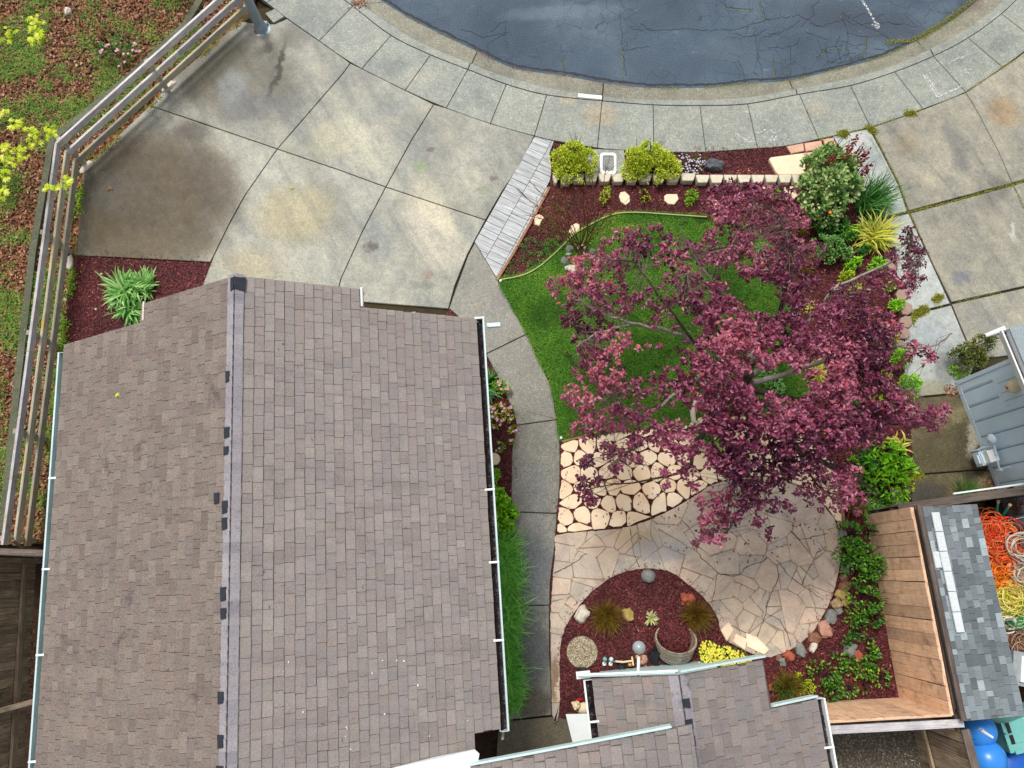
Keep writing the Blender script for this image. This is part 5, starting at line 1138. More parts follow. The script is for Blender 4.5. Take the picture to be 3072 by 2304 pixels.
# eave gutter and roof
e0 = PV(3040, 996, bhA+bn*.34+z_*2.5, bn); ez = 2.45
ge = bhA-bd*.42+bn*.34+z_*ez
gutter(bh, ge, ge+bd*4.6, bn, m_white, m_gutd, (), wdt=.11)
g = G(); V = [ge, ge+bd*4.6, ge+bd*4.6-bn*3+z_*1.2, ge-bn*3+z_*1.2]; g.add([p_+z_*.03 for p_ in V]+[p_-z_*.02 for p_ in V], [(0, 1, 2, 3), (7, 6, 5, 4), (0, 4, 5, 1), (1, 5, 6, 2), (2, 6, 7, 3), (3, 7, 4, 0)]); g.build('roof', m_shg, bh)
V = [ge+bn*.1, ge+bn*.32-z_*.05, ge+bn*.34-z_*.25]; g = G(); g.tube([ge+bn*.02-bd*.02+z_*-.04, ge+bn*.3-bd*.0-z_*.15], [.05, .035], 8); g.build('downspout_outlet', m_white, bh, smooth=50)
# gas meter on the wall
gm = thing('gas_meter', bhA+bd*1.75+bn*.2, 'pale blue painted gas meter with pipes on the blue wall', 'gas meter')
def wp_(px, py, off): return PV(px, py, bhA+bn*off, bn)
g = G(); R = Matrix((bd, z_, bn)).transposed(); c_ = wp_(2948, 1375, .22); g.box(c_, (.26, .2, .2), R=R); g.box(c_+z_*.11, (.2, .04, .17), R=R); g.box(c_+bn*.11, (.16, .12, .03), R=R); g.build('meter_body', m_pipe, gm)
g = G(); g.box(wp_(2972, 1368, .18), (.22, .16, .18), R=R); g.build('meter_index', m_white, gm)
g = G(); c_ = wp_(2976, 1318, .16); g.lathe([(0, .07), (.05, .06), (.1, .02), (.1, -.01), (.04, -.05), (0, -.05)], c_, 18, R); g.tube([c_, c_-z_*.14+bd*.02], .04, 10); g.build('regulator', m_pipe, gm, smooth=40)
g = G(); g.tube([wp_(2938, 1347, .2), wp_(2955, 1341, .17), wp_(2984, 1336, .15), wp_(2989, 1365, .14)], .02, 8); g.tube([wp_(2992, 1380, .14), wp_(3000, 1410, .12), wp_(3030, 1402, .08)], .02, 8); g.tube([wp_(2940, 1349, .2), wp_(2942, 1346, .2)+Vector((0, 0, -.5))], .02, 8); g.tube([wp_(2994, 1411, .12), wp_(3006, 1409, .12)], .03, 8); g.build('pipe', m_pipe, gm, smooth=50)

# ------------------------------------------------------------------ plants
def lump_leaves(g, lumps, dens, L, W, top=.35, flat=.4, seed=0, zmin=.02, fold=.25, droop=.2, tone=None, gapn=-.22):
    """leaves filling the outer shell of mounds; lumps: (px, py, rpx, height)"""
    for (px, py, rp, h) in lumps:
        r_ = M(rp, h*.6); c0 = P(px, py, h*.6)
        N = int(dens*r_*r_*3.14*(1+h/r_*.6)); th = np.arccos(1-rng.random(N)*1.05); ph = rng.uniform(0, 6.283, N)
        d = np.stack([np.sin(th)*np.cos(ph), np.sin(th)*np.sin(ph), np.cos(th)], 1)
        rad = rng.uniform(.62, 1.03, N)*(1+.16*np.array([mnoise.noise(Vector((q[0]*2.3+px, q[1]*2.3+py, q[2]*2.3))) for q in d]))
        pos = np.stack([c0.x+d[:, 0]*r_*rad, c0.y+d[:, 1]*r_*rad, np.maximum(zmin, h*.45+d[:, 2]*h*.55*rad)], 1)
        out = d+rng.normal(0, .55, (N, 3)); out[:, 2] += top
        up = d*flat+np.array([0, 0, 1.0])+rng.normal(0, .3, (N, 3))
        rr_ = np.clip(.25+.5*(rad-.6)/.4*rng.uniform(.5, 1.2, N)+rng.normal(0, .16, N), 0, 1)
        if tone is not None: rr_ = np.clip(rr_*.72*tone+.3*(patchy(pos, 3.5, px)+.3), 0, 1)
        kk = patchy(pos, 5.5, px*.1) > gapn; pos, out, up, rr_ = pos[kk], out[kk], up[kk], rr_[kk]; N = len(pos)
        leaves(g, pos, out, up, rng.uniform(.7, 1.2, N)*L, rng.uniform(.75, 1.2, N)*W, rr_, fold, droop)
def stems(lumps, mat, parent, n=7):
    g = G()
    for (px, py, rp, h) in lumps:
        b = P(px, py, 0)
        for k in range(n):
            a = random.uniform(0, 6.28); r_ = M(rp)*random.uniform(.3, .8); m1 = (b.x+math.cos(a)*r_*.4, b.y+math.sin(a)*r_*.4, h*.45)
            g.tube([(b.x, b.y, -.02), m1, (b.x+math.cos(a)*r_, b.y+math.sin(a)*r_, h*.8)], [.012, .008, .004], 5, cap=False)
    return g.build('stem', mat, parent, smooth=60)
def shrub(label, lumps, mat, L, W, dens=1400, cat='shrub', name='shrub', extra=None, stem=True, group=None, tone=None, **kw):
    b = P(lumps[0][0], lumps[0][1], 0); o = thing(name, b, label, cat, group)
    g = NP(); lump_leaves(g, lumps, dens, L, W, tone=tone, **kw); g.build('foliage', mat, o)
    if stem: stems(lumps, m_bark, o)
    if extra:
        m2, n2, L2, W2, up2 = extra; g = NP()
        for (px, py, rp, h) in lumps:
            c0 = P(px, py, h); N = max(3, int(n2*(rp/30)**2)); a = rng.uniform(0, 6.28, N); rd = np.sqrt(rng.random(N))*M(rp)*.95
            cx, cy = c0.x+np.cos(a)*rd, c0.y+np.sin(a)*rd; cz = h*.45+h*.58*np.sqrt(np.clip(1-(rd/M(rp))**2, 0, 1))+up2
            for k in range(6):
                an = k*1.047+rng.uniform(0, 1, N); d = np.stack([np.cos(an), np.sin(an), rng.uniform(0, .6, N)], 1)
                leaves(g, np.stack([cx, cy, cz], 1), d, np.tile([0, 0, 1.0], (N, 1)), np.full(N, L2), np.full(N, W2), rng.random(N), .1, .1)
        g.build('flower', m2, o, kind='stuff')
    return o
def tuft(label, px, py, rp, mat, n=120, h=.35, W=.014, lean=(.1, 1.2), droop=.35, cat='grass clump', name='grass_clump', spread=.2, rr=None, az=None, group=None, z=0.0):
    o = thing(name, P(px, py, z), label, cat, group); g = NP(); c0 = P(px, py, z)
    R_ = M(rp); a = rng.uniform(0, 6.28, n) if az is None else rng.normal(az[0], az[1], n)
    b = np.stack([c0.x+rng.normal(0, spread, n)*R_, c0.y+rng.normal(0, spread, n)*R_, np.full(n, z+.01)], 1)
    le = rng.uniform(lean[0], lean[1], n); Ln = R_*rng.uniform(.75, 1.25, n)/np.maximum(np.sin(np.clip(le+droop, .3, 1.5)), .45)
    Ln = np.minimum(Ln, np.maximum(h*1.6, R_*1.25)); blades(g, b, a, le, Ln, rng.uniform(.7, 1.3, n)*W, np.clip(rng.normal(.5, .25, n), 0, 1), droop)
    g.build('blades', mat, o); return o

SPR = .05
shrub('round lime green shrub left of the water meter box', [(1690, 478, 42, .5), (1722, 462, 44, .6), (1758, 480, 38, .55), (1700, 512, 40, .4), (1748, 516, 36, .4)], m_lime, .05, .022, 2400, top=.9, tone=1.6, gapn=-.3)
shrub('round lime green shrub right of the water meter box', [(1910, 480, 44, .55), (1950, 462, 44, .6), (1990, 486, 42, .5), (1895, 514, 34, .35), (1960, 512, 44, .4), (2012, 505, 34, .4)], m_lime, .05, .022, 2400, top=.9, tone=1.6, gapn=-.3)
shrub('low shrub sprinkled with lilac and white flowers left of the black rock', [(2055, 480, 28, .14), (2082, 500, 30, .14), (2060, 520, 26, .1), (2100, 478, 22, .1)], m_olive, .035, .018, 1600, name='flowering_groundcover', extra=(m_lilac, 30, .02, .014, .01), stem=False, tone=1)
rock('black pointed rock in the mulch strip beside the sidewalk', 2140, 500, 34, 22, m_rblack, .7, -12, 5, sharp=.8)
sl_ = slab([(2303, 484), (2310, 478), (2402, 466), (2410, 475), (2412, 522), (2404, 530), (2332, 530), (2324, 522)], .09, m_creams, None, name='stone_slab', gap=0, bev=.012, label='large cream rectangular stone slab in the mulch beside the rose bush', cat='stone slab')
for i, (pl, lb) in enumerate([([(2357, 442), (2408, 432), (2412, 456), (2372, 464)], 'pink paver left of the mottled brick by the sidewalk'), ([(2411, 432), (2462, 424), (2468, 448), (2416, 458)], 'mottled greenish pink paver between two pink pavers'), ([(2465, 420), (2498, 416), (2506, 434), (2478, 448)], 'small round pink paver nearest the bleached concrete'), ([(2400, 462), (2440, 458), (2436, 474), (2408, 474)], 'half buried pink paver above the cream slab')]):
    slab(pl, .045, m_pinkp, None, name='paver', gap=.002, bev=.012, label=lb, cat='paver')
# block wall
bw_ = thing('garden_wall', P(2020, 545), 'low row of pale trapezoid garden wall blocks with dark gaps', 'garden wall')
xs = [1656, 1676, 1714, 1752, 1792, 1832, 1872, 1912, 1953, 1994, 2036, 2082, 2124, 2165, 2206, 2247, 2287, 2328, 2368, 2392]
for i in range(len(xs)-1):
    x0, x1 = xs[i], xs[i+1]; yb = 531+(4 if x0 > 2040 else 0); yf = yb+(24 if i > 1 else 30)+random.uniform(-1.5, 1.5)
    pl = [(x0+1.2, yb), (x1-1.2, yb+.5), (x1-1.5, yb+7), (x1-6.5, yf-2), (x1-9, yf), (x0+9, yf), (x0+6.5, yf-2), (x0+1.5, yb+6)]
    slab(pl, .16+random.uniform(-.004, .006), m_block, bw_, name='block', gap=0, bev=.012, z0=-.02, smooth=30)
# water meter box
mb = thing('water_meter_box', P(1824, 494), 'white rimmed water meter box set in concrete between two lime shrubs', 'meter box')
slab([(1755, 448), (1872, 452), (1880, 531), (1760, 531)], .03, m_walk, mb, name='concrete_pad', gap=.004)
def rr_poly(x0, y0, x1, y1, r_, n=5):
    o = []
    for cx, cy, a0 in ((x1-r_, y0+r_, -90), (x1-r_, y1-r_, 0), (x0+r_, y1-r_, 90), (x0+r_, y0+r_, 180)):
        for k in range(n+1): a = math.radians(a0+90*k/n); o.append((cx+r_*math.cos(a), cy+r_*math.sin(a)))
    return o
oq = PP(rr_poly(1799, 462, 1848, 526, 10)); iq = PP(rr_poly(1807, 470, 1841, 517, 6)); n = len(oq); g = G()
g.add([(q.x, q.y, .02) for q in oq]+[(q.x, q.y, .055) for q in oq]+[(q.x, q.y, .055) for q in iq]+[(q.x, q.y, .03) for q in iq], [(k*n+i, k*n+(i+1) % n, (k+1)*n+(i+1) % n, (k+1)*n+i) for k in range(3) for i in range(n)]); g.build('rim', m_white, mb)
slab(rr_poly(1807.5, 470.5, 1840.5, 516.5, 6), .04, m_walk, mb, name='lid', gap=0, bev=.004)
c_ = P(1822, 507); g = G(); g.lathe([(0, .008), (.03, .008), (.036, 0), (.036, -.01)], (c_.x, c_.y, .042), 14); g.build('reader_disk', plain('blue_grey_disk', col(92, 100, 130), .5), mb, smooth=40)

# stepping stones in the front bed
for i, (pl, lb) in enumerate([
 ([(1860, 580), (1874, 577), (1888, 590), (1889, 608), (1876, 618), (1862, 608), (1856, 592)], 'upright oval cream stepping stone right of the small yellow shrub'),
 ([(1992, 590), (2000, 585), (2030, 585), (2035, 600), (2022, 616), (2004, 615), (1992, 604)], 'square cream stepping stone left of the green leafy tuft'),
 ([(2136, 600), (2150, 604), (2156, 614), (2146, 632), (2136, 620)], 'small pointed cream stone half hidden by purple leaves'),
 ([(2350, 562), (2384, 562), (2400, 584), (2380, 600), (2352, 580)], 'pinkish cream stone by the right end of the block wall'),
 ([(2286, 562), (2312, 562), (2306, 586), (2288, 584)], 'cream stone left of the small round green bush'),
 ([(2298, 642), (2314, 640), (2320, 660), (2306, 664)], 'little cream stone showing through purple leaves'),
 ([(1602, 650), (1620, 645), (1632, 655), (1618, 680), (1604, 676)], 'cream stone by the timber edging near the bare shrub'),
 ([(1714, 678), (1728, 672), (1738, 676), (1738, 690), (1722, 704), (1704, 702)], 'large cream stone right of the bare branched shrub')]):
    slab(pl, .05, m_creams, None, name='stepping_stone', gap=0, bev=.012, z0=-.02, smooth=35, label=lb, cat='stepping stone')
def ringrocks(items):
    for i, (x, y, rx, ry, m_, lb) in enumerate(items): rock(lb, x, y, rx, ry, m_, .6, random.uniform(0, 90), i+11, sharp=.5)
ringrocks([(1708, 748, 14, 12, m_rgrey, 'grey rock left of the bare shrub base'), (1745, 745, 16, 13, m_rwhite, 'pale rock behind the bare shrub base'), (1776, 755, 12, 12, m_rgrey, 'grey rock right of the bare shrub base'),
 (1694, 784, 13, 14, m_rgrey, 'grey rock at the lawn edge below the bare shrub'), (1726, 789, 13, 10, m_ryel, 'ochre rock below the bare shrub'), (1712, 808, 20, 15, m_rwhite, 'large pale flat rock at the lawn below the bare shrub'), (1785, 812, 12, 12, m_rwhite, 'pale rock half under the purple leaves by the lawn'), (1750, 816, 14, 12, m_rgrey, 'grey rock between two pale rocks in the lawn'), (1790, 785, 12, 10, m_rwhite, 'pale rock under the purple foliage edge'), (1703, 762, 9, 9, m_rwhite, 'small pale rock in the ring round the bare shrub')])
# bare branched shrub
bs_ = thing('bare_shrub', P(1744, 752), 'nearly leafless brown twiggy shrub in a ring of rocks', 'shrub'); r_ = random.Random(21); b = P(1744, 758)
tips = [(1555, 575, 1.1), (1570, 645, .9), (1600, 560, 1.0), (1640, 560, 1.2), (1660, 600, 1.1), (1630, 690, .9), (1700, 570, 1.3), (1735, 560, 1.3), (1767, 490, 1.5), (1795, 555, 1.3), (1817, 490, 1.5), (1830, 620, 1.0), (1862, 620, 1.0), (1800, 690, .9), (1855, 560, 1.2), (1690, 640, 1.0), (1655, 700, .8), (1760, 630, 1.1), (1672, 560, 1.2), (1842, 655, .9)]
for i, (tx, ty, tz) in enumerate(tips):
    t_ = P(tx, ty, tz); g = G(); a = Vector((b.x+r_.gauss(0, .06), b.y+r_.gauss(0, .05), .02)); pts = [a]; n = 7; side = Vector((-(t_-a).y, (t_-a).x, 0)).normalized()*r_.uniform(-.12, .12)
    for k in range(1, n+1): f = k/n; pts.append(a+(t_-a)*f+side*math.sin(f*3.14)+Vector((0, 0, .18*math.sin(f*3.14))))
    g.tube(pts, [.006*(1-f/n)+.0045 for f in range(n+1)], 5)
    for k in (3, 4, 5, 6):
        for _ in range(2):
            q = pts[k]; dd = (t_-a).normalized()*r_.uniform(.1, .3)+Vector((r_.uniform(-.2, .2), r_.uniform(-.2, .2), r_.uniform(0, .1))); g.tube([q, q+dd*.6+Vector((0, 0, .02)), q+dd], [.005, .0045, .003], 4, cap=False)
    g.build('branch', m_twig, bs_, smooth=60)
gg = NP(); pts = np.array([tuple(P(r_.gauss(1668, 42), r_.gauss(655, 42), r_.uniform(.25, .75))) for _ in range(420)]); N = len(pts)
leaves(gg, pts, rng.normal(0, 1, (N, 3))+np.array([0, 0, .5]), np.tile([0, 0, 1.0], (N, 1)), rng.uniform(.015, .035, N), rng.uniform(.01, .018, N), rng.random(N)); gg.build('foliage', m_rust, bs_)
shrub('yellowish sparse groundcover patch between tiles and bare shrub', [(1660, 640, 34, .12), (1690, 610, 28, .1), (1640, 680, 30, .1), (1668, 700, 28, .12)], m_olive, .03, .016, 900, name='groundcover_patch', cat='groundcover', stem=False, tone=1.1)
shrub('green groundcover beside the timber edging below the bare shrub', [(1560, 750, 22, .1), (1590, 735, 26, .12), (1620, 745, 26, .1), (1650, 735, 24, .1), (1590, 775, 26, .08), (1545, 790, 18, .08), (1620, 780, 22, .08), (1530, 815, 14, .07)], m_green, .03, .015, 1300, name='groundcover_patch', cat='groundcover', stem=False)
shrub('grassy green groundcover just above the curved lawn edging', [(1660, 745, 30, .06), (1640, 770, 26, .06), (1690, 715, 24, .06), (1600, 800, 20, .05)], m_mondo, .04, .01, 1500, name='groundcover_patch', cat='groundcover', stem=False)
shrub('small yellow green shrub left of the oval stepping stone', [(1815, 585, 15, .28), (1808, 600, 12, .2), (1822, 570, 10, .25)], m_lime, .035, .016, 2200, tone=1.2)
shrub('sparse yellow green shrub left of the square stepping stone', [(1930, 580, 13, .25), (1942, 595, 12, .2), (1925, 600, 9, .15)], m_lime, .03, .014, 1100, tone=1.2)
shrub('leafy green shrub below the left half of the block wall', [(2075, 585, 18, .25), (2070, 605, 14, .2)], m_bright, .04, .018, 1600)
shrub('small round bright green bush near the cream stones', [(2322, 577, 21, .3)], m_bright, .03, .014, 3600)
# corner planting by the neighbour driveway
shrub('big rose bush with grey green leaves and reddish young shoots', [(2440, 500, 40, 1.0), (2480, 480, 44, 1.1), (2520, 510, 44, 1.1), (2440, 560, 46, 1.0), (2490, 550, 50, 1.2), (2540, 560, 44, 1.0), (2450, 610, 44, .9), (2500, 610, 40, .9), (2480, 650, 34, .7), (2545, 500, 26, .9)], m_rose, .085, .055, 800, top=.7, tone=1.6)
shrub('red leaved shoots rising above the rose bush', [(2542, 448, 10, 1.3), (2560, 475, 8, 1.3), (2575, 492, 9, 1.25), (2520, 490, 14, 1.25), (2480, 500, 12, 1.25), (2590, 520, 6, 1.1)], leafmat('red_shoot_leaf', [col(90, 20, 30), col(150, 40, 50), col(176, 84, 70)]), .06, .035, 700, name='rose_shoots', stem=False)
tuft('dark green grassy clump fanning over the bleached concrete', 2590, 620, 72, m_dgreen, 420, .7, .014, (.25, 1.15), .3, az=(.2, 1.0), spread=.2)
tuft('yellow striped strap leaf clump at the bleached concrete edge', 2615, 718, 66, m_yel, 170, .5, .028, (.25, 1.2), .35, cat='strap leaf plant', name='strap_leaf_plant')
shrub('leafy green plants with an orange poppy below the rose bush', [(2440, 660, 26, .4), (2480, 680, 30, .45), (2520, 670, 28, .4), (2540, 700, 26, .35), (2500, 710, 26, .35)], m_green, .055, .04, 1300, cat='perennial', name='perennial_plant')
pf = thing('poppy', P(2489, 638), 'single orange poppy flower below the rose bush', 'flower'); g = G(); q = P(2489, 638, .75); g.tube([(q.x+.05, q.y-.1, 0), (q.x, q.y, .74)], .004, 4); g.build('stem', m_green, pf)
g = NP(); a = np.arange(5)*1.2566; leaves(g, np.tile(np.array(q), (5, 1)), np.stack([np.cos(a), np.sin(a), a*0+.8], 1), np.tile([0, 0, 1.0], (5, 1)), np.full(5, .045), np.full(5, .04), a*0+.5); g.build('petals', plain('orange_petal', col(240, 140, 30), .5), pf)
shrub('grey green leafy bush left of the yellow striped clump', [(2465, 735, 34, .5), (2500, 740, 34, .5), (2530, 760, 28, .4), (2480, 770, 26, .35), (2450, 755, 24, .4)], m_rose, .05, .03, 1400, tone=.9)
tuft('rusty brown grass clump among the purple leaves', 2385, 690, 34, m_rust, 260, .3, .009, (.1, 1.2), .3)
tuft('rusty grass clump under the tree near the dark mulch', 2405, 800, 34, m_rust, 200, .3, .009, (.1, 1.2), .3)
for (x, y, r1, lb, mt) in [(2560, 790, 26, 'bright lime plant between purple leaves and bleached concrete', m_bright), (2632, 792, 26, 'bright green plant left of the purple spray over concrete', m_bright), (2670, 860, 18, 'lime green plant beside the first edging block', m_bright), (2690, 915, 22, 'lime green plant beside the second edging block', m_bright), (2540, 830, 22, 'yellow lime plant under the long grey branch', m_lime), (2565, 868, 16, 'small lime plant under the grey branch', m_lime),
 (2680, 1020, 14, 'thin lime shrub beside the lowest edging blocks', m_lime), (2700, 1075, 34, 'light green shrub overhanging the bleached concrete', m_bright), (2730, 1150, 34, 'light green shrub near the dark wet slab', m_bright), (2650, 1130, 22, 'lime plant with small purple flower under the tree', m_lime), (2640, 1180, 26, 'lime shrub below the purple foliage', m_lime), (2720, 1195, 26, 'lime green plant right of the lime shrub', m_bright), (2690, 1210, 22, 'small lime plant above the right purple foliage tip', m_lime),
 (2560, 1225, 34, 'dark green leafy plant under the tree on the right', m_green), (2590, 750, 20, 'small green plant just below the yellow striped clump', m_green), (2555, 700, 26, 'green leafy plant behind the yellow striped clump', m_bright),
 (2345, 1027, 16, 'small bright green tuft seen through a gap in the purple crown', m_bright), (2280, 1180, 14, 'small green leafy plant below the lawn gap', m_green), (2295, 1195, 14, 'bright leaves just right of the lawn gap plant', m_bright), (2110, 1310, 30, 'feathery green plant at the cream stones under the tree', m_green), (2160, 1330, 18, 'small green plant right of the feathery plant', m_bright), (2250, 1170, 16, 'green plant at the lower edge of the lawn gap', m_green),
 (2215, 730, 34, 'green groundcover under the upper crown gap', m_green), (2150, 745, 26, 'green groundcover left in the upper crown gap', m_green), (2290, 745, 20, 'pale green leaves under the upper right crown gap', m_rose)]:
    h = .12+r1*.009; shrub(lb, [(x, y, r1*.8, h), (x+r1*.5, y-r1*.25, r1*.55, h*.8), (x-r1*.45, y+r1*.35, r1*.55, h*.7)], mt, .05, .03, 1300, cat='garden plant', name='garden_plant', stem=False)
shrub('pale green sprawling plant at the left of the lawn gap', [(2300, 1130, 22, .4), (2325, 1150, 22, .4), (2340, 1165, 14, .3), (2310, 1110, 16, .4)], leafmat('pale_green_leaf', [col(90, 150, 70), col(140, 200, 110), col(176, 220, 150)]), .06, .025, 900, cat='garden plant', name='garden_plant')
tuft('variegated yellow green clump right of the lawn gap', 2455, 1120, 34, m_yel, 150, .35, .016, (.2, 1.1), .4, cat='strap leaf plant', name='strap_leaf_plant')
tuft('pale yellow strappy plant beside the timber strip under the tree', 2428, 930, 22, m_yel, 60, .25, .014, (.2, 1.1), .4, cat='strap leaf plant', name='strap_leaf_plant')
rock('pale stone under the tree right of the yellow strappy plant', 2462, 948, 10, 8, m_rwhite, .5, 20, 6); rock('pinkish stone beside the variegated clump', 2463, 1082, 12, 9, m_rpink, .5, 10, 7); rock('pink boulder at the right crown edge by the edging blocks', 2655, 980, 26, 16, m_rpink, .5, -10, 8)
rock('small round dark pebble in the bare mulch under the tree', 2418, 900, 7, 6, m_rblack, .9, 0, 9, name='pebble', cat='pebble')
# edging blocks on the right
eb = thing('block_edging', P(2708, 930), 'curved row of brown pink hexagonal edging blocks beside the bleached concrete', 'edging')
for (x, y, a, b_, r0) in [(2672, 800, 16, 16, 0), (2690, 858, 17, 15, .1), (2700, 888, 20, 18, .2), (2712, 930, 20, 20, .15), (2711, 970, 20, 19, .05), (2706, 1004, 18, 18, 0), (2695, 1038, 16, 15, -.1)]:
    n = 7; pl = [(x+a*math.cos(r0+k*2*math.pi/n+.2), y+b_*math.sin(r0+k*2*math.pi/n+.2)) for k in range(n)]
    slab(pl, .1, m_pink, eb, name='block', gap=0, bev=.01, z0=-.02)
slab([(2655, 775), (2690, 765), (2700, 790), (2670, 805)], .04, m_pink, None, name='paver', gap=0, bev=.01, label='flat brown paver below the yellow striped clump', cat='paver')
# driftwood
dw = G(); dw.tube([P(2104, 1188, .06), P(2088, 1205, .08), P(2078, 1232, .08), P(2080, 1262, .06), P(2096, 1272, .05)], [.03, .05, .055, .05, .03], 9); dw.build('driftwood', m_rwhite, smooth=60, label='pale curved driftwood log where lawn meets cream stones', cat='log')
# right lower planting
shrub('lush light green leafy plants beside the dark wet concrete', [(2640, 1400, 44, .5), (2680, 1370, 40, .55), (2650, 1350, 34, .55), (2700, 1410, 38, .5), (2620, 1440, 34, .4), (2680, 1450, 40, .45), (2700, 1480, 28, .35)], m_bright, .12, .045, 300, cat='perennial', name='perennial_plant', top=.2, flat=.8, tone=.85, gapn=-.1)
shrub('yellow green ground plants along the wet concrete edge', [(2722, 1430, 18, .25), (2728, 1460, 16, .22), (2715, 1400, 20, .3), (2712, 1490, 18, .2)], m_lime, .03, .018, 1500, cat='groundcover', name='groundcover_patch', stem=False, tone=1.2)
tuft('green strap leaf clump left of the lush plants', 2600, 1385, 44, m_dgreen, 70, .35, .03, (.3, 1.1), .4, cat='strap leaf plant', name='strap_leaf_plant')
tuft('yellow drooping iris leaves touching the wet concrete', 2690, 1335, 40, m_yel, 34, .5, .035, (.5, 1.1), .5, cat='strap leaf plant', name='strap_leaf_plant')
shrub('small green leafy plant on the dark soil left of the strap leaves', [(2560, 1395, 16, .2), (2555, 1380, 10, .2)], m_bright, .06, .03, 700, cat='perennial', name='perennial_plant')
shrub('green ground plants beside the patio corner path', [(2600, 1450, 26, .2), (2580, 1440, 20, .2), (2640, 1480, 22, .2)], m_green, .05, .03, 900, cat='perennial', name='perennial_plant')
gw = [(q.x, q.y) for q in PP([(2592, 1500), (2700, 1500), (2712, 1530), (2596, 1556)])]; pts = scatter(gw, 2600, (.0, .0)); N = len(pts); g = NP(); blades(g, pts, rng.uniform(0, 6.28, N), rng.uniform(.2, 1, N), rng.uniform(.08, .18, N), rng.uniform(.006, .012, N), rng.random(N)); g.build('grass', m_mondo, label='rough green grass patch behind the tan board fence', cat='grass', kind='stuff')
tuft('rusty grass clump at the right end of the cream stones', 2555, 1525, 26, m_rust, 200, .25, .009, (.1, 1.2), .3)
tuft('blue green grass clump growing by the low cross fence', 2892, 1485, 44, m_green, 130, .3, .009, (.3, 1.2), .2)
rk = thing('wire_rack', P(2688, 1498), 'small pale wire rack lying in the grass', 'rack')
for (ax_, ay_, bx_, by_) in [(2668, 1484, 2700, 1470), (2672, 1492, 2700, 1488), (2684, 1510, 2708, 1506), (2690, 1520, 2716, 1516)]: beam(P(ax_, ay_, .12), P(bx_, by_, .12), .008, .008, m_white, rk, 'frame_wire')
for k in range(9): beam(P(2670+k*4, 1468, .125), P(2680+k*4.2, 1520, .125), .006, .006, m_white, rk, 'wire')
rock('crumpled black plastic bag beside the wire rack', 2715, 1505, 14, 18, m_black, .7, 0, 12, jit=.8, name='plastic_bag', cat='bag')
shrub('olive green clipped bush against the blue house corner', [(2875, 1070, 26, .5), (2900, 1050, 26, .55), (2890, 1095, 26, .4), (2925, 1062, 26, .6), (2950, 1030, 28, .7), (2935, 1080, 24, .5)], m_olive, .04, .022, 2100, tone=1.05)
shrub('low bright leaves under the olive bush at the blue wall', [(2870, 1118, 16, .12), (2895, 1122, 12, .12), (2858, 1112, 10, .1)], m_bright, .06, .03, 900, cat='garden plant', name='garden_plant', stem=False)
def litter(label, px, py, rx, ry, n, z=.04, mat=None, L=.06):
    g = NP(); pts = np.array([tuple(P(random.gauss(px, rx), random.gauss(py, ry), z)) for _ in range(n)]); a = rng.uniform(0, 6.28, n)
    leaves(g, pts, np.stack([np.cos(a), np.sin(a), rng.normal(0, .3, n)], 1), np.tile([0, 0, 1.0], (n, 1)), rng.uniform(.5, 1.2, n)*L, rng.uniform(.5, 1, n)*L*.5, rng.random(n)); g.build('fallen_leaves', mat or m_fleaf, label=label, cat='leaf litter', kind='stuff')
litter('brown dead leaves heaped at the corner of the blue wall', 2855, 1172, 14, 8, 90); litter('brown leaves at the foot of the blue wall near the cross fence', 2965, 1452, 8, 16, 60); litter('brown leaf litter lying in the gutter of the cul de sac top', 1075, 10, 14, 8, 120, .04)
litter('brown leaves along the path of the rear yard fence', 95, 2050, 8, 130, 220)
for (x, y, lb, m_) in [(330, 567, 'red brown fallen leaf on the dark driveway stain', m_fleaf), (876, 564, 'tiny yellow leaf on the driveway', m_maple)]:
    g = NP(); a = np.arange(5)*.9; n = 5; leaves(g, np.tile(np.array(P(x, y, .045)), (n, 1)), np.stack([np.cos(a), np.sin(a), a*0], 1), np.tile([0, 0, 1.0], (n, 1)), np.full(n, .07 if y == 567 else .04), np.full(n, .03), np.full(n, .5)); g.build('fallen_leaf', m_, label=lb, cat='leaf')
g = NP(); n = 5; a = np.arange(5)*.9; q = hp(-2.2, 1.95, 3.18+.02); leaves(g, np.tile(np.array(P(354, 1186, 3.25)), (n, 1)), np.stack([np.cos(a), np.sin(a), a*0], 1), np.tile([0, 0, 1.0], (n, 1)), np.full(n, .05), np.full(n, .03), np.full(n, .6)); g.build('fallen_leaf', m_maple, label='small yellow maple leaf lying on the left roof slope', cat='leaf')

# planting by the house
tuft('large silvery green strap leaf plant at the house roof corner', 388, 880, 62, m_silver, 150, .5, .042, (.3, 1.15), .4, cat='strap leaf plant', name='strap_leaf_plant'); tuft('smaller silvery strap leaf plant tucked against the roof edge', 440, 860, 48, m_silver, 90, .45, .04, (.3, 1.1), .4, cat='strap leaf plant', name='strap_leaf_plant'); tuft('silvery strap leaves under the stepped roof corner', 395, 940, 50, m_silver, 90, .45, .04, (.3, 1.1), .4, cat='strap leaf plant', name='strap_leaf_plant')
tuft('dark green strap leaf plant under the east gutter', 1452, 1162, 52, m_dgreen, 120, .5, .028, (.3, 1.1), .35, cat='strap leaf plant', name='strap_leaf_plant')
shrub('small green plant at the top of the side bed', [(1440, 1055, 12, .3), (1442, 1040, 8, .3)], m_bright, .04, .02, 1500, cat='garden plant', name='garden_plant')
shrub('green shrublet with a pink bloom beside the dark strap leaf plant', [(1505, 1160, 20, .3), (1490, 1150, 16, .3), (1522, 1165, 12, .25)], m_bright, .03, .016, 1900, extra=(m_pinkf, 4, .03, .025, .01))
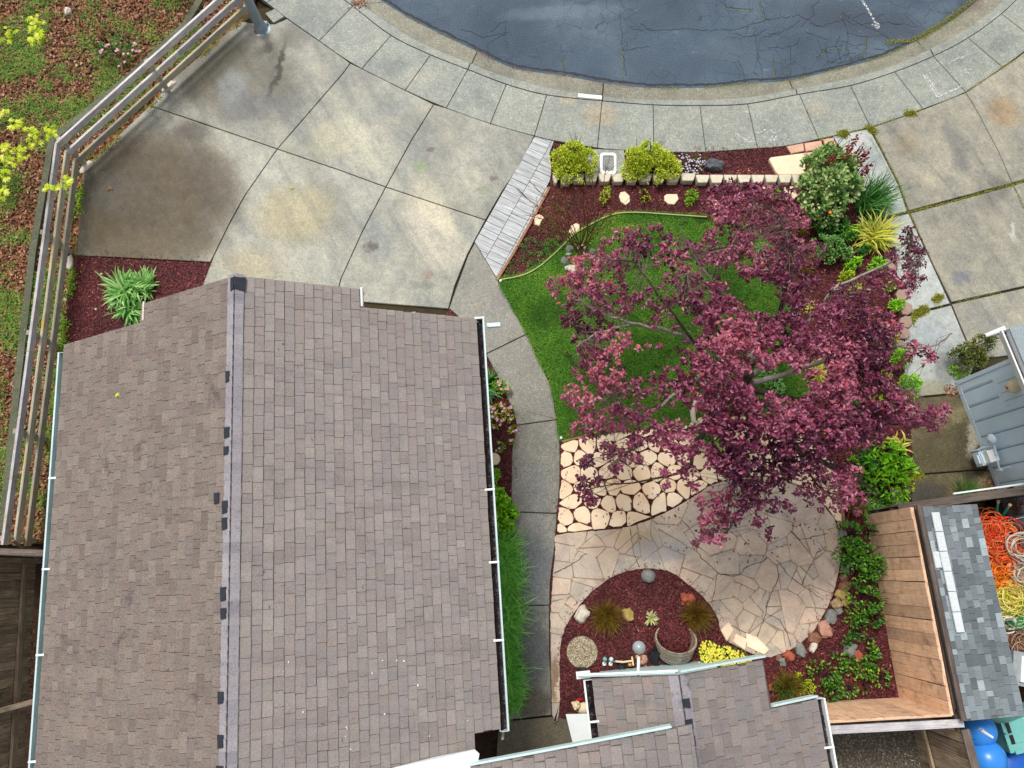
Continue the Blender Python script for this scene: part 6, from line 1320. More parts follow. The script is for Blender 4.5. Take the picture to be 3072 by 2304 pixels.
shrub('pink flowering shrublet in the middle of the side bed', [(1470, 1240, 24, .3), (1500, 1225, 20, .3), (1535, 1225, 12, .3), (1485, 1265, 22, .25), (1525, 1250, 16, .25), (1540, 1290, 14, .3)], m_lime, .03, .018, 1300, extra=(m_pinkf, 14, .03, .025, .01), tone=1)
shrub('tiny shrublet with pink blooms below the flowering shrublet', [(1498, 1340, 16, .22), (1535, 1325, 8, .2)], m_bright, .03, .016, 1700, extra=(m_pinkf, 6, .028, .022, .01))
g = G(); c_ = P(1482, 1378); g.lathe([(0, .05), (.1, .05), (.115, .04), (.12, .0), (.12, -.03)], (c_.x, c_.y, .01), 28); g.build('stepping_disk', m_creams, smooth=30, label='round cream stepping disk in the side bed', cat='stepping stone')
shrub('small bright green plant just below the cream disk', [(1478, 1428, 18, .3), (1486, 1415, 12, .3)], m_bright, .05, .03, 1300, cat='garden plant', name='garden_plant')
shrub('round leaved bright green bush above the fescue grass', [(1490, 1490, 26, .4), (1505, 1515, 28, .45), (1525, 1540, 26, .4), (1498, 1560, 26, .4), (1515, 1580, 22, .35)], m_bright, .07, .06, 900, cat='geranium bush', name='geranium_bush', flat=.9)
for (x, y, r1, lb) in [(1485, 1645, 58, 'first mound of long green fescue below the bright bush'), (1490, 1700, 60, 'second fescue mound beside the path'), (1492, 1755, 54, 'third fescue mound beside the path'), (1498, 1850, 56, 'fourth fescue mound above the bare gap'), (1498, 1890, 40, 'small fescue tuft just above the bare gap'), (1500, 1985, 50, 'fescue mound just below the bare gap'), (1508, 2045, 44, 'lowest but one fescue mound by the gutter'), (1512, 2090, 36, 'lowest thin fescue mound near the porch slab')]:
    tuft(lb, x+8, y, r1*1.12, m_mondo, 640, .35, .009, (.1, 1.0), .45, cat='fescue clump', name='fescue_clump', spread=.34, group='fescue mounds in the side bed')

# rhododendron and maple at the woodland edge
shrub('dark shrub with clusters of pink flowers beyond the rail fence', [(330, 140, 30, .5), (370, 130, 34, .6), (400, 150, 28, .5), (350, 165, 30, .4), (310, 155, 22, .4)], m_rose, .06, .025, 420, extra=(m_pinkf, 4, .035, .024, .02), tone=.6)
mp = thing('young_maple', P(-90, 420), 'young maple with bright yellow green star leaves at the left edge', 'tree'); g = G(); b = P(-120, 430)
clus = [(22, 100, 22, 2.2), (105, 80, 22, 2.3), (108, 115, 26, 2.3), (100, 62, 18, 2.3), (50, 368, 22, 2.0), (40, 385, 12, 2.0), (97, 397, 24, 2.0), (148, 398, 24, 2.0), (65, 460, 26, 1.9), (100, 440, 18, 1.9), (20, 470, 20, 1.9), (28, 482, 16, 1.9), (12, 520, 20, 1.8), (8, 580, 22, 1.8), (168, 560, 16, 1.7), (202, 545, 18, 1.7), (135, 563, 14, 1.6), (6, 340, 16, 2.0), (15, 440, 14, 2.0), (60, 480, 14, 1.9)]
g.tube([(b.x, b.y, -.1), (b.x+.05, b.y, 1.0), (b.x, b.y+.1, 2.4)], [.06, .045, .02], 8); g.build('trunk', m_bark, mp, smooth=50)
gg = NP()
for (x, y, r1, z) in clus:
    t_ = P(x, y, z); s0 = Vector((b.x+.03, b.y, .9)); g = G(); g.tube([s0, s0+(t_-s0)*.5+Vector((0, 0, .15)), t_], [.015, .008, .003], 5); g.build('branch', m_bark, mp, smooth=60)
    n = max(5, int(r1*.55)); 
    for _ in range(n):
        q = np.array(P(random.gauss(x, r1*.45), random.gauss(y, r1*.45), z+random.uniform(-.12, .12))); a0 = random.uniform(0, 6.28); s_ = random.uniform(.055, .085); rv = random.random()
        a = a0+np.array([0, .8, -.8, 1.6, -1.6, 2.5, -2.5]); k = len(a); leaves(gg, np.tile(q, (k, 1)), np.stack([np.cos(a), np.sin(a), rng.normal(-.15, .1, k)], 1), np.tile([random.uniform(-.3, .3), random.uniform(-.3, .3), 1.0], (k, 1)), s_*np.array([1.1, 1, 1, .8, .8, .4, .4]), np.full(k, s_*.34), np.clip(rv+rng.normal(0, .08, k), 0, 1), .15, .15)
gg.build('foliage', m_maple, mp)
q = P(528, -40); g = G(); g.tube([(q.x, q.y, -.1), (q.x+.02, q.y, 1.2), (q.x, q.y+.1, 3.5)], [.16, .14, .1], 12); tt = thing('tree_stump_trunk', q, 'brown bare tree trunk at the top edge beyond the fence', 'tree'); g.build('trunk', m_bark, tt, smooth=50)

# ------------------------------------------------------------------ circular bed and its ornaments
rock('smooth round grey boulder at the top of the round mulch bed', 1944, 1728, 21, 19, m_rgrey, .9, 0, 21, jit=.1, sharp=.1)
rock('pale grey angular rock at the left of the round mulch bed', 1746, 1843, 26, 20, m_rwhite, .6, 55, 22, sharp=.7); rock('buff rock right of the left brown grass clump', 1884, 1844, 17, 19, m_ryel, .8, 10, 23); rock('orange lava rock above the right brown grass clump', 2061, 1798, 18, 17, m_rred, .8, 0, 24, jit=.5); rock('cream rock lying against the black cloth', 1929, 1978, 12, 13, m_rpink, .8, 0, 25)
tuft('round brown grass clump left in the round mulch bed', 1818, 1850, 44, m_rust, 700, .28, .007, (.0, 1.35), .15); tuft('round brown grass clump right in the round mulch bed', 2088, 1846, 42, m_rust, 600, .26, .007, (.0, 1.3), .15)
tuft('small pale yellow spiky succulent in the round mulch bed', 1953, 1855, 21, m_pale, 46, .12, .022, (.2, 1.4), .05, cat='succulent', name='succulent', spread=.05)
# pebble mosaic disk
pd = thing('pebble_disk', P(1746, 1956), 'round stepping stone covered in cream and brown pebbles', 'stepping stone'); c_ = P(1746, 1956); R_ = M(43)
g = G(); g.lathe([(0, .045), (R_-.015, .045), (R_, .035), (R_, -.02)], (c_.x, c_.y, .005), 40); g.build('disk', plain('disk_cement', col(126, 112, 88), .9), pd, smooth=30)
g = G(); acc = []; r_ = random.Random(4)
for _ in range(6000):
    a = r_.uniform(0, 6.28); rd = math.sqrt(r_.random())*(R_-.012); q = (c_.x+rd*math.cos(a), c_.y+rd*math.sin(a))
    if all((q[0]-p_[0])**2+(q[1]-p_[1])**2 > .0135**2 for p_ in acc): acc.append(q)
for q in acc: g.ball((q[0], q[1], .052), (.0085, .0065, .006), 6, 4, Matrix.Rotation(r_.uniform(0, 3.1), 3, 'Z'), jit=0); g.r[-42:] = [r_.random()]*42 if len(g.r) >= 42 else g.r[-42:]
t = T('mosaic_pebble'); m_mp = t.fin(t.ramp(t.attr(), [(0, col(110, 84, 50)), (.3, col(190, 168, 124)), (.6, col(236, 226, 200)), (1, col(250, 246, 236))], 'LINEAR'), .5, .4)
g.build('mosaic_pebbles', m_mp, pd, smooth=80, kind='stuff')
# two solar lights
for i, (x, y) in enumerate([(1813, 1978), (1832, 1978)]):
    o = thing('solar_light', P(x, y), 'small glass solar path light, the %s of a pair by the pebble disk' % ('left' if i == 0 else 'right'), 'garden light', 'pair of small solar lights'); c_ = P(x, y-2, .12); g = G()
    g.lathe([(.0, .05), (.02, .045), (.036, .02), (.04, .0), (.03, -.02), (0, -.03)], (c_.x, c_.y, .2), 12); g.build('glass_cap', m_tealp if i == 0 else m_teal, o, smooth=60); g = G(); c2 = P(x, y+13, .03); g.lathe([(.02, .0), (.034, .0), (.038, .01), (.03, .018), (.02, .018), (.0, .006)], (c2.x, c2.y, .03), 14); g.tube([(c2.x, c2.y, .02), (c_.x, c_.y, .19)], .008, 6); g.build('base', m_white, o, smooth=60)
g = G(); c_ = P(1863, 1999); g.lathe([(0, .02), (.05, .02), (.055, .1), (.062, .1), (.058, .0), (0, 0)], (c_.x, c_.y, .01), 18); g.build('flower_pot', m_black, smooth=40, label='small empty dark pot beside the pipe stub', cat='pot')
sp = thing('garden_spigot', P(1880, 1985), 'short tan pipe with brass valve lying below the globe lamp', 'pipe'); g = G(); g.tube([P(1846, 1984, .1), P(1870, 1986, .12), P(1900, 1982, .12)], .018, 8); g.tube([P(1896, 1970, .14), P(1900, 1996, .12)], .016, 8); g.build('pipe', m_creamp, sp, smooth=50); g = G(); g.ball(P(1890, 1994, .12), (.05, .035, .04), 10, 6); g.build('valve', m_brass, sp, smooth=60); g = G(); g.tube([P(1836, 1983, .1), P(1844, 1985, .1)], .012, 6); g.build('cap', m_tealp, sp)
gl = thing('globe_lamp', P(1915, 2020), 'frosted glass globe lamp on a white bracket at the porch fascia', 'lamp'); g = G(); a = P(1914, 2026, 2.5); b = P(1916, 1968, 2.35); g.tube([a, a+(b-a)*.5+Vector((0, 0, .02)), b], .025, 10); g.build('bracket', m_white, gl, smooth=50)
g = G(); g.lathe([(.05, 0), (.05, .05), (.03, .06)], b+Vector((0, -.02, -.02)), 12); g.build('lamp_neck', m_brass, gl, smooth=50)
t = T('frosted_globe'); m_globe = t.fin(col(168, 178, 178), .15, .6); t.b.inputs['Transmission Weight'].default_value = .25
g = G(); g.ball(P(1917, 1943, 2.42), M(18.5, 2.42), 24, 14); g.build('globe', m_globe, gl, smooth=80)
# crumpled black cloth
g = G(); r_ = random.Random(2); c_ = P(1962, 1962)
for k in range(9):
    a = r_.uniform(-.7, 1.0); g.tube([(c_.x+r_.uniform(-.12, .05), c_.y+r_.uniform(-.2, -.05), .03), (c_.x+r_.uniform(-.05, .05), c_.y+r_.uniform(-.02, .08), r_.uniform(.1, .2)), (c_.x+r_.uniform(.02, .14), c_.y+r_.uniform(.08, .2), .04)], [.05, .045, .03], 6)
g.build('black_cloth', m_black, smooth=30, label='crumpled black cloth heap left of the tipped barrel', cat='cloth')
# tipped half barrel
bc = P(2040, 1963, .51)+Vector((0, .11, -.39)); rimR = M(58, .4); axis = Vector((0.0, .74, .67)).normalized(); xx = Vector((1, 0, 0)); yy = axis.cross(xx).normalized(); Rb = Matrix((xx, yy, axis)).transposed()
ba = thing('half_barrel', (bc.x, bc.y, 0), 'tipped half wine barrel planter spilling red mulch', 'barrel'); NS = 22; D_ = .36
for k in range(NS):
    a0 = 2*math.pi*k/NS+.006; a1 = 2*math.pi*(k+1)/NS-.006; g = G(); V = []
    for (h, ro, ri) in ((.0, rimR*.8, rimR*.74), (D_*.5, rimR*.93, rimR*.87), (D_, rimR, rimR*.93)):
        for a in (a0, a1):
            for q in (ro, ri): V.append(Rb@Vector((q*math.cos(a), q*math.sin(a), h-D_*.5))+bc)
    g.add(V, [(0, 2, 6, 4), (4, 6, 10, 8), (1, 5, 7, 3), (5, 9, 11, 7), (8, 10, 11, 9), (0, 1, 3, 2), (0, 4, 5, 1), (4, 8, 9, 5), (2, 3, 7, 6), (6, 7, 11, 10)]); g.build('stave', m_barrel, ba)
for h, q in ((D_*.12, .835), (D_*.3, .89), (D_*.86, .985)):
    g = G(); g.lathe([(rimR*q, h-.018), (rimR*q+.006, h-.018), (rimR*q+.01, h+.018), (rimR*q+.004, h+.018)], bc-axis*D_*.5, 40, Rb); g.build('hoop', plain('old_hoop_steel', col(150, 148, 142), .6, .3, .1), ba, smooth=40)
g = G(); g.lathe([(0, D_*.05), (rimR*.75, D_*.05)], bc-axis*D_*.5, 24, Rb); g.build('barrel_base', m_barrel, ba)
g = G(); c_ = Vector((bc.x, bc.y+.13, 0)); g.ball((c_.x, c_.y+.02, .0), (rimR*.86, .3, .22), 24, 10, Matrix.Rotation(0, 3, 'Z'), jit=.05, seed=2); g.build('mulch_fill', m_mulch, ba, smooth=60)
gg = NP(); N = 900; a = rng.uniform(0, 6.28, N); rd = np.sqrt(rng.random(N)); X = rd*np.cos(a); Y = rd*np.sin(a); Z = .22*np.sqrt(np.clip(1-X**2-Y**2, 0, 1))+.012
chips(gg, np.stack([c_.x+X*rimR*.86, c_.y+.02+Y*.3, Z], 1), rng.uniform(.015, .04, N), rng.uniform(.006, .013, N), rng.beta(2, 2.6, N)); gg.build('mulch_chips', m_chip, ba, kind='stuff')
shrub('bush covered in small yellow flowers right of the half barrel', [(2128, 1952, 26, .4), (2148, 1968, 30, .4), (2185, 1974, 30, .35), (2215, 1985, 28, .35), (2240, 1996, 20, .3), (2128, 1985, 26, .35)], m_green, .03, .016, 1500, name='flowering_bush', extra=(m_yelf, 110, .021, .02, .02))
# animal figurine by the porch
df = thing('animal_figurine', P(1742, 2115), 'cream animal figurine with red scarf half under the porch gutter', 'figurine'); g = G(); b = P(1738, 2112)
for (dx, dy, z, rx, ry, rz) in [(.06, -.04, .17, .15, .1, .11), (-.07, .02, .26, .075, .07, .075), (-.12, .05, .24, .04, .03, .03), (-.05, .07, .33, .025, .03, .04), (-.1, -.03, .33, .025, .02, .04), (-.06, -.07, .05, .03, .03, .07), (.12, -.1, .05, .03, .03, .07), (-.04, .04, .05, .03, .03, .07), (.14, .02, .05, .03, .03, .07), (.2, -.05, .2, .05, .02, .02)]:
    g.ball((b.x+dx, b.y+dy, z), (rx, ry, rz), 12, 8)
g.build('body', m_creamp, df, smooth=80); g = G(); g.lathe([(.07, -.02), (.09, 0), (.07, .02)], (b.x-.03, b.y+.01, .23), 14, Matrix.Rotation(.8, 3, 'Y')); g.ball((b.x-.0, b.y+.1, .18), (.07, .03, .04), 8, 6, jit=.4); g.build('scarf', m_red, df, smooth=50)
g = G(); c_ = P(1745, 2008); g.box((c_.x, c_.y, .12), (.12, .1, .2)); g.build('planter_box', m_black, label='small black box at the porch corner beside the mulch', cat='box')

# ------------------------------------------------------------------ south east bed
for i, (x, y, rx, ry, m_, lb) in enumerate([
 (2518, 1576, 14, 13, m_rtan, 'tan rock at the top of the patio rim row'), (2524, 1600, 15, 12, m_rgrey, 'grey rock second in the patio rim row'), (2533, 1704, 18, 14, m_rgrey, 'grey rock beside the hedge on the patio rim'), (2528, 1735, 13, 12, m_rbrown, 'brown rock under the hedge leaves on the patio rim'), (2530, 1760, 20, 17, m_rbrown, 'dark reddish rock on the patio rim'), (2520, 1782, 17, 16, m_ryel, 'mossy ochre rock on the patio rim'), (2536, 1804, 13, 14, m_ryel, 'small yellow rock outside the rim row'),
 (2506, 1812, 18, 15, m_rtan, 'tan rock left of the small yellow rock'), (2514, 1832, 13, 11, m_rgrey, 'small grey rock below the tan rock'), (2490, 1851, 22, 17, m_rgrey, 'large mossy grey rock on the lower right rim'), (2472, 1888, 26, 21, m_rpink, 'large pink brown boulder on the lower rim'), (2440, 1913, 20, 16, m_rbrown, 'brown red boulder left of the large pink boulder'), (2437, 1941, 18, 10, m_rwhite, 'flat pale rock below the brown red boulder'), (2400, 1951, 20, 15, m_rgrey, 'blue grey rock at the bottom of the rim row'), (2366, 1968, 18, 14, m_rred, 'rust red rock at the bottom of the rim row'), (2345, 1985, 13, 10, m_rgrey, 'small grey rock at the end of the rim row'), (2335, 1972, 12, 9, m_rbrown, 'small brown rock touching the patio bottom'),
 (2548, 1948, 22, 16, m_rgrey, 'grey rock among the lower hedge plants'), (2572, 1966, 13, 16, m_rred, 'orange brown rock between lower hedge plants'), (2310, 2060, 6, 9, m_rred, 'small red rock beside the porch roof')]):
    rock(lb, x, y, rx, ry, m_, .7, random.uniform(0, 180), 40+i, sharp=.7)
shrub('tall leafy green hedge along the tan fence', [(2545, 1600, 34, .55), (2560, 1640, 36, .6), (2530, 1660, 34, .5), (2590, 1670, 38, .6), (2560, 1700, 36, .55), (2620, 1700, 36, .6), (2640, 1690, 26, .6), (2590, 1735, 36, .5), (2600, 1590, 22, .6), (2580, 1780, 34, .45), (2610, 1800, 36, .45), (2590, 1830, 34, .4), (2570, 1860, 32, .35), (2620, 1850, 28, .35), (2565, 1890, 20, .25)], m_hedge, .06, .034, 720, tone=.8, gapn=-.05)
shrub('low leafy shrub running along the bottom of the mulch bed', [(2450, 2010, 26, .25), (2480, 2020, 26, .28), (2520, 2000, 30, .3), (2550, 1990, 26, .25), (2500, 2060, 32, .3), (2540, 2060, 30, .3), (2490, 2080, 26, .25), (2600, 2010, 30, .3), (2620, 1990, 24, .3), (2640, 2030, 28, .25), (2590, 2050, 24, .25), (2605, 1950, 22, .25), (2600, 1920, 18, .22)], m_hedge, .055, .034, 620, tone=1, gapn=-.08)
shrub('sparse leafy shrub below the large grey rock', [(2500, 1960, 10, .15), (2540, 1925, 14, .2), (2565, 1905, 16, .2), (2620, 1960, 16, .2)], m_green, .05, .028, 900, cat='garden plant', name='garden_plant')
tuft('dark olive spiky clump beside the porch roof step', 2358, 2058, 44, m_rust, 420, .3, .008, (.0, 1.3), .2); tuft('green spiky top of the olive clump beside the porch roof', 2350, 2062, 38, m_dgreen, 220, .3, .008, (.0, 1.3), .2)
shrub('small yellow green shrub right of the olive clump', [(2405, 2040, 20, .25), (2425, 2062, 18, .25), (2400, 2065, 14, .2)], m_lime, .04, .022, 1300, tone=1)

# ------------------------------------------------------------------ neighbour's side yard
sheet('side_yard_ground', [(2700, 1565), (3500, 1400), (3500, 2450), (2860, 2450), (2710, 2110)], .003, m_soil, z0=-.13, kind='structure')
def coil(label, items, mat, name='rope_pile', cat='rope', rad=.008):
    """items: (px, py, loops, spread_px, ring_radius_m, z)"""
    g = G(); r = random.Random(len(label)); rv = random.Random(9)
    for (x, y, n, sp_, rr_, z) in items:
        for _ in range(n):
            c_ = P(r.gauss(x, sp_), r.gauss(y, sp_), max(.03, z+r.gauss(0, .06))); R = rr_*r.uniform(.55, 1.15); tx, ty = r.gauss(0, .28), r.gauss(0, .28); a0 = r.uniform(0, 6.28); sw = r.uniform(3.2, 6.4); el = r.uniform(.7, 1); pts = []
            for k in range(15):
                a = a0+sw*k/14; X = R*math.cos(a); Y = R*el*math.sin(a); pts.append((c_.x+X, c_.y+Y, c_.z+X*tx+Y*ty+.01*math.sin(a*5)))
            g.tube(pts, rad, 3, cap=False, r=.01+.98*rv.random())
    b = P(items[0][0], items[0][1]); return g.build(name, mat, label=label, cat=cat)
def ropemat(name, cs): t = T(name); return t.fin(t.ramp(t.attr(), [(i/(len(cs)-1), c) for i, c in enumerate(cs)]), .55, .3)
m_ro = ropemat('orange_red_rope', [col(206, 40, 30), col(236, 74, 36), col(244, 120, 50), col(226, 150, 90), col(200, 60, 50)]); m_or = ropemat('orange_rope', [col(240, 96, 20), col(250, 140, 40), col(240, 170, 60)])
m_ye = ropemat('yellow_rope', [col(196, 190, 60), col(232, 220, 90), col(244, 238, 150), col(214, 180, 90)]); m_gr = ropemat('green_rope', [col(50, 130, 84), col(90, 168, 110), col(150, 190, 140), col(200, 200, 150)]); m_wh = ropemat('white_rope', [col(160, 160, 150), col(214, 210, 196), col(230, 190, 150)]); m_br = ropemat('brown_rope', [col(110, 84, 70), col(160, 130, 100), col(190, 130, 120)])
coil('tangled red and orange rope heap right of the shed', [(2985, 1600, 80, 22, .24, .7), (2960, 1620, 40, 14, .16, .62), (3010, 1640, 60, 20, .2, .7)], m_ro)
coil('bright orange rope heap below the red rope', [(3005, 1690, 90, 20, .22, .6), (2998, 1720, 50, 14, .2, .55)], m_or)
coil('yellow rope heap below the orange rope', [(3020, 1790, 90, 16, .22, .5), (3050, 1760, 50, 18, .2, .55), (3065, 1800, 40, 16, .2, .5)], m_ye)
coil('green rope heap under the yellow rope', [(3050, 1850, 60, 14, .18, .4), (3030, 1845, 30, 10, .14, .4)], m_gr)
coil('coil of pale rope at the right edge beside the red rope', [(3066, 1640, 26, 5, .24, .85)], m_wh); coil('grey white rope tangle at the right edge by the yellow rope', [(3068, 1710, 30, 10, .18, .7)], m_wh)
coil('brown and purple rope tangle at the bottom of the rope heap', [(3050, 1905, 60, 12, .2, .3), (3070, 1930, 30, 10, .2, .3)], m_br); coil('loose white strap edge of a bag against the shed eave', [(3028, 1870, 6, 4, .16, .5)], m_wh, 'strap', 'strap', .014)
# filler below the ropes so that the heap has a body
def mound(label, px, py, rx, ry, h, mat, nm='tarp', cat='tarp', seed=0): 
    c_ = P(px, py); g = G(); g.ball((c_.x, c_.y, 0), (M(rx), M(ry), h), 20, 10, jit=.15, seed=seed); return g.build(nm, mat, smooth=60, label=label, cat=cat)
mound('dark red net bundle under the tangled red rope', 2975, 1640, 60, 90, .5, plain('dark_red_net', col(120, 34, 24), .9, .1, var=.4, scale=16), 'net_bundle', 'net', 1); mound('olive net bundle under the yellow and green rope', 3010, 1815, 50, 80, .38, plain('olive_net', col(96, 90, 40), .9, .1, var=.4, scale=16), 'net_bundle', 'net', 2)
# black tub with shears and twigs
tb = thing('black_tub', P(2990, 1540), 'black round tub holding green handled shears behind the low fence', 'tub'); c_ = P(2990, 1535); R_ = .42; g = G(); g.lathe([(0, .03), (R_*.8, .03), (R_*.95, .5), (R_, .5), (R_*1.02, .53), (R_*.98, .54), (R_*.85, 0), (0, 0)], (c_.x+.12, c_.y, .0), 32); g.build('shell', m_black, tb, smooth=40)
for i, (a, b_, lb) in enumerate([((2994, 1510), (2986, 1552), 'left'), ((3026, 1520), (3002, 1556), 'right')]):
    o = thing('shear_handle', P(*b_, .5), 'teal shear handle sticking out of the black tub, the %s one' % lb, 'tool'); A, B = P(*a, .85), P(*b_, .5); g = G(); g.tube([A, A+(B-A)*.4, B], [.02, .028, .02], 8); g.build('grip', m_tealt, o, smooth=50); g = G(); g.tube([A-(B-A).normalized()*.07, A], [.03, .02], 8); g.build('ferrule', m_creamp, o, smooth=50)
g = G(); r_ = random.Random(3)
for k in range(60): q = P(3050+r_.gauss(0, 10), 1540+r_.gauss(0, 8), .5); t_ = P(3040+r_.gauss(0, 16), 1505+r_.gauss(0, 10), .8); g.tube([q, t_], .004, 3)
g.build('twig_bundle', plain('straw_brown', col(120, 84, 54), .9), label='bundle of brown twigs standing in the black tub', cat='twigs')
beam(P(3000, 1566, .62), P(3100, 1545, .7), .012, .02, m_white, None, 'metal_strip', label='pale thin metal blade lying across the black tub', cat='tool'); beam(P(3062, 1520, .8), P(3085, 1505, .85), .02, .06, m_rred, None, 'hand_tool', label='orange tool handle at the right edge behind the fence', cat='tool')
def vball(label, px, py, rp, z):
    r_ = M(rp, z); c_ = P(px, py, z); o = thing('blue_ball', (c_.x, c_.y, z-r_), label, 'buoy', 'big blue vinyl buoys'); g = G(); g.ball(c_, (r_, r_, r_*1.06), 32, 20); g.build('shell', m_bluep, o, smooth=80)
    g = G(); d0 = Vector((.75, .5, 0)).normalized(); pts = [c_+(d0*math.cos(a)+z_*math.sin(a)+Vector((.25*math.sin(2*a), -.1, 0))).normalized()*(r_*1.003) for a in [k*math.pi/20 for k in range(2, 19)]]; g.tube(pts, .009, 5); g.build('seam', m_blued, o, smooth=60)
    return o, c_, r_
o, c_, r_ = vball('blue vinyl buoy with white valve at the bottom end of the shed', 2933, 2190, 46, .95); g = G(); g.tube([c_+z_*r_+Vector((-.1, .05, 0)), c_+z_*(r_+.02)+Vector((.06, -.06, 0))], [.03, .022], 8); g.build('valve', m_white, o, smooth=60)
vball('lower blue vinyl buoy cut by the bottom edge of the photo', 2955, 2275, 52, .95)
# teal crate, white tub and dark blue barrel
cr_ = thing('teal_crate', P(3040, 2215), 'pale teal plastic crate with slotted side at the right edge', 'crate'); z = .9
g = G(); q = PP([(3012, 2175), (3150, 2120), (3180, 2220), (3035, 2262)], z); g.prism([(a.x, a.y) for a in q], .3, z, .02); g.build('crate_body', m_tealp, cr_)
for k in range(2): a = P(3004+k*12, 2168+k*36, z-.02); b_ = P(3014+k*12, 2198+k*36, z-.02); beam(a, b_, .04, .03, m_tealp, cr_, 'rim_bar'); beam(a+Vector((.07, 0, .03)), b_+Vector((.07, 0, .03)), .06, .02, m_black, cr_, 'slot')
beam(P(3026, 2248, z), P(3140, 2222, z), .12, .05, m_tealp, cr_, 'rim_bar'); beam(P(3046, 2258, z+.03), P(3070, 2252, z+.03), .06, .04, m_tealp, cr_, 'latch'); beam(P(3075, 2178, z+.01), P(3090, 2220, z+.01), .012, .012, plain('teal_line', col(70, 130, 124), .6), cr_, 'seam')
g = G(); q = P(3050, 2010, .7); rot = Matrix.Rotation(-.2, 3, 'Z'); g.box((q.x+.16, q.y, .4), (.5, .55, .7), R=rot); wt = thing('storage_tub', (q.x, q.y, 0), 'pale grey storage tub with white lid beside the shed eave', 'tub'); g.build('tub_body', plain('pale_grey_plastic', col(150, 156, 158), .5), wt); g = G(); g.box((q.x+.17, q.y, .77), (.3, .42, .04), R=rot); g.build('lid', m_white, wt)
c_ = P(3048, 2305, .6); g = G(); g.lathe([(0, .6), (.3, .6), (.34, .57), (.35, .5), (.34, 0), (0, 0)], (c_.x+.1, c_.y-.1, .0), 28); g.build('blue_barrel', plain('dark_blue_plastic', col(16, 92, 190), .3, .5), smooth=40, label='dark blue plastic barrel at the bottom right corner', cat='barrel')

# ------------------------------------------------------------------ the purple-leaf tree
tree = thing('purple_plum_tree', (3.91, 3.09, 0), 'wide purple leaved plum tree covering the lawn and stones', 'tree')
tb_ = Vector((3.91, 3.09, 0)); fork = Vector((3.88, 3.12, 1.55)); g = G()
g.tube([tb_+Vector((0, 0, -.1)), tb_+Vector((.01, 0, .1)), tb_+Vector((-.01, .01, .8)), fork, fork+Vector((.05, .08, .5))], [.2, .15, .13, .14, .1], 14); g.build('trunk', m_bark, tree, smooth=60)
limbs = [
 [(2150, 1128, 2.2), (2040, 1140, 2.6), (1900, 1146, 2.9), (1816, 1200, 3.0)], [(2153, 1100, 2.2), (2048, 1009, 2.8), (1894, 970, 3.1), (1783, 932, 3.3), (1720, 890, 3.3)], [(1894, 972, 3.1), (1788, 1002, 3.2), (1730, 1040, 3.2)],
 [(2190, 1240, 1.9), (2116, 1270, 2.2), (2032, 1294, 2.5), (1940, 1314, 2.7), (1843, 1393, 2.8)], [(2116, 1276, 2.2), (2082, 1355, 2.4), (2040, 1420, 2.5), (1760, 1470, 2.6)], [(2220, 1120, 2.2), (2260, 1000, 2.8), (2150, 860, 3.3), (2080, 760, 3.6), (2040, 680, 3.6)],
 [(2260, 1080, 2.4), (2340, 930, 3.2), (2370, 760, 3.7), (2330, 640, 3.8), (2240, 590, 3.7)], [(2290, 1100, 2.4), (2430, 960, 3.2), (2516, 858, 3.5), (2717, 772, 3.4), (2773, 775, 3.4)], [(2300, 1140, 2.4), (2480, 1080, 3.1), (2640, 1040, 3.4), (2792, 1042, 3.2), (2857, 1000, 3.1)],
 [(2300, 1180, 2.3), (2403, 1199, 2.6), (2490, 1175, 2.9), (2650, 1160, 3.2), (2740, 1170, 3.2)], [(2300, 1220, 2.2), (2400, 1235, 2.5), (2560, 1270, 2.9), (2700, 1270, 3.1), (2800, 1260, 3.0)], [(2280, 1260, 2.2), (2380, 1340, 2.7), (2440, 1440, 2.9), (2510, 1510, 2.8)],
 [(2250, 1260, 2.2), (2290, 1380, 2.7), (2270, 1480, 2.8), (2180, 1600, 2.7)], [(2210, 1260, 2.2), (2180, 1350, 2.6), (2200, 1450, 2.8)], [(2120, 1120, 2.4), (1960, 1230, 2.8), (1890, 1250, 2.9)], [(2100, 1050, 2.8), (1960, 860, 3.3), (1900, 790, 3.4), (1820, 780, 3.4)], [(2210, 1040, 2.8), (2060, 900, 3.4), (2060, 820, 3.6)],
 [(2717, 772, 3.4), (2735, 700, 3.3), (2720, 690, 3.3)], [(2560, 1270, 2.9), (2600, 1330, 2.8)], [(2380, 1340, 2.7), (2560, 1430, 2.5), (2636, 1481, 2.4)]]
net = []
for i, lb in enumerate(limbs):
    w_ = [P(q[0], q[1], q[2]-.45*(j < len(lb)-1)) for j, q in enumerate(lb)]
    if lb[0][2] <= 2.45 and i not in (2, 4): w_ = [fork+(w_[0]-fork)*.15]+w_
    c3 = []
    for k in range(len(w_)-1):
        a, b, c_, d = w_[max(k-1, 0)], w_[k], w_[k+1], w_[min(k+2, len(w_)-1)]
        for j in range(6):
            t_ = j/6; c3.append(.5*((2*b)+(c_-a)*t_+(2*a-5*b+4*c_-d)*t_**2+(3*b-a-3*c_+d)*t_**3)+Vector((random.gauss(0, .012), random.gauss(0, .012), random.gauss(0, .012))))
    c3.append(w_[-1]); n = len(c3); r0 = .055 if w_[0].z < 2.3 else .02; g = G(); g.tube(c3, [r0*(1-k/n)**1.3+.006 for k in range(n)], 9); g.build('limb', m_barkl if i in (1, 2, 7, 5, 8, 14) else m_bark, tree, smooth=60)
    net += c3[2:]
g = G(); a = P(2225, 1098, 2.35); b_ = P(2268, 1066, 2.6); g.tube([a, b_], [.075, .07], 12); g.build('cut_limb', m_barkl, tree, smooth=40)
D = 1.3888
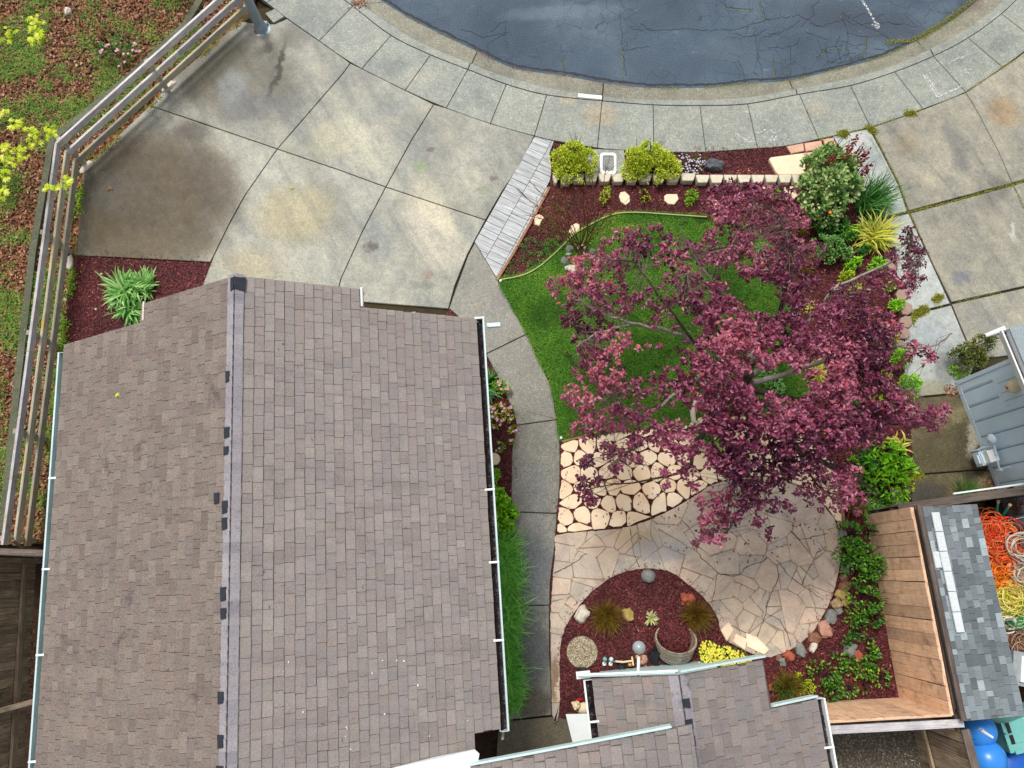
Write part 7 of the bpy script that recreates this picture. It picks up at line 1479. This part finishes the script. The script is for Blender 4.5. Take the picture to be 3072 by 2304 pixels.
ell = [(1235, 612, 55, 32, 1), (1290, 590, 70, 45, 1), (1350, 540, 60, 45, .9), (1400, 510, 50, 30, .8), (1330, 640, 55, 35, .9), (1255, 690, 50, 45, 1), (1300, 735, 60, 40, .8), (1290, 790, 55, 40, .85), (1240, 852, 32, 24, .9), (1270, 872, 34, 22, .7), (1330, 830, 50, 30, .8), (1270, 925, 40, 26, .8), (1340, 905, 70, 28, .8), (1425, 885, 55, 26, .6), (1450, 640, 60, 40, .5), (1470, 560, 60, 45, .8), (1560, 440, 42, 42, 1.0), (1600, 410, 55, 18, 1.0), (1670, 415, 60, 22, 1.1), (1620, 470, 70, 45, 1.2), (1695, 485, 50, 50, 1.1), (1740, 545, 50, 30, .8), (1560, 530, 55, 40, 1.1), (1610, 560, 40, 45, .8), (1660, 570, 50, 40, 1.0), (1700, 600, 45, 30, 1.0), (1530, 640, 45, 50, .9), (1560, 700, 60, 60, 1.4), (1630, 740, 80, 60, 1.5), (1560, 770, 60, 40, 1.3), (1700, 690, 45, 60, .9), (1770, 700, 70, 55, 1.1), (1740, 640, 40, 45, .8), (1820, 660, 50, 45, .9), (1885, 640, 40, 40, .8), (1900, 700, 45, 35, .9), (1860, 740, 65, 50, 1.2), (1780, 770, 70, 50, 1.2), (1870, 800, 70, 55, 1.4), (1925, 860, 45, 40, 1.1), (1970, 890, 45, 32, 1.1), (2015, 905, 28, 26, 1.0), (1860, 890, 70, 40, 1.2), (1800, 850, 60, 60, 1.3), (1750, 900, 60, 35, 1.0), (1750, 945, 80, 40, 1.5), (1850, 935, 70, 30, 1.4), (1680, 900, 55, 50, 1.2), (1580, 850, 55, 45, 1.4), (1545, 905, 40, 45, 1.3), (1610, 925, 70, 45, 1.5), (1570, 985, 60, 40, 1.4), (1650, 1000, 90, 45, 1.4), (1740, 1000, 60, 35, .9), (1480, 940, 60, 30, .7), (1420, 940, 50, 24, .5), (1620, 1060, 45, 45, 1.0), (1560, 1095, 55, 35, .85), (1545, 1140, 34, 34, .9), (1700, 1060, 50, 30, .4), (1680, 1095, 35, 15, .5), (1790, 1050, 50, 30, .5), (1830, 1030, 35, 30, .8), (1845, 1080, 22, 30, .7), (1700, 790, 40, 22, .8), (1480, 800, 60, 45, .6), (1400, 840, 40, 40, .3), (1430, 720, 60, 50, .22), (1500, 840, 50, 40, .8),
 (1965, 520, 18, 34, .9), (1980, 575, 26, 40, .9), (1935, 548, 20, 12, .9), (1950, 600, 32, 25, .9), (1965, 610, 18, 24, .8), (1905, 600, 25, 15, .7), (1990, 766, 34, 20, 1.1), (1975, 742, 16, 10, 1), (1950, 775, 12, 14, .8), (2050, 738, 6, 5, .8), (2048, 876, 10, 8, 1.2), (1500, 1175, 10, 10, .9), (1520, 1160, 15, 12, 1), (1790, 1090, 45, 16, .4)]
spots = [(1270, 998, 12, 10), (1262, 1060, 16, 8), (1272, 1082, 14, 8), (1258, 1042, 14, 8), (1292, 1038, 12, 6), (1258, 1000, 10, 5), (1335, 985, 20, 14), (1330, 1010, 14, 10), (1375, 998, 14, 8), (1436, 1020, 9, 4), (1438, 1048, 9, 4), (1500, 1048, 12, 6), (1310, 965, 16, 9), (1380, 945, 20, 12), (1460, 975, 20, 12), (1480, 1010, 22, 12), (1500, 975, 14, 8), (1660, 1150, 10, 4), (1640, 1130, 12, 6), (1395, 845, 6, 3), (1435, 850, 10, 5), (1400, 895, 8, 4), (1335, 885, 16, 7), (1375, 640, 10, 5), (1410, 660, 8, 3)]
holes = [(1905, 665, 16, 12, .85), (1935, 748, 16, 20, .85), (1900, 848, 18, 16, .7), (1945, 828, 22, 14, .75), (1830, 700, 14, 10, .6), (1424, 750, 44, 48, .68), (1385, 705, 28, 20, .6), (1630, 615, 34, 22, .8), (1575, 590, 34, 18, .7), (1668, 660, 22, 26, .93), (1700, 818, 40, 26, .96), (1642, 822, 28, 24, .9), (1770, 802, 24, 26, .96), (1430, 880, 45, 30, .75), (1508, 905, 22, 22, .7), (1690, 740, 14, 12, .95), (1545, 720, 10, 8, .6), (1470, 905, 26, 16, .6), (1615, 782, 20, 12, .85), (1530, 945, 30, 14, .75), (1450, 805, 20, 12, .5), (1740, 665, 18, 26, .8), (1780, 640, 22, 20, .7), (1540, 600, 22, 14, .8), (1610, 640, 24, 16, .7), (1830, 580, 40, 30, .95), (1900, 760, 14, 10, .5), (1760, 830, 18, 16, .5), (1590, 880, 10, 8, .5), (1500, 1020, 30, 24, .6), (1640, 540, 16, 10, .6), (1760, 880, 30, 10, .6), (1740, 1020, 30, 14, .5)]
ros = []; r_ = random.Random(77)
for (x, y, a, b_, dn) in ell:
    for _ in range(int(a*b_*3.14/(17.5**2)*3.3*dn)+1):
        t_ = r_.uniform(0, 6.28); q = math.sqrt(r_.random())*1.02; X = x+a*q*math.cos(t_); Y = y+b_*q*math.sin(t_)
        if any(((X-h[0])/h[2])**2+((Y-h[1])/h[3])**2 < 1 and r_.random() < h[4] for h in holes): continue
        if mnoise.noise(Vector((X/26, Y/26, 5))) < -.33: continue
        ros.append((X*D, Y*D))
for (x, y, a, n) in spots:
    for _ in range(n): ros.append(((x+r_.gauss(0, a*.5))*D, (y+r_.gauss(0, a*.5))*D))
R3 = []
for (X, Y) in ros:
    dd = math.hypot((X-2330)/620, (Y-1130)/560); z = 2.35+1.75*max(0, 1-dd**1.7)+r_.uniform(-.5, .45); R3.append(P(X, Y, z))
from mathutils.kdtree import KDTree
kd = KDTree(len(net)); [kd.insert(q, i) for i, q in enumerate(net)]; kd.balance(); g = G()
for i, q in enumerate(R3):
    if i % 7 > 4: continue
    co, idx, ds = r_.choice(kd.find_n(q, 7))
    if .08 < ds < .75:
        m1 = co+(q-co)*.5+Vector((r_.gauss(0, .05), r_.gauss(0, .05), r_.gauss(0, .04)-.03)); g.tube([co, m1, q], [.005, .0035, .002], 4, cap=False)
g.build('twigs', m_twigg, tree, smooth=60, kind='stuff')
gg = NP(); C_ = np.array([tuple(q) for q in R3]); N = len(C_); axis0 = unit(rng.normal(0, .42, (N, 3))+np.array([0, 0, 1.0])); axis0[:, :2] += (C_[:, :2]-np.array([4.1, 2.9]))*.06; axis0 = unit(axis0)
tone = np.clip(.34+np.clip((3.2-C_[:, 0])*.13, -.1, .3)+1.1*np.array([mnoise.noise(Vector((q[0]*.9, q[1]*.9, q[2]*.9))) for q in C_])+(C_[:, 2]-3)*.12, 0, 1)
e1_ = unit(np.cross(axis0, np.array([1, 0, 0.03]))); e2_ = np.cross(axis0, e1_)
for k in range(9):
    a = k*2.399+rng.uniform(-.4, .4, N)+np.arange(N); tilt = rng.uniform(-.6, .3, N)
    d = (e1_*np.cos(a)[:, None]+e2_*np.sin(a)[:, None])*np.cos(tilt)[:, None]+axis0*np.sin(tilt)[:, None]
    pos = C_+axis0*(.012*k-.06)+rng.normal(0, .016, (N, 3)); L = rng.uniform(.04, .08, N)
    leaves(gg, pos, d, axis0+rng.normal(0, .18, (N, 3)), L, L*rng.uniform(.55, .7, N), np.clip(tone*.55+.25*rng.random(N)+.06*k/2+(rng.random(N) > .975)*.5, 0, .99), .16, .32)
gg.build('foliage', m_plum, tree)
print('rosettes', N)
